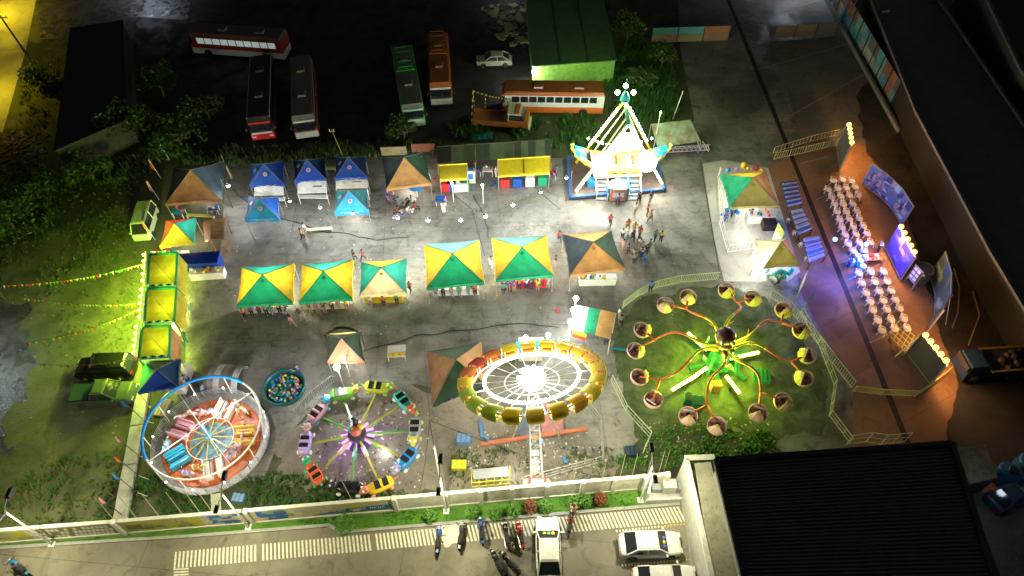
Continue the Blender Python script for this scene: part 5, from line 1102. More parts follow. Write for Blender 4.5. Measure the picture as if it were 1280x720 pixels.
for k in range(8):
    a, b = W(740 + cups[2 * k][0] / 3, 330 + cups[2 * k][1] / 3, CZ), W(740 + cups[2 * k + 1][0] / 3, 330 + cups[2 * k + 1][1] / 3, CZ)
    mid = (a + b) / 2; out = mid - hubp; out.z = 0; R_ = out.length; out.normalize(); side = Vector((-out.y, out.x, 0)); fk = hubp + out * (R_ - 1.25); fk.z = 1.7
    bend = .55 if k % 2 else -.5
    pts = []; n = 12
    for i in range(n + 1):
        s = i / n; p = (hubp + out * .6).lerp(fk, s) + side * bend * math.sin(2 * PI * s) * .7; p.z = 2.1 + (1.7 - 2.1) * s + 1.1 * math.sin(PI * s); pts.append(p)
    mb = MB(); mb.path(pts[:7], [.15 - .007 * i for i in range(7)], 8); mb.build('arm', ym, t, smooth=True)
    mb = MB(); mb.path(pts[6:], [.11 - .006 * i for i in range(7)], 8); mb.path([fk, fk.lerp(a, .5) + side * 0 + up * .15, a + up * .05], [.1, .09, .07]); mb.path([fk, fk.lerp(b, .5) + up * .15, b + up * .05], [.1, .09, .07]); mb.build('arm_fork', om, t, smooth=True)
    mb = MB(); mb.tube(pts[3] + up * .0, pts[3] + side * .5 * (-1) ** k + out * .4 + up * .25, .07, .03); mb.build('tentacle', om, t)
    for j, p in enumerate((a, b)):
        face = math.atan2(out.y, out.x) + RND.uniform(-.9, .9); cup = thing('cup', '', 'x', (0, 0, 0)); del cup['label']; del cup['category']; cup.parent = t; cup.location = p - oc; cup.scale = (.95,) * 3; cup.rotation_euler = (0, R(-14), face)
        if k in (1, 2) and True: cup.rotation_euler = (0, R(-20), R(110 + RND.uniform(-15, 15)))
        if k in (5, 4): cup.rotation_euler = (0, R(-22), R(-100 + RND.uniform(-25, 25)) + PI)
        mb = MB(); mb.lathe([(.15, -.62), (.5, -.5), (.74, -.15), (.78, .15), (.72, .16), (.66, -.1), (.45, -.4), (0, -.45)], n=20); mb.build('tub', pinkm, cup, world=False, smooth=True)
        mb = MB(); pr = [(.8 * math.cos(x), .8 * math.sin(x)) for x in [i * PI / 2 / 7 for i in range(8)]]; mb.lathe(pr, (0, 0, .1), 14, a0=PI * .7, a1=PI * 1.3)
        pr = [(.76 * math.cos(x), .76 * math.sin(x)) for x in [i * PI / 2 / 7 for i in range(8)]]; mb.lathe(pr, (0, 0, .1), 14, a0=PI * .7, a1=PI * 1.3); mb.build('hood', shellm if k in (1, 2, 3) else pinkm, cup, world=False, smooth=True)
        mb = MB()
        for q in range(5): an = PI * .72 + q * PI * .14; mb.path([(.82 * math.cos(x) * math.cos(an), .82 * math.cos(x) * math.sin(an), .82 * math.sin(x) + .1) for x in [i * PI / 2 / 5 for i in range(6)]], .025, 4)
        mb.build('hood_rib', pinkm if k in (1, 2, 3) else shellm, cup, world=False)
        mb = MB(); mb.lathe([(.25, -.1), (.62, -.08), (.62, .02), (.25, 0)], n=14, a0=PI * .5, a1=PI * 1.5); mb.lathe([(.64, 0), (.62, .35), (.55, .35), (.56, 0)], n=14, a0=PI * .6, a1=PI * 1.4); mb.build('seat', mat('seat_brown', (.3, .14, .1), .5), cup, world=False)
        mb = MB(); mb.tube((.1, 0, -.4), (.1, 0, .12), .04); mb.lathe([(.0, .14), (.2, .14), (.2, .1)], (.1, 0, 0), 12); mb.build('steering_wheel', chrome, cup, world=False)
        if (k * 2 + j) % 3 != 1:
            mb = MB(); mb.box((.42, 0, .22), (.12, .9, .06)); mb.build('lap_bar', PL('white'), cup, world=False)
for i, (x, y, ang_, ln) in enumerate(((395, 290, 128, 2.2), (572, 343, 14, 2.6), (348, 444, 212, 2.7), (412, 402, 215, 1.2), (528, 452, -65, 1.8))):
    c = W(740 + x / 3, 330 + y / 3, .9); a_ = R(ang_); d = Vector((math.cos(a_), math.sin(a_), 0)) * ln / 2
    mb = MB(); mb.bar(c - d, c + d, .22, .16); mb.build('tube_lamp', bulbmat('octo', (.85, 1, .25), 3.5), t)
    mb = MB(); mb.bar(c - d - up * .13, c + d - up * .13, .3, .08); mb.bar(c - up * .15, Vector((c.x, c.y, .0)), .1); mb.build('lamp_housing', dsteel, t)
    for s in (-.6, .6): lamp(c + d * s + up * .22, 520 if ln > 1.5 else 260, LIME, .2, t)
lamp(hubp + Vector((-.6, -1.4, 2.6)), 260, LIME, .2, t); lamp(hubp + Vector((1.2, .6, 2.9)), 230, LIME, .2, t)
mb = MB(); mb.box((W(893, 487).x, W(893, 487).y, .5), (.8, .6, 1)); mb.build('motor_box', wood, t)
for x, y, s, lab in ((951, 472, (1.3, 1.1, .5), 'flat green crate on the grass right of the octopus base'), (870, 507, (.9, .9, .9), 'teal control box below the octopus ride'), (858, 501, (.5, .8, .8), 'narrow green box left of the teal control box')):
    o = thing('crate', lab, 'box', W(x, y), R(-10)); mb = MB(); mb.box((0, 0, s[2] / 2), s); mb.build('box', P_((.02, .2, .14)), o, world=False, bevel=.03); mb = MB(); [mb.bar((-s[0] / 2 + k * s[0] / 4, -s[1] / 2, s[2] + .02), (-s[0] / 2 + k * s[0] / 4, s[1] / 2, s[2] + .02), .05) for k in range(5)]; mb.build('lid_rib', dsteel, o, world=False)

# ------------------------------------------------------------------ railings
def railing(label, pts, m, h=1.1, lattice=True, step=.16, cat='railing', lean=0):
    G_ = [W(*p) for p in pts]; t = thing('railing', label, cat, G_[len(G_) // 2])
    for a, b in zip(G_[:-1], G_[1:]):
        L_ = (b - a).length; n = max(1, round(L_ / 2.4))
        for i in range(n):
            p, q = a.lerp(b, i / n), a.lerp(b, (i + 1) / n - .02 / L_); mb = MB()
            mb.bar(p + up * h, q + up * h, .06); mb.bar(p + up * .15, q + up * .15, .05); mb.bar(p + up * h * .55, q + up * h * .55, .03) if not lattice else None
            k = int((q - p).length / step) if lattice else int((q - p).length / .8)
            for j in range(k + 1): s = j / max(1, k); u = p.lerp(q, s); mb.bar(u + up * .15, u + up * h, .03)
            mb.bar(p, p + up * h, .06); mb.build('fence_panel', m, t)
    return t
gl = mat('rail_green_white', (.5, .55, .4), .5, 0, .15); gy = mat('rail_yellow', (.55, .5, .15), .5, 0, .15)
railing('pale railing curving round the top of the octopus ride', [(778, 386), (797, 371), (822, 360), (850, 354), (897, 350)], gl)
railing('pale lattice railing between the octopus ride and orange court', [(962, 372), (985, 388), (1012, 418), (1040, 455), (1064, 486)], gl, step=.22)
railing('low two bar railing down the right side of the octopus ride', [(1000, 392), (1022, 430), (1042, 482), (1036, 520), (1062, 555)], gl, lattice=False, h=.9)
railing('two bar railing left below the octopus ride', [(764, 478), (782, 515), (812, 548), (803, 568)], gl, lattice=False)
railing('railing around the right foot of the spinning wheel', [(731, 506), (750, 530), (753, 578), (700, 592), (655, 604)], steel, lattice=False)
railing('railing left of the animal car ride below the ball pool', [(370, 522), (392, 498), (418, 478)], steel, step=.18)
railing('orange lit railing along the top of the chair court', [(967, 200), (1005, 192), (1048, 182)], gy, h=1.0, step=.3)
railing('second rail with boxes behind the top chair court railing', [(966, 192), (1012, 178), (1046, 170)], gy, h=.9, step=.4)
railing('railing along the bottom edge of the chair court', [(1066, 490), (1100, 494), (1143, 496), (1168, 480), (1184, 466)], gy, h=.9, step=.14)
railing('white rail frame left of the balloon booth tent', [(899, 280), (909, 316), (945, 311)], wsteel, lattice=True, step=.4)
railing('tall white rail beside the balloon booth tent', [(897, 222), (899, 250), (901, 280)], wsteel, lattice=False, h=1.4)
railing('bent white gate frame standing near the ribbed hall', [(1058, 556), (1082, 553), (1100, 556), (1130, 553)], gl, lattice=False, h=1.6)
t = thing('ramp_frame', 'yellow lattice ramp between chairs and the bulb board', 'frame', W(1125, 425)); mb = MB(); a, b, c_, d = W(1112, 420, .4), W(1122, 402, .4), W(1143, 420, .5), W(1132, 440, .5)
for s in (0, .25, .5, .75, 1): mb.bar(a.lerp(b, s), d.lerp(c_, s), .06); mb.bar(a.lerp(d, s), b.lerp(c_, s), .06)
[mb.bar(Vector((p.x, p.y, 0)), p, .06) for p in (a, b, c_, d)]; mb.build('lattice', gy, t)

# ------------------------------------------------------------------ spinning wheel ride
hub = W(665, 477, 5.6); foot = W(671, 603); t = thing('spinning_wheel_ride', 'tilted wheel ride on a lattice arm with yellow gondolas and a ring of bulbs', 'fairground ride', foot)
e1 = Vector((math.cos(R(12)), math.sin(R(12)), .02)).normalized(); hd2 = Vector((-math.sin(R(12)), math.cos(R(12)), 0)); e2 = (hd2 * math.cos(R(29)) - up * math.sin(R(29))).normalized(); nz_ = e1.cross(e2).normalized()
BASIS = Matrix((e1, e2, nz_)).transposed()
def wp(r, a, z=0): return hub + e1 * r * math.cos(a) + e2 * r * math.sin(a) + nz_ * z
RO = 4.45
mb = MB()
for i in range(20): a = i * PI / 10; mb.bar(wp(.5, a, .1), wp(RO, a, 0), .05)
mb.path([wp(RO, i * PI / 32) for i in range(64)], .06, 6, closed=True); mb.path([wp(2.0, i * PI / 20, .1) for i in range(40)], .05, 6, closed=True); mb.build('spoke_frame', steel, t)
mb = MB(); mb.path([wp(3.45, i * PI / 32, .3) for i in range(64)], .07, 6, closed=True); mb.build('light_ring', wsteel, t)
for i in range(72): MB().ball(wp(3.45, i * PI / 36, .42), .12, 6, 5).build('bulb', bulbmat('ring', (1, .97, .75), 14), t)
for i in range(12): a = i * PI / 6; lamp(wp(3.7, a, .55), 110, (1, .93, .6), .25, t)
gcols = [('yellow', (.8, .68, .03)), ('yelgreen', (.5, .6, .05)), ('golden', (.8, .58, .03)), ('red', (.5, .08, .03)), ('orange', (.6, .24, .03))]
for i in range(20):
    a = (i + .5) * PI / 10; ci = 0
    if PI * .55 < a < PI * .95: ci = 3 if i % 2 else 4
    elif PI * .95 < a < PI * 1.35: ci = 1
    elif i % 4 == 0: ci = 2
    p = wp(RO + .35, a, -.1); rad = (e1 * math.cos(a) + e2 * math.sin(a)); tan = (-e1 * math.sin(a) + e2 * math.cos(a)); M3 = Matrix((tan, rad, nz_)).transposed().to_4x4()
    g = bpy.data.objects.new('gondola', None); COL.objects.link(g); g.parent = t; g.matrix_local = Matrix.Translation(p - foot) @ M3 @ Matrix.Scale(.9, 4)
    mb = MB(); mb.hexa([(-.42, -.42, -.22), (.42, -.42, -.22), (.46, .42, -.22), (-.46, .42, -.22)], [(-.6, -.52, .05), (.6, -.52, .05), (.66, .52, .15), (-.66, .52, .15)]); mb.build('tub', P_(gcols[ci][1]), g, world=False, bevel=.05); mb = MB(); mb.panel((-.66, .56, .1), (.66, .56, .1), (.68, .62, .8), (-.68, .62, .8), .05); mb.build('back_panel', mat('shade_%s' % gcols[ci][0], gcols[ci][1], .5, 0, .1, 2, trans=.6), g, world=False)
    mb = MB(); K = 6
    vs = []
    for q in range(K + 1):
        yy = -.55 + 1.15 * q / K; zz = .72 + .14 * math.sin(PI * q / K)
        vs += [(-.64 - .04 * q / K, yy, zz), (.64 + .04 * q / K, yy, zz)]
    mb.add(vs, [(2 * q, 2 * q + 1, 2 * q + 3, 2 * q + 2) for q in range(K)]); mb.add([(v[0], v[1], v[2] - .05) for v in vs], [(2 * q, 2 * q + 1, 2 * q + 3, 2 * q + 2)[::-1] for q in range(K)]); mb.build('hood', mat('shade_%s' % gcols[ci][0], gcols[ci][1], .5, 0, .1, 2, trans=.6), g, world=False)
    for sx in (-1, 1):
        for sy in (-1, 1): mb = MB(); mb.bar((sx * .55, sy * .5, 0), (sx * .6, sy * .5, .74), .05); mb.build('hood_post', wsteel, g, world=False)
    mb = MB(); mb.box((0, .2, .1), (1.0, .35, .12)); mb.box((0, .4, .35), (1.0, .1, .5)); mb.build('seat', P_((.35, .1, .04)), g, world=False)
mb = MB(); mb.lathe([(.0, .9), (.5, .8), (.9, .3), (1.0, 0), (.8, -.4), (0, -.5)], hub, 16, M=BASIS); mb.build('hub', wsteel, t)
for i in range(14): MB().ball(wp(.95 if i % 2 else .55, i * PI / 7, .55 if i % 2 else .95), .13, 6, 5).build('hub_bulb', bulbmat('hub', (1, 1, .9), 40), t)
lamp(hub + nz_ * 2.0 + Vector((0, -.3, 0)), 900, (1, .97, .85), .3, t); lamp(hub - up * 1.2 + Vector((.5, -1.5, 0)), 700, (1, .95, .8), .3, t)
# arm lattice
d = (hub - nz_ * .5 - foot - up * .6); a0 = foot + up * .6; sx = Vector((1, 0, 0)); sn = d.normalized().cross(sx).normalized()
mb = MB(); cs = [(sx * s * .42 + sn * q * .3) for s in (-1, 1) for q in (-1, 1)]
for o in cs: mb.bar(a0 + o, a0 + d + o * .7, .1)
N_ = 13
for i in range(N_):
    s0, s1 = i / N_, (i + 1) / N_; k0, k1 = 1 - .3 * s0, 1 - .3 * s1
    for (u, v) in ((0, 2), (1, 3), (0, 1), (2, 3)): mb.bar(a0 + d * s0 + cs[u] * k0, a0 + d * s1 + cs[v] * k1, .05); mb.bar(a0 + d * s0 + cs[u] * k0, a0 + d * s0 + cs[v] * k0, .05)
mb.build('lattice_arm', mat('arm_steel', (.45, .42, .38), .5, .3), t)
lamp(foot + Vector((.8, -1.4, 4.0)), 850, (1, .97, .8), .2, t); lamp(foot + Vector((-1.5, .5, 1.6)), 160, (1, .97, .8), .2, t)  # first lamp added without a fixture to brighten the gondolas' near side
mb = MB(); q = a0 + d * .30; mb.bar(a0 + d * .05 + sn * .45, a0 + d * .3 + sn * .45, .75, .3); mb.build('counterweight', P_((.6, .63, .7)), t)
mb = MB(); mb.box((foot.x, foot.y - .3, .5), (1.5, .9, 1.0), top=.8); mb.build('motor_base', P_((.25, .12, .08)), t); mb = MB(); mb.tube(foot + Vector((-.45, -.5, 1.1)), foot + Vector((.45, -.5, 1.1)), .28); mb.build('motor', P_((.5, .5, .52)), t)
mb = MB(); mb.ball(a0 + d * .42 + sn * .5, .28, 8, 6); mb.build('warning_lamp', P_((.7, .5, .05)), t); mb = MB(); mb.bar(a0 + d * .40 + sn * .35 - sx * .6, a0 + d * .40 + sn * .35 + sx * .6, .3, .15); mb.build('cross_plate', P_((.15, .3, .45)), t)
for s in (-1, 1): mb = MB(); mb.panel(foot + Vector((s * .5, -1.0, .4)), foot + Vector((s * 1.1, -.7, .1)), foot + Vector((s * 1.0, .2, .1)), foot + Vector((s * .45, .1, .6)), .05); mb.build('foot_plate', P_((.5, .5, .42)), t)
mb = MB(); A, B = W(602, 557), W(733, 538); mid = A.lerp(B, .52); mb.bar(A + up * .22, mid + up * .3, .28, .24); mb.bar(mid + up * .3, B + up * .22, .28, .24); mb.build('outrigger_beam', P_((.45, .15, .08)), t)
for (x, y, x2, y2) in ((651, 520, 640, 550), (688, 520, 700, 548)): mb = MB(); mb.bar(W(x, y, 2.5), W(x2, y2, .2), .1); mb.build('strut', steel, t)
for i, (px, c, lab) in enumerate((((658, 528), (.1, .13, .18), 'grey platform plate under the wheel arm, left half'), ((690, 524), (.35, .15, .15), 'dull red platform plate under the wheel arm, right half'))):
    o = thing('platform', lab, 'platform', W(*px)); mb = MB(); mb.box((0, 0, .25), (1.7, 2.6, .12)); mb.build('deck', mat('deck%d' % i, c, .5, .2, .3), o, world=False); mb = MB(); [mb.box((a, b, .1), (.12, .12, .19)) for a in (-.7, .7) for b in (-1.1, 1.1)]; mb.build('foot', dsteel, o, world=False)
# teal booth behind the wheel
t = thing('operator_booth', 'operator booth with teal roof edge and two floodlights behind the wheel', 'booth', W(671, 447)); mb = MB(); mb.panel(W(643, 438, 2.4), W(697, 435, 2.4), W(696, 424, 2.7), W(645, 427, 2.7), .1); mb.build('roof', P_((.03, .2, .27)), t); mb = MB(); p = W(663, 446); mb.box((p.x, p.y, 1.1), (2.0, .9, 2.2)); mb.build('wall', P_((.7, .7, .68)), t); mb = MB(); [mb.bar(Vector((W(x, y, 2.3).x, W(x, y, 2.3).y, 0)), W(x, y, 2.3), .08) for x, y in ((645, 438), (695, 435))]; mb.build('post', steel, t)
flood('left floodlight on the teal operator booth', (657, 422), 3.0, 420, r=.2); flood('right floodlight on the teal operator booth', (685, 419), 3.0, 420, r=.2)

# ------------------------------------------------------------------ caterpillar ride
cc = W(267.7, 555); t = thing('caterpillar_ride', 'round ride with orange floor, pastel bench cars and blue hoop', 'fairground ride', cc)
mb = MB(); mb.lathe([(0, .5), (3.62, .5), (3.7, .45), (3.7, .2)], n=48); 
for i in range(24): a = i * PI / 12; mb.bar((.8 * math.cos(a), .8 * math.sin(a), .515), (3.6 * math.cos(a), 3.6 * math.sin(a), .515), .04, .03, m=1)
mb.build('floor', [mat('orange_floor', (.42, .1, .03), .4, var=.5, scale=1.2), P_((.5, .3, .15))], t, world=False)
mb = MB(); mb.lathe([(3.72, .42), (4.28, .42), (4.28, .35), (3.72, .35)], n=48); mb.lathe([(4.1, .0), (4.15, .4)], n=48)
mb.build('walkway', mat('tread_plate', (.3, .3, .29), .45, .5, .35, 5), t, world=False)
mb = MB()
for z in (.6, .8, 1.0, 1.2): mb.path([(4.22 * math.cos(i * PI / 32), 4.22 * math.sin(i * PI / 32), z) for i in range(64)], .025, 5, closed=True)
for i in range(32): a = i * PI / 16; mb.bar((4.22 * math.cos(a), 4.22 * math.sin(a), .35), (4.22 * math.cos(a), 4.22 * math.sin(a), 1.2), .05)
mb.build('railing', steel, t, world=False)
HR = 4.25; HZ = 2.6; hs = Vector((-.1, .2, 0))
mb = MB(); mb.path([Vector((HR * math.cos(a), HR * math.sin(a), HZ)) + hs for a in [R(60) + i * R(160) / 30 for i in range(31)]], .12, 8); mb.build('blue_hoop', P_((.02, .22, .6)), t, world=False)
mb = MB(); mb.path([Vector((HR * math.cos(a), HR * math.sin(a), HZ)) + hs for a in [R(220) + i * R(200) / 30 for i in range(31)]], .07, 8); mb.build('white_hoop', wsteel, t, world=False)
for k in range(10): a = k * PI / 5 + .2; mb = MB(); mb.bar((4.22 * math.cos(a), 4.22 * math.sin(a), .35), Vector((HR * math.cos(a), HR * math.sin(a), HZ)) + hs, .06); mb.build('hoop_post', wsteel, t, world=False)
mb = MB()
for k in range(4): a = k * PI / 2 + .75; mb.bar(Vector((HR * math.cos(a), HR * math.sin(a), HZ)) + hs, (0, 0, 3.0), .05)
mb.build('roof_spar', wsteel, t, world=False)
mb = MB(); mb.lathe([(1.6, .5), (1.6, .56), (1.3, .6), (0, .62)], n=32); mb.build('centre_plate', mat('centre_blue', (.1, .2, .25), .4, var=.8, scale=3), t, world=False)
mb = MB(); mb.lathe([(.35, .6), (.3, 1.4), (.18, 1.5), (.12, 3.0), (0, 3.1)], n=12); mb.build('centre_pole', P_((.1, .3, .5)), t, world=False)
for k in range(12): a = k * PI / 6 + .1; mb = MB(); mb.bar((.25 * math.cos(a), .25 * math.sin(a), 1.2), (2.0 * math.cos(a), 2.0 * math.sin(a), .75), .06); mb.build('sweep_arm', P_((.6, .45, .04)), t, world=False)
mb = MB(); mb.path([(1.75 * math.cos(i * PI / 16), 1.75 * math.sin(i * PI / 16), .95) for i in range(32)], .035, 5, closed=True); [mb.bar((1.75 * math.cos(a), 1.75 * math.sin(a), .5), (1.75 * math.cos(a), 1.75 * math.sin(a), .95), .04) for a in [k * PI / 8 for k in range(16)]]; mb.build('inner_rail', wsteel, t, world=False)
for (deg, c) in ((162, (.75, .4, .5)), (219, (.05, .4, .6)), (291, (.72, .7, .68)), (5, (.75, .5, .12)), (78, (.74, .64, .58))):
    a = R(deg); g = bpy.data.objects.new('bench_car', None); COL.objects.link(g); g.parent = t; g.location = (2.55 * math.cos(a), 2.55 * math.sin(a), .5); g.scale = (.8, .8, .85); g.rotation_euler = (0, 0, a)
    for s in (-1, 1):
        mb = MB(); mb.box((0, s * .48, .32), (1.9, .6, .5), top=.92); mb.build('bench_seat', P_(c), g, world=False, bevel=.06)
        mb = MB(); mb.box((0, s * .82, .6), (1.9, .14, .75)); mb.build('backrest', P_(tuple(x * .9 for x in c)), g, world=False, bevel=.05)
        mb = MB(); mb.bar((-.8, s * .2, .95), (.8, s * .2, .95), .05); mb.bar((-.8, s * .2, .5), (-.8, s * .2, .95), .05); mb.bar((.8, s * .2, .5), (.8, s * .2, .95), .05); mb.build('lap_bar', chrome, g, world=False)
def pony(parent, a, r, c, c2):
    g = bpy.data.objects.new('pony_figure', None); COL.objects.link(g); g.parent = parent; g.location = (r * math.cos(a), r * math.sin(a), .95); g.rotation_euler = (0, 0, a + PI / 2)
    mb = MB(); mb.ball((0, 0, .1), (.5, .2, .22)); mb.path([(.35, 0, .2), (.55, 0, .5), (.6, 0, .62)], [.15, .11, .1]); mb.ball((.72, 0, .6), (.2, .09, .1), 8, 6)
    for x in (-.33, .33):
        for s in (-1, 1): mb.path([(x, s * .12, 0), (x + .08, s * .13, -.25), (x - .02, s * .13, -.45)], [.07, .05, .035], 6)
    mb.build('body', P_(c), g, world=False, smooth=True); mb = MB(); mb.path([(-.48, 0, .2), (-.65, 0, .1), (-.68, 0, -.15)], [.05, .07, .03]); mb.build('tail', P_(c2), g, world=False, smooth=True); mb = MB(); mb.path([(.3, 0, .42), (.48, 0, .62), (.58, 0, .74)], [.04, .06, .04]); mb.build('mane', P_(c2), g, world=False, smooth=True); mb = MB(); mb.ball((0, 0, .3), (.2, .18, .06), 8, 5); mb.build('saddle', P_(c2), g, world=False, smooth=True)
    mb = MB(); mb.tube((0, 0, -.45), (0, 0, 1.1), .03); mb.build('pole', chrome, g, world=False)
for deg, c, c2 in ((140, (.6, .5, .45), (.4, .1, .1)), (190, (.2, .5, .65), (.6, .6, .6)), (252, (.6, .45, .5), (.2, .2, .5)), (262, (.7, .6, .2), (.5, .1, .05)), (325, (.6, .4, .5), (.2, .3, .5)), (345, (.5, .2, .4), (.7, .6, .3)), (35, (.65, .4, .2), (.3, .1, .1)), (52, (.6, .5, .45), (.5, .3, .1)), (105, (.6, .45, .5), (.3, .3, .4)), (118, (.5, .2, .15), (.6, .6, .5))):
    pony(t, R(deg), 2.75 + .4 * math.sin(deg), c, c2)
for k in range(12): a = k * PI / 6; MB().ball(Vector((4.22 * math.cos(a), 4.22 * math.sin(a), 1.27)), .07, 6, 5).build('bulb', bulbmat('cat', (1, .95, .9), 10), t, world=False)
lamp((.6, .6, 4.0), 620, (1, .93, .88), .25, t, world=False); lamp((1.5, 2.5, 3.2), 420, (1, .95, .9), .25, t, world=False); lamp((-1.2, -2.2, 3.2), 260, (1, .95, .9), .25, t, world=False)
mb = MB(); mb.panel((1.0, -4.2, .42), (1.7, -4.1, .42), (2.0, -5.5, .05), (1.3, -5.6, .05), .06); mb.build('entry_ramp', P_((.4, .42, .3)), t, world=False)
# arched tunnel
t = thing('striped_tunnel', 'half barrel canopy with grey and brown stripes above the caterpillar ride', 'tunnel', W(283, 476), R(-6)); cols = [(.13, .1, .07), (.2, .19, .17), (.4, .4, .38), (.16, .14, .11), (.1, .08, .06), (.35, .35, .33)]
for i in range(6):
    mb = MB(); y0, y1 = -1.5 + i * .5, -1.5 + (i + 1) * .5; n = 14; vs = []
    for j in range(n + 1):
        a = PI * j / n
        for (yy, rr) in ((y0, 1.35), (y1, 1.35), (y0, 1.28), (y1, 1.28)): vs.append((yy, rr * math.cos(a), rr * math.sin(a)))
    fs = []
    for j in range(n): b_ = 4 * j; fs += [(b_, b_ + 4, b_ + 5, b_ + 1), (b_ + 2, b_ + 3, b_ + 7, b_ + 6), (b_, b_ + 2, b_ + 6, b_ + 4), (b_ + 1, b_ + 5, b_ + 7, b_ + 3)]
    mb.add(vs, fs); mb.build('canopy_strip', fabric('tun%d' % i, cols[i], .1), t, world=False, smooth=False)

# ------------------------------------------------------------------ animal car ride
kc = W(450, 553); t = thing('animal_car_ride', 'kiddie ride of ten coloured animal cars round a purple lit hub', 'fairground ride', kc); K0 = (340, 440, 3.6)
mb = MB(); mb.lathe([(.9, 0), (.9, .3), (.5, .4), (.4, 1.0), (.7, 1.1), (.7, 1.5), (.3, 1.6), (0, 1.7)], n=20); mb.build('hub', P_((.05, .05, .06)), t, world=False)
mb = MB(); mb.ball((0, 0, 1.9), (.45, .45, .4), 12, 8, m=0); mb.ball((.3, .3, 2.0), .3, 8, 6, m=1); mb.ball((-.35, .1, 1.9), .3, 8, 6, m=2); mb.path([(-.1, .3, 1.8), (0, .5, 2.4), (-.2, .6, 2.8)], [.3, .22, .1], m=3); mb.build('hub_figure', [P_((.45, .12, .05)), P_((.6, .5, .05)), P_((.05, .35, .3)), P_((.02, .02, .025))], t, world=False, smooth=True)
for k in range(12):
    a = k * PI / 6; d = Vector((math.cos(a), math.sin(a), 0)); mb = MB(); mb.bar(d * .75 + up * 1.25, d * 1.25 + up * 1.05, .14, .1); mb.build('petal_lamp', bulbmat('petal', (.55, .12, 1), 5), t, world=False)
for a in (-100, -60, -140, 20): lamp(Vector((math.cos(R(a)), math.sin(R(a)), 0)) * 1.5 + up * 1.3, 40, (.5, .15, 1), .1, t, world=False)
V = [((315, 190), (.15, .5, .05), (.65, .4, .05), 15, 'dragon'), ((470, 160), (.5, .55, .04), (.3, .5, .05), -5, ''), ((590, 220), (.05, .45, .35), (.6, .15, .05), -50, ''), ((643, 345), (.25, .27, .3), (.6, .6, .1), -90, ''), ((608, 480), (.03, .2, .55), (.35, .35, .65), 235, ''),
     ((490, 600), (.65, .5, .03), (.6, .2, .15), 205, ''), ((350, 612), (.012, .012, .016), (.03, .03, .04), 175, ''), ((195, 550), (.6, .12, .04), (.05, .4, .2), 128, ''), ((150, 410), (.45, .35, .7), (.6, .4, .4), 90, ''), ((205, 275), (.65, .4, .45), (.05, .35, .55), 60, '')]
for i, ((x, y), c, c2, dg, kind) in enumerate(V):
    p = W(K0[0] + x / K0[2], K0[1] + y / K0[2], 1.0) - kc; g = bpy.data.objects.new('animal_car', None); COL.objects.link(g); g.parent = t; g.location = p; g.rotation_euler = (0, 0, R(dg))
    mb = MB(); prof = [(-.95, .2, .25), (-.8, .36, .42), (-.3, .44, .46), (.35, .44, .46), (.8, .36, .42), (1.0, .2, .28)]; n = 10; vs = []
    for (xx, w_, hh) in prof:
        for j in range(n): an = 2 * PI * j / n; vs.append((xx, w_ * 1.05 * math.copysign(abs(math.cos(an)) ** .6, math.cos(an)), hh * .8 * math.copysign(abs(math.sin(an)) ** .6, math.sin(an))))
    mb.add(vs, [(q * n + j, (q + 1) * n + j, (q + 1) * n + (j + 1) % n, q * n + (j + 1) % n) for q in range(5) for j in range(n)] + [tuple(range(n)), tuple(5 * n + j for j in range(n))[::-1]]); mb.build('car_body', P_(c), g, world=False, smooth=True)
    for s in (-.38, .22): mb = MB(); mb.box((s, 0, .36), (.42, .66, .05)); mb.build('seat_well', PL('black'), g, world=False); mb = MB(); mb.box((s - .24, 0, .42), (.1, .64, .22)); mb.build('seat_back', P_(tuple(min(1, q * 1.2) for q in c)), g, world=False)
    mb = MB(); mb.ball((1.15, 0, .35), (.34, .32, .3), 10, 7); mb.ball((1.42, 0, .25), (.2, .2, .16), 8, 6); [mb.path([(1.05, s * .2, .5), (.98, s * .32, .8)], [.1, .04], 6) for s in (-1, 1)]; mb.build('animal_head', P_(c2), g, world=False, smooth=True)
    mb = MB(); [mb.ball((1.3, s * .18, .55), .09, 8, 6) for s in (-1, 1)]; mb.build('eyes', PL('white'), g, world=False)
    for sx in (-.65, .75):
        for s in (-1, 1): mb = MB(); mb.ball((sx, s * .45, -.22), (.2, .13, .15), 8, 6); mb.build('paw', P_(c2) if i % 2 else PL('white'), g, world=False, smooth=True)
    mb = MB(); mb.path([(-.9, 0, .1), (-1.2, .05, .25), (-1.35, .1, .5)], [.12, .08, .03]); mb.build('tail', P_(c2), g, world=False)
    mb = MB(); dd = Vector((p.x, p.y, 0)); m_ = dd.length; dd.normalize(); mb.bar(dd * .6 + up * 1.3, dd * (m_ - .3) + up * .7, .14, .1); mb.build('sweep_arm', P_((.4, .4, .06) if i % 3 else (.12, .35, .08)), t, world=False)
    mb = MB(); mb.bar(dd * 1.0 + up * 1.1, dd * 1.9 + up * 1.0, .32, .06); mb.build('arm_panel', P_((.55, .6, .35) if i % 2 else (.1, .45, .12)), t, world=False)
flood('small white lamp on the ground right of the car ride hub', (481, 562), .6, 120, r=.14, pole=False)
lamp(kc + Vector((1.5, -1.5, 3)), 160, NEUT, .2, t)
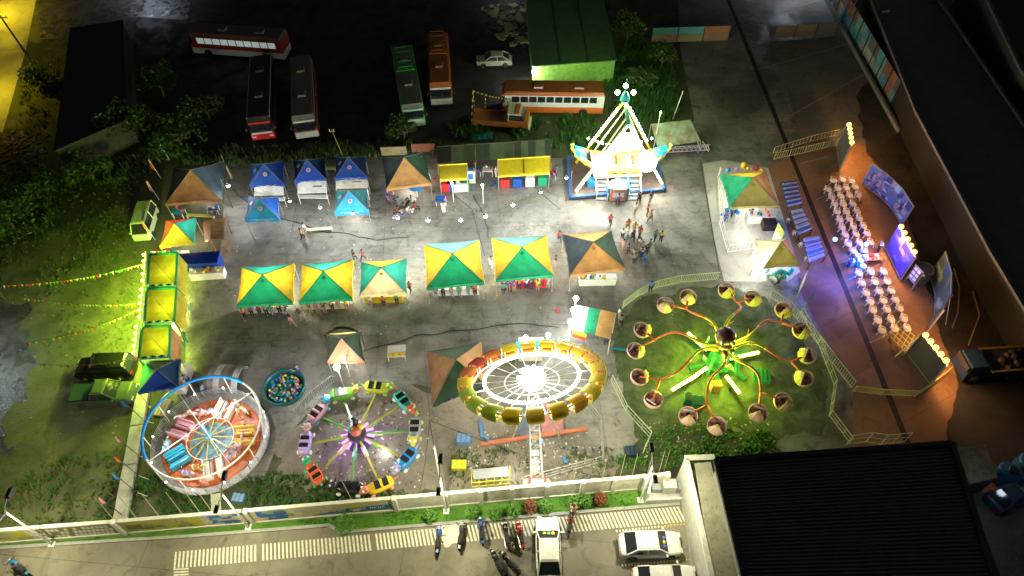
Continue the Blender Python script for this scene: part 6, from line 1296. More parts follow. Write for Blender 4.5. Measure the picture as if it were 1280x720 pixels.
# ball pool
bp_ = W(357, 487); t = thing('ball_pool', 'round teal tub full of coloured balls', 'ball pool', bp_)
mb = MB(); mb.lathe([(1.6, 0), (1.7, .6), (1.62, .62), (1.52, .3), (1.46, .12)], n=32); mb.build('tub_wall', P_((.015, .11, .12)), t, world=False, smooth=True)
mb = MB(); mb.lathe([(0, .14), (1.5, .14)], n=32); mb.build('water', mat('pool_water', (.02, .12, .14), .1), t, world=False)
r = random.Random(3); prot = {}
cn = ['yellow', 'blue', 'green', 'red', 'pink', 'orange', 'bblue']; cw = ['yellow', 'dark blue', 'green', 'red', 'pink', 'orange', 'light blue']
for i in range(120):
    for tr in range(20):
        a = r.uniform(0, 2 * PI); q = 1.3 * math.sqrt(r.random())
        break
    k = r.choice((0, 0, 1, 2, 2, 2, 3, 4, 5, 6, 6))
    if k not in prot:
        o = MB().ball((0, 0, 0), .1, 8, 6).build('ball', PL(cn[k]), None, smooth=True); prot[k] = o
    else: o = prot[k].copy(); COL.objects.link(o)
    o.location = bp_ + Vector((q * math.cos(a), q * math.sin(a), .24 + r.choice((0, .05, .1)))); tag(o, 'small %s plastic ball floating in the round teal pool' % cw[k], 'ball', '%s balls in the pool' % cw[k])

# ------------------------------------------------------------------ swinging ship
sc_ = W(770, 226); fl, fr = W(719, 243), W(827, 233); bl, br = W(735, 190), W(812, 186)
t = thing('swinging_ship', 'brightly lit swinging pirate ship ride on an A shaped bulb covered frame', 'fairground ride', W(770, 215)); tb = t.location.copy()
mb = MB(); pl_ = [W(713, 250), W(829, 240), W(818, 196), W(709, 200)]; mb.slab([(p.x, p.y) for p in pl_], .05, .35); mb.build('platform', mat('ship_deck', (.09, .07, .06), .5, var=.4), t)
mb = MB(); [mb.bar(pl_[i] + up * .4, pl_[(i + 1) % 4] + up * .4, .22, .2) for i in range(4)]; mb.build('platform_edge', P_((.03, .12, .35)), t)
ap_f = Vector(((fl.x + fr.x) / 2, (fl.y + fr.y) / 2 + .3, 8.2)); yb = fl.y + 4.2; ap_b = Vector((ap_f.x, ap_f.y + 3.6, 8.2))
wl = [fl + up * .4, fr + up * .4]; wb_ = [Vector((fl.x + .3, fl.y + 4.4, .4)), Vector((fr.x - .3, fr.y + 4.0, .4))]
for p in wl: mb = MB(); mb.bar(p, ap_f, .24); mb.build('frame_leg', paint('cream_frame', (.65, .6, .4)), t)
for p in wb_: mb = MB(); mb.bar(p, ap_b, .24); mb.build('frame_leg', P_((.6, .5, .05)), t)
mb = MB(); mb.tube(ap_f + Vector((0, -.3, 0)), ap_b + Vector((0, .3, 0)), .2); mb.build('axle', P_((.05, .35, .35)), t)
# lights on legs
bm_ = bulbmat('ship', (1, 1, .9), 35)
for j, p in enumerate(wl):
    for k in range(16): q = p.lerp(ap_f, (k + .5) / 17) + Vector((0, -.2, .05)); MB().ball(q, .11, 6, 5).build('bulb', bm_ if k > 5 else bulbmat('ship_pink', (1, .75, .6), 30), t)
    for k in (.1, .3): lamp(p.lerp(ap_f, k) + Vector((0, -.8, .2)), 170, (1, .85, .75), .15, t)
for j, p in enumerate(wb_):
    for k in range(6): MB().ball(p.lerp(ap_b, .3 + k * .1) + Vector((0, -.15, .2)), .13, 6, 5).build('bulb', bm_, t); MB().ball(p.lerp(ap_b, .35 + k * .1) + Vector((0, -.15, .2)), .13, 6, 5).build('bulb', bm_, t)
# star burst sign boards hung in the A
mb = MB(); A_, B_, C_ = wl[0].lerp(ap_f, .42) + Vector((.2, -.1, 0)), wl[1].lerp(ap_f, .42) + Vector((-.2, -.1, 0)), ap_f + Vector((0, -.1, -.5)); 
mb.panel(A_.lerp(C_, .35), B_.lerp(C_, .35), B_.lerp(C_, .88), A_.lerp(C_, .88), .06); mb.build('sign_board', PL('white'), t)
for r_i in range(6):
    for c_i in range(9 - r_i):
        s = .38 + r_i * .09; a, b = A_.lerp(C_, s), B_.lerp(C_, s); MB().ball(a.lerp(b, (c_i + .5) / (9 - r_i)) + Vector((0, -.12, .05)), .1, 6, 5).build('sign_bulb', bm_, t)
for k in range(5): lamp(A_.lerp(B_, .1 + k * .2).lerp(C_, .45) + Vector((0, -1.1, .3)), 420, (1, 1, .88), .2, t)
for cx, cz in ((-2.1, 4.0), (2.2, 4.2)):  # added bulb discs, standing in for white glare beside the frame
    dc = Vector((ap_f.x + cx, fl.y + .1, cz)); M = Matrix.Rotation(R(65), 3, 'X'); mb = MB(); mb.lathe([(0, .03), (1.0, .03), (1.05, 0), (1.0, -.03), (0, -.03)], dc, 24, M=M); mb.build('glare_disc', PL('white'), t)
    for k in range(16): a_ = k * PI / 8; MB().ball(dc + M @ Vector((.85 * math.cos(a_), .85 * math.sin(a_), .1)), .1, 6, 5).build('glare_disc_bulb', bm_, t)
    for k in range(8): a_ = k * PI / 4; MB().ball(dc + M @ Vector((.45 * math.cos(a_), .45 * math.sin(a_), .1)), .1, 6, 5).build('glare_disc_bulb', bm_, t)
    lamp(dc + Vector((0, -1.0, .3)), 260, (1, 1, .92), .2, t)
# crown lights
for dx, dz, dy in ((-.75, .35, 0), (0, .95, .2), (.8, .35, 0)): q = ap_b + Vector((dx, .3 + dy, dz + .3)); MB().ball(q, .24, 8, 6).build('crown_lamp', bulbmat('crown', (.8, 1, .55), 40), t); lamp(q + Vector((0, .2, .35)), 380, (.6, 1, .3), .2, t) if dx else lamp(q + Vector((1.5, 1.5, 1.5)), 1100, (.6, 1, .25), .2, t)
mb = MB(); mb.lathe([(.5, 0), (.35, .6), (.1, 1.0)], ap_b, 8); mb.bar(ap_b, ap_b + Vector((0, .2, 2.2)), .06); mb.build('crown', P_((.05, .4, .4)), t)
# ship: hull hung from the axle
hc = Vector((ap_f.x, (ap_f.y + ap_b.y) / 2, 0)); L2 = 4.6
mb = MB(); n = 16; rows = []
for i in range(n + 1):
    s = -1 + 2 * i / n; x = s * L2; z = 1.55 + 1.7 * abs(s) ** 2.4; w_ = 1.25 * (1 - abs(s) ** 3) + .12; dp = .95 * (1 - .45 * s * s)
    rows.append([(x, -w_, z + .55), (x, -w_ * .9, z), (x, -w_ * .5, z - dp * .7), (x, 0, z - dp), (x, w_ * .5, z - dp * .7), (x, w_ * .9, z), (x, w_, z + .55), (x, w_ * .85, z + .55), (x, w_ * .7, z), (x, -w_ * .7, z), (x, -w_ * .85, z + .55)])
m_ = len(rows[0]); vs = [tuple(Vector(v) + hc) for r_ in rows for v in r_]; ends = [tuple(range(m_)), tuple(n * m_ + j for j in range(m_))[::-1]]
fs = []; ms = []
for i in range(n):
    for j in range(m_): fs.append((i * m_ + j, i * m_ + (j + 1) % m_, (i + 1) * m_ + (j + 1) % m_, (i + 1) * m_ + j))
mb.add(vs, fs + ends); k = 0
for i in range(n):
    for j in range(m_): mb.m[k] = 1 if j in (7, 8, 9) else (0 if j not in (0, 5) else 2); k += 1
mb.build('hull', [P_((.65, .4, .03)), P_((.3, .2, .15)), P_((.7, .65, .45))], t, smooth=False)
for i in range(7):
    x = -2.7 + i * .9; mb = MB(); mb.box((hc.x + x, hc.y, 1.95 + .25 * abs(x / 2.7) ** 2), (.4, 1.6, .12)); mb.box((hc.x + x + .18 * (1 if x > 0 else -1), hc.y, 2.25 + .25 * abs(x / 2.7) ** 2), (.08, 1.6, .5)); mb.build('bench', P_((.65, .5, .05) if i % 2 else (.7, .7, .7)), t)
for i in range(9): mb = MB(); x = -3.4 + i * .85; mb.box((hc.x + x, hc.y - 1.27 * (1 - abs(x / L2) ** 3) - .12, 1.75 + 1.7 * abs(x / L2) ** 2.4), (.42, .06, .36)); mb.build('porthole', P_((.75, .55, .03)), t)
for s in (-1, 1):
    mb = MB(); mb.hexa([(hc.x + s * 3.5, hc.y - .7, 2.4), (hc.x + s * 4.5, hc.y - .25, 3.1), (hc.x + s * 4.5, hc.y + .25, 3.1), (hc.x + s * 3.5, hc.y + .7, 2.4)], [(hc.x + s * 3.5, hc.y - .7, 3.2), (hc.x + s * 4.6, hc.y - .3, 3.9), (hc.x + s * 4.6, hc.y + .3, 3.9), (hc.x + s * 3.5, hc.y + .7, 3.2)]); mb.build('end_shield', P_((.02, .38, .5)), t)
    mb = MB(); mb.path([(hc.x + s * 4.5, hc.y, 3.3), (hc.x + s * 4.9, hc.y, 3.8), (hc.x + s * 4.85, hc.y, 4.3)], [.22, .18, .1]); mb.ball((hc.x + s * 4.9, hc.y - .1, 4.3), (.22, .2, .22), 8, 6); mb.build('figurehead', P_((.55, .6, .08)), t, smooth=True)
    for dy in (-.8, .8): mb = MB(); mb.bar((hc.x + s * 2.6, hc.y + dy, 2.6), (hc.x, hc.y + dy * .8, 8.1), .12); mb.build('hanger', P_((.65, .62, .3)), t)
mb = MB(); mb.bar((hc.x - 1.6, hc.y - .85, 5.0), (hc.x + 1.6, hc.y - .85, 5.0), .1); mb.build('hanger_tie', PL('white'), t)
for k in range(14): lamp_x = hc.x - 3.2 + k * .49; MB().ball((lamp_x, hc.y + 1.2, 3.0 + .06 * abs(k - 6.5) ** 1.5), .12, 6, 5).build('bulb', bm_, t)
for k in range(7): lamp_x = hc.x - 3 + k; MB().ball((lamp_x, hc.y - 1.35, 2.5 + .15 * abs(k - 3)), .1, 6, 5).build('bulb', bm_, t)
lamp((hc.x - 2.2, hc.y - 2.4, 3.6), 420, (1, 1, .9), .2, t); lamp((hc.x + 2.2, hc.y - 2.4, 3.6), 420, (1, 1, .9), .2, t); lamp((hc.x, hc.y + 1.6, 6.5), 900, (.85, 1, .6), .3, t); lamp((hc.x, hc.y - .2, 4.4), 1000, (1, 1, .85), .3, t)
# stairs
for k, (x0, x1) in enumerate(((745, 759), (785, 800))):
    mb = MB(); a, b = W(x0, 251), W(x1, 250); dy = 3.1
    for i in range(7): mb.box(((a.x + b.x) / 2, a.y + .25 + i * dy / 7, .12 + i * .17), ((b.x - a.x), dy / 7, .08))
    mb.build('stair', P_((.25, .27, .27)), t)
    for x in (a.x, b.x):
        mb = MB(); mb.bar((x, a.y, .9), (x, a.y + dy, 2.1), .1); [mb.bar((x, a.y + q * dy, .05 + 1.1 * q), (x, a.y + q * dy, .9 + 1.2 * q), .07) for q in (0, .5, 1)]; mb.build('stair_rail', paint('rail_cream', (.72, .7, .55)), t)
mb = MB(); a, b = W(742, 219, 1.3), W(802, 216, 1.3); mb.bar(a, b, .9, .12); mb.bar(a + Vector((0, .4, .6)), b + Vector((0, .4, .6)), .05, .5); mb.build('boarding_deck', P_((.7, .68, .5)), t)
for i, x in enumerate((739, 781)): mb = MB(); p = W(x, 234); mb.box((p.x, p.y, .7), (.9, .8, .7)); mb.build('side_box', P_((.02, .2, .5)), t)
o = thing('ticket_kiosk', 'white and orange ticket kiosk between the ship stairs', 'kiosk', W(771, 247)); mb = MB(); mb.box((0, 0, .9), (1.6, 1.1, 1.8)); mb.build('cabin', P_((.6, .25, .15)), o, world=False, bevel=.05); mb = MB(); mb.box((0, -.1, 1.85), (1.3, 1.4, .12)); mb.ball((-.1, .3, 2.0), (.4, .3, .2)); mb.build('roof', PL('white'), o, world=False); mb = MB(); mb.box((0, -.58, .9), (1.1, .04, .6)); mb.build('counter_window', PL('white'), o, world=False); mb = MB(); [mb.box((s * .95, .1, .8), (.25, 1.0, 1.6)) for s in (-1, 1)]; mb.build('side_wall', P_((.02, .25, .55)), o, world=False)
# ------------------------------------------------------------------ chair court
def chair_mesh():
    t = bpy.data.objects.new('plastic_chair', None); COL.objects.link(t); m = mat('chair_white', (.88, .88, .88), .5, var=.1)
    mb = MB(); mb.lathe([(0, .45), (.2, .44), (.29, .46), (.3, .43), (.22, .4), (0, .4)], n=14); mb.build('seat', m, t, world=False, smooth=True)
    mb = MB(); n = 8; vs = []
    for j in range(n + 1):
        a = -1 + 2 * j / n; x = -.25 + .14 * abs(a) ** 2; y = .29 * a; h = .85 - .12 * abs(a) ** 2
        vs += [(x, y, .44), (x - .08, y * 1.02, h), (x - .025, y, .44), (x - .11, y * 1.02, h)]
    fs = []
    for j in range(n): b_ = 4 * j; fs += [(b_, b_ + 4, b_ + 5, b_ + 1), (b_ + 2, b_ + 3, b_ + 7, b_ + 6), (b_ + 1, b_ + 5, b_ + 7, b_ + 3)]
    mb.add(vs, fs); mb.build('backrest', m, t, world=False)
    for s in (-1, 1): mb = MB(); mb.path([(-.14, s * .28, .62), (.08, s * .29, .6), (.18, s * .25, .55), (.2, s * .22, .44)], [.03, .03, .025, .02], 5); mb.build('armrest', m, t, world=False)
    for x in (-.2, .22):
        for s in (-1, 1): mb = MB(); mb.bar((x, s * .21, .42), (x * 1.2, s * .25, 0), .05); mb.build('leg', m, t, world=False)
    return t
CHU = [(90, 288), (133, 283), (178, 291), (62, 332), (110, 327), (152, 325), (195, 320), (80, 370), (124, 364), (168, 362), (209, 360), (95, 403), (137, 403), (184, 403), (106, 440), (152, 441), (204, 438), (121, 480), (167, 477), (215, 474), (131, 518), (186, 515), (235, 510), (147, 553), (199, 550), (254, 547), (160, 597), (217, 592), (270, 590), (187, 632), (240, 628)]
CHL = [(126, 143), (179, 138), (237, 138), (139, 188), (197, 183), (253, 181), (158, 233), (217, 226), (271, 223), (177, 271), (235, 267), (290, 264), (188, 309), (251, 307), (308, 302), (211, 356), (270, 352), (328, 348), (230, 402), (286, 393), (342, 392)]
OR = ['first', 'second', 'third', 'fourth', 'fifth', 'sixth', 'seventh', 'eighth', 'ninth', 'tenth']
rows = {}; y_last = None; lst = []
def rowify(pts):
    out = []; cur = [pts[0]]
    for p in pts[1:]:
        if p[0] < cur[-1][0]: out.append(cur); cur = [p]
        else: cur.append(p)
    out.append(cur); return out
proto = chair_mesh(); first = True
for blk, pts, o0, sc_k, extra in (('upper', CHU, (1020, 150), 3.9, ''), ('lower', CHL, (1040, 300), 3.6, '')):
    for ri, row in enumerate(rowify(pts)):
        for ci, (x, y) in enumerate(row):
            c = proto if first else copy_tree(proto); first = False
            p = W(o0[0] + x / sc_k, o0[1] + y / sc_k, .6); c.location = (p.x, p.y, 0); c.rotation_euler = (0, 0, R(-20 + RND.uniform(-14, 14))); c.scale = (1.2, 1.2, .92)
            tag(c, 'white plastic chair, %s from the aisle in the %s row down of the %s block' % (OR[ci], OR[ri], blk), 'chair', 'white plastic chairs facing the screen')
# panels with bulbs
def board(label, px, z0, z1, cols, bulbs=None, cat='panel', art=0, back=True, seed=1, name='display_panel', group=None):
    """px: base line points on the ground"""
    G_ = [W(*p) for p in px]; t = thing(name, label, cat, G_[0].lerp(G_[-1], .5), 0, group); r = random.Random(seed)
    for i, (a, b) in enumerate(zip(G_[:-1], G_[1:])):
        d = (b - a).normalized(); nn = Vector((d.y, -d.x, 0)); nn = nn if nn.dot(W(1080, 325) - a) > 0 else -nn
        mb = MB(); mb.bar(a + up * (z0 + z1) / 2, b + up * (z0 + z1) / 2, .08, z1 - z0)
        for k in range(art):
            s0 = r.uniform(0, .8); s1 = min(1, s0 + r.uniform(.08, .35)); y0 = r.uniform(z0, z1 - .5); y1 = min(z1, y0 + r.uniform(.2, .9)); o = nn * (.045 + .002 * k); sk = r.uniform(-.15, .15)
            mb.add([a.lerp(b, s0) + o + up * y0, a.lerp(b, s1) + o + up * y0, a.lerp(b, min(1, max(0, s1 + sk))) + o + up * y1, a.lerp(b, min(1, max(0, s0 + sk))) + o + up * y1], [(0, 1, 2, 3)], r.randrange(1, len(cols)))
        mb.build('printed_panel', [paint('bd%.2f%.2f%.2f' % c, c) for c in cols], t)
        mb = MB(); mb.bar(a + up * z1, b + up * z1, .1, .1); mb.bar(a + up * z0, b + up * z0, .1, .1); mb.bar(a - nn * .06, a - nn * .06 + up * z1, .1); mb.bar(b - nn * .06, b - nn * .06 + up * z1, .1); mb.bar(a - nn * .06 + up * z1 * .9, a - nn * 1.1, .06); mb.build('frame', steel, t)
        if bulbs:
            for k in range(bulbs): MB().ball(a.lerp(b, (k + .5) / bulbs) + up * (z1 + .22), .23, 10, 7).build('bulb', bulbmat('amber', (1, .5, .13), 2.6), t)
            for k in range(bulbs): lamp(a.lerp(b, (k + .5) / bulbs) + up * (z1 + .5) + nn * .5, 330, AMBER, .2, t)
    return t
CB = [(.1, .14, .4), (.03, .05, .2), (.3, .4, .6), (.15, .1, .3), (.35, .25, .35)]
b_ = board('blue lit screen board with five amber bulbs facing the chairs', [(1105, 312), (1124, 351)], .3, 3.3, [(.05, .04, .35), (.02, .03, .3), (.12, .1, .5), (.3, .25, .5)], 5, art=14)
board('curved picture banner of blue panels right of the upper chairs', [(1077, 231), (1094, 243), (1113, 261), (1126, 283)], .2, 2.8, CB, None, art=16, seed=2)
board('curved picture banner with green end right of the lower chairs', [(1160, 345), (1167, 372), (1166, 398), (1156, 417)], .4, 3.4, [(.05, .08, .09), (.03, .06, .2), (.12, .14, .05), (.2, .28, .3)], None, art=12, seed=3)
board('dark panel wall carrying five amber bulbs at the lower right', [(1133, 442), (1163, 481)], .1, 2.9, [(.1, .085, .07), (.06, .05, .045), (.14, .12, .1)], 5, art=5, seed=4)
board('narrow dark board with amber bulbs at the top of the court', [(1046, 185), (1050, 213)], .1, 3.2, [(.12, .1, .08), (.06, .05, .05)], 5, art=3, seed=5)
board('small dark board with a grid of white windows near the screen', [(1130, 352), (1139, 362)], .8, 2.4, [(.05, .05, .08), (.03, .03, .05)], None, art=0, seed=6)
t = bpy.data.objects['display_panel.005'] if 'display_panel.005' in bpy.data.objects else None
a, b = W(1130, 352), W(1139, 362); d = (b - a).normalized(); nn = Vector((d.y, -d.x, 0)); nn = nn if nn.x < 0 else -nn
mb = MB()
for i in range(2):
    for j in range(3): p = a.lerp(b, .12 + i * .42) + nn * .06 + up * (.95 + j * .5); q = a.lerp(b, .46 + i * .42) + nn * .06; q = Vector((q.x, q.y, p.z)); mb.add([p, q, q + up * .36, p + up * .36], [(0, 1, 2, 3)])
mb.build('window', mat('pale_pane', (.6, .62, .7), .4), t)
# thin wires and kerb curves of the round track
for pts, lab in (([(1148, 215), (1165, 235), (1180, 258), (1192, 280)], 'dim metal rail lying on the dark ground, upper right'), ([(1192, 336), (1199, 360), (1197, 392), (1190, 410)], 'dim yellow strip on the dark ground right of the lower banner'), ([(1216, 365), (1224, 395), (1210, 432)], 'second dim strip further right on the dark ground')):
    mb = MB(); mb.path([W(*p) + up * .08 for p in pts], .07, 5); tag(mb.build('ground_rail', mat('dim_rail', (.2, .17, .08), .7), None, loc=W(*pts[0])), lab, 'rail')
t = thing('round_tank', 'dark blue round tank behind the screen board', 'tank', W(1146, 350)); mb = MB(); mb.lathe([(.9, 0), (.9, 1.5), (.85, 1.6), (0, 1.8)], n=20); mb.build('tank', P_((.04, .07, .14)), t, world=False)
mb = MB(); mb.path([(.75 * math.cos(k * PI / 10), .75 * math.sin(k * PI / 10), 1.67) for k in range(20)], .04, 5, closed=True); mb.build('rim', P_((.1, .14, .25)), t, world=False)
# sound table in blue light
t = thing('control_table', 'orange brown table with microphones before the blue screen', 'table', W(1089, 328), R(6)); mb = MB(); mb.box((0, 0, .76), (2.0, .8, .06)); mb.build('table_top', P_((.5, .25, .12)), t, world=False)
for sx in (-1, 1):
    for sy in (-1, 1): mb = MB(); mb.bar((sx * .9, sy * .34, 0), (sx * .9, sy * .34, .74), .05); mb.build('leg', steel, t, world=False)
for k in range(4): mb = MB(); mb.box((-.75 + k * .5, .1, .85), (.3, .3, .12)); mb.box((-.75 + k * .5, -.25, .83), (.12, .12, .08)); mb.build('speaker_box', PL(('white', 'red', 'white', 'orange')[k]), t, world=False)
for i, (x, y, lab) in enumerate(((1070, 325, 'blue shining drum left of the control table, upper'), (1073, 331, 'blue shining drum left of the control table, middle'), (1076, 338, 'blue shining drum left of the control table, lower'), (1062, 331, 'small blue crate lit by the blue spotlight'))):
    o = thing('drum', lab, 'drum', W(x, y), 0, None); mb = MB(); mb.lathe([(.3, 0), (.33, .1), (.33, .6), (.3, .65)], n=14); mb.build('shell', P_((.1, .5, .7)), o, world=False); mb = MB(); mb.lathe([(.3, .65), (0, .66)], n=14); mb.build('skin', PL('white'), o, world=False)
def bstand(label, px, dirx):
    o = thing('light_stand', label, 'light stand', W(*px)); mb = MB(); mb.tube((0, 0, 0), (0, 0, 2.2), .04); mb.build('pole', dsteel, o, world=False); mb = MB(); mb.ball((0, 0, 2.3), .2, 8, 6); mb.build('lens', bulbmat('blue', (.08, .25, 1), 14), o, world=False); return o
o = bstand('blue spotlight on a stand beside the control table', (1071, 326), 0); lamp(Vector(o.location) + up * 1.2, 750, (.02, .1, 1), .2, o); lamp(W(1062, 338, 1.6), 480, (.03, .1, 1), .2, o)
lamp(W(1045, 338, 2.0), 420, (.03, .04, 1), .3, o)
spot(W(1095, 325, 2.5), W(1112, 325, 1.8), 150, (.08, .1, 1), 130, .2, o)
# benches / tables in three clusters, blue lit
def bars(label, q, n, cols, z=.75, name='game_rack'):
    a, b, c_, d = [W(*p, z) for p in q]; t = thing(name, label, 'rack', W(sum(p[0] for p in q) / 4, sum(p[1] for p in q) / 4)); 
    for k in range(n):
        s0, s1 = k / n, (k + .68) / n; mb = MB(); mb.panel(a.lerp(d, s0), b.lerp(c_, s0), b.lerp(c_, s1), a.lerp(d, s1), .1); mb.build('shelf', P_(cols[k % len(cols)]), t)
        mb = MB(); p = a.lerp(d, s1); p2 = b.lerp(c_, s1); mb.bar(p + up * .12, p2 + up * .12, .05, .25); mb.build('shelf_back', P_((.3, .35, .5)), t)
    mb = MB(); [mb.bar(u, v, .08, .1) for u, v in ((a - up * .1, d - up * .1), (b - up * .1, c_ - up * .1))]; [mb.bar(Vector((p.x, p.y, 0)), p, .07) for p in (a, b, c_, d)]; mb.build('frame', dsteel, t)
bars('rack of six deep blue shelves at the top of the blue lit row', [(977, 228), (995, 226), (1002, 256), (985, 260)], 6, [(.02, .12, .4)])
bars('rack of white and blue shelves in the middle of the blue lit row', [(989, 264), (1002, 261), (1015, 288), (999, 295)], 5, [(.5, .48, .5), (.45, .45, .55), (.5, .5, .5), (.5, .5, .6), (.05, .3, .6)])
bars('bright blue lit rack at the bottom of the blue lit row', [(1004, 298), (1023, 295), (1031, 322), (1012, 330)], 5, [(.45, .5, .7), (.2, .3, .8), (.35, .4, .7), (.05, .3, .8)])
lamp(W(1095, 322, 4.2), 160, (.8, .85, 1), .2, o); o = bstand('blue spotlight on a stand beside the lower blue rack', (1033, 320), 0); lamp(W(1024, 310, 2.4), 420, (.03, .12, 1), .2, o); lamp(W(1006, 248, 2.8), 110, (.2, .4, 1), .2, o)  # first lamp is an added pale fill above the control table, no fixture
for i, (x, y) in enumerate(((984, 278), (992, 293), (1000, 308), (1007, 325))): 
    t = thing('plastic_stool', 'white stool number %s down the left side of the blue lit racks' % OR[i], 'stool', W(x, y)); mb = MB(); mb.lathe([(0, .45), (.17, .45), (.18, .42)], n=10); mb.build('seat', PL('white'), t, world=False)
    for k in range(4): a = PI / 4 + k * PI / 2; mb = MB(); mb.bar((.13 * math.cos(a), .13 * math.sin(a), .42), (.18 * math.cos(a), .18 * math.sin(a), 0), .04); mb.build('leg', PL('white'), t, world=False)
# yellow upright banner, teal sign, balloons
def upright(label, a, b, z0, z1, c, c2=None, name='banner', cat='banner'):
    a, b = W(*a), W(*b); t = thing(name, label, cat, a.lerp(b, .5)); mb = MB(); mb.bar(a + up * (z0 + z1) / 2, b + up * (z0 + z1) / 2, .05, z1 - z0)
    d = (b - a).normalized(); nn = Vector((d.y, -d.x, 0)); nn = nn if nn.y < 0 else -nn
    if c2: mb.bar(a.lerp(b, .12) + nn * .03 + up * (z0 * .9 + z1 * .1 + (z1 - z0) * .35), b.lerp(a, .12) + nn * .03 + up * (z0 * .9 + z1 * .1 + (z1 - z0) * .35), .03, (z1 - z0) * .5, m=1)
    mb.build('panel', [paint('up%.2f%.2f' % (c[0], c[1]), c), paint('up2%.2f' % (c2 or c)[1], c2 or c)], t); mb = MB(); [mb.bar(p, p + up * z1, .06) for p in (a, b)]; mb.build('post', steel, t)
upright('yellow green upright banner with pale blue middle by the booth tent', (962, 306), (969, 318), .2, 3.0, (.5, .52, .1), (.35, .5, .55))
upright('teal framed sign board right of the pale tent, lower one', (1001, 392), (1011, 378), .2, 1.6, (.03, .25, .25), (.2, .45, .4), 'sign_board', 'sign')
upright('thin white sign board leaning right of the pale tent', (996, 372), (1001, 356), .1, 2.0, (.6, .62, .6), None, 'sign_board', 'sign')
for i, (x, y, c, s) in enumerate(((910, 213, 'bblue', .3), (921, 212, 'lav', .25), (930, 207, 'yellow', .4), (935, 211, 'yellow', .25), (940, 212, 'pink', .2), (946, 210, 'red', .33), (952, 213, 'yellow', .22))):
    p = W(x, y, 2.75); t = thing('balloon', ['sky blue balloon at the left end of the booth tent edge', 'lilac balloon next to the sky blue one', 'tall bright yellow balloon on the booth tent', 'small yellow balloon at the foot of the tall yellow one', 'small pink balloon left of the red one', 'red balloon on the booth tent edge', 'small yellow balloon at the right end of the booth tent edge'][i], 'balloon', p); mb = MB(); mb.ball((0, 0, 0), (s * .8, s * .8, s), 10, 8); mb.lathe([(.01, -s), (.05, -s - .06)], n=6); mb.build('balloon', PL(c), t, world=False, smooth=True); mb = MB(); mb.tube((0, 0, -s), (0, -.05, -.55), .01, n=4); mb.build('ribbon', cable, t, world=False)
for i, (x, y, c, lab) in enumerate(((978, 348, (.02, .4, .5), 'pile of bright teal goods under the pale tent edge'), (965, 347, (.3, .55, .6), 'pale blue goods left of the teal pile'), (910, 270, (.03, .2, .55), 'blue bags hanging at the left corner of the booth tent'))):
    t = thing('goods_pile', lab, 'goods', W(x, y)); mb = MB(); r = random.Random(i)
    for k in range(14): mb.ball((r.uniform(-.8, .8), r.uniform(-.35, .35), r.uniform(.2, .9)), r.uniform(.15, .28), 7, 5)
    mb.build('goods', P_(c), t, world=False)
table('booth_counter', 'white brightly lit counter inside the balloon booth tent', 'counter', (948, 275), (2.6, 1.2), 1.0, 'white', 0, 10, 'cloth'); lamp(W(938, 278, 1.9), 260, NEUT, .2, scene.objects['booth_counter'])
flood('very bright white lamp left of the pale yellow green tent', (946, 322), 2.6, 560, (1, 1, .92), .2, 50)
table('dark_case', 'dark flight case beside the white booth counter', 'case', (959, 283), (1.3, 1.4), .9, 'black', 0, 0, 'cloth')

# lit opening in the warehouse edge, right
t = thing('market_stall', 'pale roofed stall with orange and blue goods beside the warehouse', 'stall', W(1252, 398)); a, b, c_, d = W(1236, 342, .3), W(1256, 330, .3), W(1300, 400, .3), W(1268, 415, .3)
mb = MB(); mb.slab([(p.x, p.y) for p in (a, b, c_, d)], .04, .3); mb.build('floor', mat('stall_floor', (.25, .24, .22), .8, var=.4), t)
mb = MB(); mb.bar(b + up * 1.0, c_ + up * 1.0, .15, 2.0); mb.build('wall', P_((.55, .52, .45)), t); mb = MB(); mb.bar(a + up * 2.0, b + up * 2.1, .6, .1); mb.build('lintel', P_((.2, .2, .18)), t)
for (x, y, x2, y2, w_, c) in ((1248, 352, 1266, 385, .7, (.45, .16, .06)), (1241, 355, 1258, 385, .35, (.2, .26, .4)), (1256, 392, 1266, 402, .9, (.05, .3, .22))): mb = MB(); mb.bar(W(x, y) + up * .7, W(x2, y2) + up * .7, w_, .6); mb.build('stacked_goods', P_(c), t)
mb = MB(); p = W(1262, 372, 2.6); mb.ball(p, .12); mb.build('bulb', bulbmat('st', (1, .9, .8), 8), t); lamp(p - up * .3, 90, (1, .9, .8), .15, t)
# dim things in the bottom right corner
t = thing('rooftop_shed', 'mossy grey concrete box roof beside the ribbed hall', 'shed', W(1222, 590)); q = [W(x, y, 2.5) for x, y in ((1193, 560), (1232, 556), (1246, 598), (1208, 606))]; mb = MB(); mb.slab([(p.x, p.y) for p in q], 0, 2.5); mb.build('wall', dkwall, t); mb = MB(); mb.slab([(p.x, p.y) for p in q], 2.5, 2.6); mb.build('roof', mat('moss_roof2', (.14, .15, .1), .9, var=.5), t)
for i, (x, y, lab) in enumerate(((1252, 600, 'sky blue plastic tank nearest the mossy box roof'), (1277, 588, 'sky blue plastic tank at the right picture edge'))):
    t = thing('water_tank', lab, 'tank', W(x, y)); mb = MB(); mb.lathe([(.8, 0), (.85, .4), (.85, 1.3), (.75, 1.5), (.35, 1.6), (.35, 1.7), (0, 1.7)], n=20); mb.build('tank', P_((.02, .1, .2)), t, world=False, smooth=False); mb = MB(); mb.lathe([(.36, 1.7), (.33, 1.78), (0, 1.8)], n=14); mb.build('lid', PL('black'), t, world=False)
gs('grey_court', [(1208, 606), (1246, 598), (1340, 570), (1340, 800), (1280, 800)], .022, ground_mat('grey_court_m', (.1, .1, .1), (.15, .15, .15), (.2, .2, .19), rough=(.6, .9), scale=1))
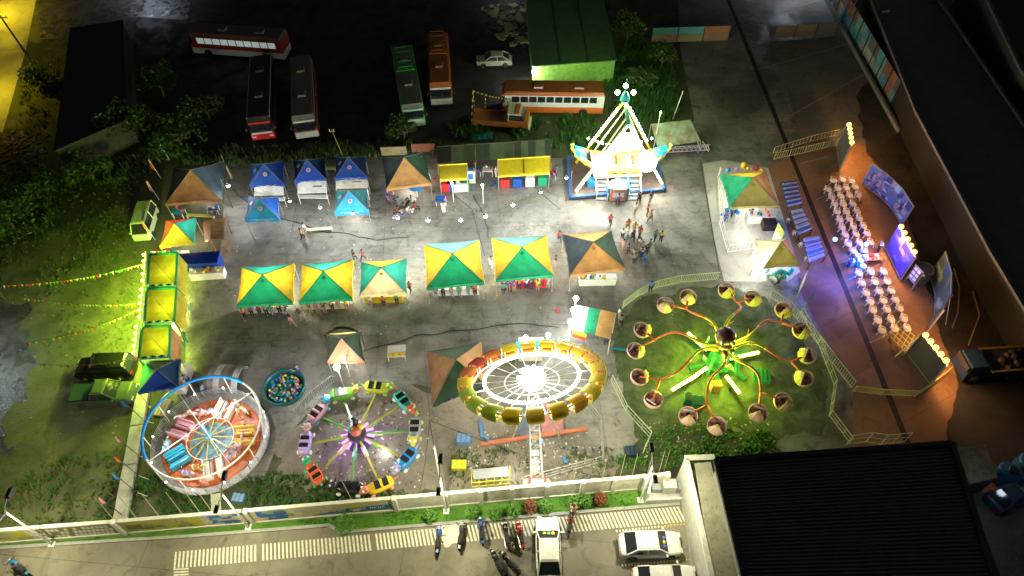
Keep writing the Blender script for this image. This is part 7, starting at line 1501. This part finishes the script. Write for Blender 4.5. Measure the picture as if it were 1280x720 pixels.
car('parked_car', 'small sky blue car in the dark corner beside the blue tanks', 'car', W(1258, 622), R(25), (.03, .09, .17), 3.8, 1.6)
lamp(W(1255, 600, 5), 45, (.75, .85, 1), .3)

# ------------------------------------------------------------------ motorcycles
def moto():
    t = bpy.data.objects.new('motorcycle', None); COL.objects.link(t); M = Matrix.Rotation(PI / 2, 3, 'X')
    for x in (-.62, .64): mb = MB(); mb.lathe([(.2, -.05), (.29, -.05), (.31, 0), (.29, .05), (.2, .05)], (x, 0, .31), 16, M=M); w_ = mb.build('wheel', rubber, t, world=False); mb = MB(); mb.lathe([(0, -.03), (.2, -.03), (.2, .03), (0, .03)], (x, 0, .31), 10, M=M); mb.build('rim', chrome, w_, world=False)
    mb = MB(); mb.path([(-.7, 0, .62), (-.3, 0, .55), (.1, 0, .5), (.4, 0, .6), (.52, 0, .85)], [.1, .15, .13, .11, .08], 8); mb.box((0, 0, .35), (.4, .26, .25)); mb.build('body', P_((.03, .03, .03)), t, world=False, smooth=False)
    mb = MB(); mb.path([(-.65, 0, .78), (-.25, 0, .76), (.05, 0, .74)], [.1, .14, .09], 8); mb.build('seat', rubber, t, world=False)
    mb = MB(); mb.path([(.1, 0, .76), (.3, 0, .82), (.42, 0, .86)], [.12, .16, .1], 8); mb.hexa([(.35, -.18, .45), (.6, -.14, .5), (.6, .14, .5), (.35, .18, .45)], [(.42, -.14, .9), (.58, -.1, .92), (.58, .1, .92), (.42, .14, .9)]); mb.box((-.75, 0, .66), (.3, .16, .06)); mb.box((.66, 0, .64), (.36, .14, .03)); mb.build('fairing', P_((.03, .03, .03)), t, world=False)
    mb = MB(); mb.bar((.46, -.34, 1.0), (.46, .34, 1.0), .035); [mb.bar((.64, s * .06, .3), (.46, s * .06, 1.0), .04) for s in (-1, 1)]; [mb.ball((.5, s * .3, 1.12), (.03, .06, .045), 6, 4) for s in (-1, 1)]; mb.build('handlebar', chrome, t, world=False)
    mb = MB(); mb.ball((.62, 0, .85), .08, 8, 6); mb.build('headlight', mat('lamp_lens', 0), t, world=False)
    mb = MB(); mb.tube((-.75, .14, .3), (0, .14, .28), .045); mb.bar((0, 0, .3), (-.05, -.28, .02), .03); mb.build('exhaust', chrome, t, world=False)
    return t
mp = moto(); fm = True
MO = [((549, 677), 88, (.03, .08, .35), 'blue and white motorcycle leftmost in the row at the kerb'), ((577, 672), 85, (.06, .06, .06), 'dark motorcycle second in the row beside the wet patch'), ((602, 666), 98, (.03, .1, .3), 'dark blue motorcycle under the rider in a white helmet'), ((633, 672), 100, (.02, .02, .02), 'black motorcycle left of the one with the red seated rider'), ((650, 671), 104, (.35, .02, .02), 'black and red motorcycle under the rider in red'),
      ((712, 657), 80, (.03, .03, .03), 'black motorcycle right of the white car nose'), ((30, 712), 150, (.02, .2, .4), 'blue motorcycle riding at the lower left corner'), ((622, 706), 120, (.03, .03, .03), 'black motorcycle in the lower pair, left one'), ((637, 706), 135, (.04, .03, .03), 'black motorcycle in the lower pair, right one')]
for px, dg, c, lab in MO:
    o = mp if fm else copy_tree(mp); o.scale = (1.12, 1.2, 1.1); o.location = W(*px); o.rotation_euler = (0, 0, R(dg)); tag(o, lab, 'motorcycle', 'motorcycles on the lower road')
    for ch in o.children:
        if ch.name.startswith('fairing'):
            if not fm: ch.data = ch.data.copy(); ch.data.materials.clear(); ch.data.materials.append(P_(c))
            else: ch.data.materials.clear(); ch.data.materials.append(P_(c))
    fm = False
# pale spill patch on the road
mb = MB(); r = random.Random(2); c0 = W(563, 690); mb.sheet([(c0.x + math.cos(i * PI / 9) * (1.0 + .35 * r.random()) * .7, c0.y + 1.2 + math.sin(i * PI / 9) * (.6 + .5 * r.random())) for i in range(18)], .023); mb.build('paint_spill', mat('spill', (.62, .62, .55), .6, var=.2)); bpy.data.objects['paint_spill']['kind'] = 'structure'

# ------------------------------------------------------------------ bunting
BCOL = [('b_red', (.6, .05, .03)), ('b_or', (.7, .25, .03)), ('b_yel', (.7, .6, .05)), ('b_grn', (.1, .5, .1)), ('b_wht', (.7, .7, .7))]
bmats = [plastic(n_, c_) for n_, c_ in BCOL]
def bunting(label, a, b, sag=.6):
    t = thing('bunting', label, 'bunting', (a.x, a.y, 0), 0, 'bunting lines over the field'); n = max(8, int((b - a).length / .28)); pts = [a.lerp(b, k / n) - up * sag * math.sin(PI * k / n) for k in range(n + 1)]
    mb = MB(); mb.path(pts, .012, 3); mb.build('cord', cable, t)
    mb = MB()
    for k in range(n): p = pts[k]; q = pts[k + 1]; m_ = (p + q) / 2 + Vector((RND.uniform(-.1, .1), RND.uniform(-.15, .15), -.28)); mb.add([p, q.lerp(p, .2), m_], [(0, 1, 2)], RND.randrange(5)); mb.add([Vector(v) + Vector((0, .012, 0)) for v in (p, q.lerp(p, .2), m_)], [(2, 1, 0)], RND.randrange(5))
    o = mb.build('pennants', bmats, t); return t
bunting('bunting from the topmost entrance canopy to the far left pole', W(181, 329, 3.2), W(2, 357, 2.6)); bunting('nearly level bunting from the middle entrance canopy', W(181, 379, 3.2), W(20, 371, 2.6)); bunting('bunting slanting down left from the middle entrance canopy', W(178, 384, 3.2), W(30, 430, .6)); bunting('lowest bunting passing over the dark suv', W(172, 446, 3.2), W(48, 455, 1.5))
utility_pole('short dark post where the bunting lines end', (6, 374), 2.7, (0, 0), None, mat('dark_pole', 0), .08)
# feather flags with poles on the walkway
for i, (x, y, c, lab) in enumerate(((183, 528, 'bblue', 'light blue flag at the upper end of the concrete walkway'), (176, 572, 'pink', 'pale pink flag halfway down the concrete walkway'), (176, 597, 'orange', 'orange flag on the concrete walkway'), (174, 618, 'bblue', 'light blue flag low on the concrete walkway'), (158, 648, 'pink', 'pink flag at the bottom end of the concrete walkway'))):
    t = thing('flag', lab, 'flag', W(x, y), 0, 'flags along the walkway'); mb = MB(); mb.tube((0, 0, 0), (-1.2, .7, 2.0), .03); mb.build('pole', dsteel, t, world=False); mb = MB(); mb.tube((0, 0, .3), (.9, -.35, .5), .02); mb.build('stay', wsteel, t, world=False); mb = MB(); mb.add([(-1.2, .7, 2.0), (-.95, .5, 1.5), (-1.45, .75, 1.75)], [(0, 1, 2), (2, 1, 0)]); mb.panel((-1.2, .7, 2.0), (-.95, .5, 1.5), (-1.3, .55, 1.5), (-1.45, .75, 1.9), .02); mb.build('banner', PL(c), t, world=False)
# yellow things near wall
t = thing('steel_trestle', 'yellow steel frame with grey top near the wall below the wheel', 'frame', W(613, 603)); mb = MB(); a, b = W(590, 609), W(637, 605)
for z in (.1, .8): mb.bar(a + up * z, b + up * z, .07)
for k in range(6): p = a.lerp(b, k / 5); mb.bar(p, p + up * .85, .07); mb.bar(p + up * .8, p + up * .8 + Vector((0, 1.0, 0)), .06); mb.bar(p + Vector((0, 1, 0)), p + Vector((0, 1, .8)), .06)
mb.build('frame', P_((.6, .55, .03)), t); mb = MB(); mb.bar(a + Vector((.1, .6, .87)), b + Vector((-.1, .6, .87)), .75, .06); mb.build('table_top', P_((.3, .33, .36)), t)
for px, s, c, lab in (((574, 583), (1.1, .7, .4), (.55, .5, .03), 'yellow crate on the dirt left of the yellow frame'), ((580, 552), (1.1, .7, .6), (.1, .2, .4), 'blue and red box near the left end of the orange beam'), ((300, 585 + 40), (.9, .6, .5), (.1, .2, .35), 'blue box behind the wall below the caterpillar ride'), ((789, 567), (1.0, .7, .6), (.02, .04, .07), 'dark box on the weeds below the two bar railing'), ((281, 470 - 2), (.1, .1, .1), (.5, .5, .5), ''), ((204, 510), (.9, 1.5, .15), (.35, .28, .18), 'wooden pallet lying below the deep blue tent')):
    if not lab: continue
    o = thing('crate', lab, 'crate', W(*px), R(RND.uniform(-10, 10))); mb = MB(); mb.box((0, 0, s[2] / 2), s); mb.build('box', P_(c), o, world=False, bevel=.02); mb = MB(); [mb.box((k * s[0] / 3 - s[0] / 3, 0, s[2] + .02), (s[0] / 5, s[1], .03)) for k in range(3)]; mb.build('slats', P_(tuple(min(1, q * 1.3 + .02) for q in c)), o, world=False)
for px, px2, c, lab in (((603, 548), (600, 527), (.03, .2, .5), 'blue pipe post left of the wheel ride'), ((612, 552), (604, 545), (.03, .2, .5), 'short blue pipe lying left of the wheel ride'), ((708, 580), (704, 572), (.03, .2, .5), 'blue plank lying on the dirt right of the wheel foot'), ((764, 436), (800, 440), (.03, .2, .35), 'teal pipe lying between the wheel and octopus ride')):
    o = MB(); a, b = W(*px), W(*px2); o.bar(a + up * .1, b + up * .1, .2, .15); tag(o.build('pipe', P_(c), None, loc=a), lab, 'pipe')
# litter
def litter(name, poly, n, cols, label, seed, s=(.05, .18)):
    r = random.Random(seed); Pp = pxpoly(poly); xs = [p.x for p in Pp]; ys = [p.y for p in Pp]; mb = MB(); k = 0
    while k < n:
        x, y = r.uniform(min(xs), max(xs)), r.uniform(min(ys), max(ys))
        if not inside((x, y), Pp): continue
        q = r.uniform(*s); mb.box((x, y, .03 + q * .1), (q * r.uniform(.5, 2), q, q * .3), r.uniform(0, PI), r.randrange(len(cols))); k += 1
    return stuff(name, mb, [mat('lit%.2f%.2f' % (c[0], c[1]), c, .8) for c in cols], label, 'litter')
LC = [(.5, .5, .48), (.12, .1, .07), (.3, .25, .15), (.6, .6, .55), (.05, .05, .05)]
litter('gravel_litter', [(580, 540), (750, 535), (760, 595), (590, 608)], 420, LC, 'stones and scraps scattered round the foot of the wheel ride', 1, (.04, .11))
litter('ride_litter', [(380, 500), (540, 500), (550, 610), (400, 605)], 300, LC, 'stones and scraps scattered under the animal car ride', 2, (.05, .14))
litter('court_litter', [(290, 240), (700, 230), (860, 200), (880, 400), (600, 420), (290, 420)], 420, [(.6, .6, .55), (.5, .45, .1), (.1, .1, .1)], 'scraps of paper scattered over the open court', 3, (.03, .09))
litter('field_litter', [(10, 300), (170, 260), (170, 640), (10, 640)], 160, [(.35, .35, .33), (.1, .1, .08)], 'small scraps scattered over the left field', 4, (.04, .1))
litter('octopus_litter', [(800, 530), (960, 520), (960, 560), (800, 580)], 160, [(.5, .5, .4), (.3, .3, .1)], 'scraps in the weeds below the octopus ride', 5, (.04, .12))
litter('scrap_heap', [(-10, 165), (60, 165), (52, 215), (0, 225)], 260, [(.2, .19, .18), (.2, .07, .05), (.03, .05, .2), (.06, .08, .02), (.05, .05, .05)], 'heap of mixed scrap beside the yellow lit road', 6, (.15, .45))
litter('yard_scrap', [(600, 10), (655, 5), (662, 60), (630, 55)], 120, [(.3, .3, .33), (.2, .12, .1), (.3, .3, .05), (.04, .04, .05)], 'scrap and parked cycles beside the green roofed shed', 7, (.3, .9))
litter('corner_scrap', [(1240, 606), (1285, 600), (1285, 640), (1235, 640)], 50, [(.3, .3, .28), (.1, .2, .4), (.4, .1, .1)], 'scrap in the dark bottom right corner', 8, (.2, .5))

# ------------------------------------------------------------------ people
def crowd(pts, where_list):
    for (px, pose, rz, s, p), wh in zip(pts, where_list): person(px, pose, rz, s, p, wh)
def row(x0, x1, y0, y1, n, where, seed, cols=None):
    r = random.Random(seed); cs = ['red', 'white', 'blue', 'black', 'pink', 'green', 'yellow', 'orange', 'grey', 'navy', 'teal', 'purple']; r.shuffle(cs)
    for i in range(n):
        x = x0 + (x1 - x0) * (i + .5) / n + r.uniform(-1, 1); y = y0 + (y1 - y0) * (i + .5) / n + r.uniform(-1, 3)
        person((x, y), r.choice(('reach', 'stand', 'reach')), 90 + r.uniform(-20, 20), cs[i % 12], r.choice(('black', 'navy', 'grey', 'khaki')), where)
row(303, 365, 397, 391, 7, 'at the counter of the leftmost middle tent', 1); row(385, 438, 391, 386, 6, 'at the counter of the second middle tent', 2); row(455, 506, 383, 381, 3, 'at the counter of the cream fronted tent', 3)
row(540, 600, 373, 367, 6, 'at the counter of the fourth middle tent', 4); row(626, 688, 366, 359, 9, 'at the counter left of the brown tent', 5); row(722, 745, 357, 354, 2, 'at the counter of the brown middle tent', 6)
PP = [((361, 400), 'walk', 120, 'grey', 'navy', 'below the leftmost middle tent'), ((367, 408), 'walk', 140, 'pink', 'khaki', 'below the leftmost middle tent'), ((377, 400), 'walk', 60, 'black', 'grey', 'between the two left middle tents'),
      ((377, 295), 'sit', -60, 'pink', 'khaki', 'at the pale bench in the open court'), ((383, 293), 'stand', 0, 'white', 'grey', 'at the pale bench in the open court'), ((379, 300), 'walk', 30, 'grey', 'black', 'at the pale bench in the open court'),
      ((444, 327), 'walk', 20, 'black', 'navy', 'behind the gap before the cream fronted tent'), ((455, 326), 'walk', 180, 'red', 'navy', 'behind the cream fronted tent'), ((513, 366), 'walk', 80, 'red', 'black', 'right of the cream fronted tent'),
      ((555, 267), 'stand', -90, 'white', 'white', 'alone right of the blue table'), ((614, 335), 'walk', 90, 'white', 'white', 'between the two right green tents'), ((694, 334), 'stand', 0, 'black', 'grey', 'right of the tent left of the brown one'),
      ((699, 303), 'walk', 90, 'red', 'navy', 'at the left back of the brown tent'), ((762, 283), 'walk', 70, 'red', 'black', 'behind the brown middle tent'),
      ((771, 258), 'reach', 60, 'blue', 'navy', 'at the foot of the ship stairs'), ((793, 268), 'stand', 200, 'white', 'grey', 'below the right ship stair'), ((798, 255), 'walk', 90, 'black', 'black', 'at the right ship stair'), ((812, 254), 'stand', 120, 'navy', 'grey', 'beside the ship platform corner'), ((808, 270), 'stand', 0, 'red', 'khaki', 'below the ship platform corner'), ((812, 277), 'walk', 180, 'khaki', 'khaki', 'just below the pair under the ship')]
for p in PP: person(*p)
CR = [(777, 300, 'white', 'black'), (782, 308, 'teal', 'grey'), (790, 303, 'black', 'navy'), (784, 319, 'black', 'black'), (778, 313, 'pink', 'khaki'), (791, 325, 'khaki', 'black'), (799, 312, 'white', 'grey'), (801, 323, 'white', 'blue'), (807, 320, 'black', 'navy'), (811, 313, 'green', 'black'), (792, 331, 'grey', 'navy'), (818, 302, 'green', 'navy'), (825, 303, 'yellow', 'navy'), (799, 296, 'red', 'khaki'), (792, 292, 'yellow', 'khaki'), (784, 289, 'orange', 'khaki'), (806, 330, 'teal', 'blue'), (797, 306, 'navy', 'grey')]
for i, (x, y, s, p) in enumerate(CR): person((x, y), RND.choice(('stand', 'walk')), RND.uniform(0, 360), s, p, 'in the crowd right of the brown tent')
GT = [(487, 258, 'purple', 'navy', 'stand'), (486, 251, 'blue', 'blue', 'stand'), (493, 252, 'pink', 'navy', 'stand'), (499, 257, 'bblue', 'grey', 'sit'), (505, 264, 'navy', 'navy', 'sit'), (511, 258, 'black', 'black', 'sit'), (515, 254, 'white', 'white', 'sit'), (510, 268, 'white', 'grey', 'sit'), (498, 268, 'red', 'navy', 'sit'), (519, 264, 'red', 'black', 'sit'), (516, 270, 'white', 'navy', 'sit'), (497, 276, 'blue', 'white', 'sit'), (503, 271, 'grey', 'blue', 'sit')]
CLN['bblue'] = 'sky blue'
for i, (x, y, s, p, ps) in enumerate(GT): person((x, y), ps, RND.uniform(0, 360), s, p, 'in the group before the middle brown tent')
t = thing('parasol', 'sky blue round parasol before the middle brown tent', 'parasol', W(522, 246)); mb = MB(); mb.lathe([(.0, 1.9), (.5, 1.75), (.85, 1.5)], n=12); mb.build('canopy', fabric('bblue', 0), t, world=False); mb = MB(); mb.tube((0, 0, 0), (0, 0, 1.9), .03); mb.build('pole', wsteel, t, world=False)
PR = [((376, 470), 'reach', 200, 'blue', 'navy', 'beside the ball pool'), ((259, 494), 'stand', 0, 'bblue', 'navy', 'above the caterpillar ride'), ((248, 487), 'walk', 130, 'black', 'black', 'left above the caterpillar ride'), ((239, 482), 'reach', 180, 'blue', 'navy', 'at the ticket counter of the deep blue tent'), ((773, 398), 'stand', 0, 'white', 'grey', 'right of the striped awning'), ((775, 408), 'walk', 270, 'grey', 'black', 'right of the striped awning'), ((812, 366), 'stand', 90, 'bblue', 'navy', 'at the octopus railing'), ((757, 432), 'stand', 90, 'blue', 'navy', 'at the corner between wheel and octopus ride'),
      ((913, 272), 'stand', 0, 'bblue', 'navy', 'at the left corner of the booth tent'), ((905, 279), 'walk', 0, 'blue', 'blue', 'at the left corner of the booth tent'), ((936, 276), 'stand', 0, 'blue', 'grey', 'inside the balloon booth tent'), ((970, 357), 'walk', 0, 'green', 'black', 'under the pale yellow green tent'), ((620, 222), 'stand', 0, 'white', 'white', 'at the left end of the long yellow stall'), ((695, 222), 'stand', 0, 'blue', 'navy', 'right of the long yellow stall'),
      ((1058, 336), 'stand', 0, 'blue', 'navy', 'left of the blue drums'), ((1096, 316), 'stand', 180, 'white', 'black', 'behind the control table'), ((716, 645), 'reach', 90, 'pink', 'khaki', 'at the nose of the rightmost motorcycle'), ((641, 690), 'stand', 200, 'khaki', 'black', 'above the lower pair of motorcycles'), ((268, 268 + 4), 'sit', 90, 'blue', 'navy', 'in the large brown tent'), ((226, 267), 'stand', 0, 'red', 'navy', 'in the large brown tent')]
for p in PR: person(*p)
for px, rz, s, p, wh in (((602, 667), 98, 'blue', 'grey', 'a motorcycle in the kerb row'), ((650, 672), 104, 'red', 'navy', 'the black and red motorcycle'), ((712, 658), 80, 'red', 'khaki', 'the motorcycle right of the white car'), ((30, 713), 150, 'bblue', 'khaki', 'at the lower left corner')): person(px, 'ride', rz, s, p, wh, z=0)

# ------------------------------------------------------------------ far lamps whose light falls in the picture
def road_lamp(label, at, h, pw, col, tgt=None):
    p = Vector((at[0], at[1], 0)); t = thing('road_lamp', label, 'street lamp', p); mb = MB(); mb.tube((0, 0, 0), (0, 0, h), .1, .07); mb.build('pole', steel, t, world=False); mb = MB(); mb.box((0, 0, h + .05), (.8, .4, .15)); mb.build('lamp_head', dsteel, t, world=False); mb = MB(); mb.box((0, 0, h - .04), (.6, .3, .03)); mb.build('lens', bulbmat('rl%.1f' % col[2], col, 15), t, world=False)
    l = bpy.data.lights.new('street_light', 'SPOT'); l.energy = pw * LK; l.color = col; l.spot_size = R(150); l.spot_blend = .8; l.shadow_soft_size = .2
    o = bpy.data.objects.new('street_light', l); COL.objects.link(o); o.parent = t; o.location = (0, 0, h - .1)
a = W(-6, 20); road_lamp('sodium street lamp over the yellow road at the top left', (a.x, a.y), 7, 9500, (1, .74, .02)); a = W(-12, 120); road_lamp('second sodium street lamp down the yellow road', (a.x, a.y), 7, 5500, (1, .74, .02))
a = W(185, -12); road_lamp('cool white lamp over the wet yard at the top left', (a.x, a.y), 6, 3200, (.75, .85, 1)); a = W(-20, 455); road_lamp('cool white lamp at the left edge beside the wet apron', (a.x, a.y), 6, 2600, (.8, .9, 1))
a = W(1000, -20); road_lamp('dim cool lamp beyond the upper parking court', (a.x, a.y), 7, 5000, (.75, .85, 1)); a = W(640, -8); road_lamp('pale lamp behind the parked cycles at the top', (a.x, a.y), 5, 900, (.9, .9, 1))
flood('pale green lamp in the weeds right of the swinging ship', (826, 140), 5.0, 300, (.8, 1, .5), .1, 10)

# labels that two things share without a common group would be ambiguous: keep them apart

# power cords on the ground
for i, (pts, lab) in enumerate((([(290, 236), (330, 268), (410, 290), (470, 300), (520, 296)], 'black power cord running below the blue tents'), ([(612, 300), (606, 270), (590, 240)], 'black power cord between the yellow stall and green tents'), ([(700, 410), (650, 405), (580, 412), (520, 420), (455, 440), (425, 462)], 'black power cord from the striped awning to the dark tent'))):
    P0 = [W(*p) for p in pts]; out = []
    for a, b in zip(P0[:-1], P0[1:]):
        for k in range(6): q = a.lerp(b, k / 6); out.append(q + Vector((.25 * noise.noise(q * .7), .35 * noise.noise(q * .6 + Vector((5, 0, 0))), .05)))
    mb = MB(); mb.path(out, .035, 5); tag(mb.build('power_cord', cable, None, loc=P0[0]), lab, 'cord')
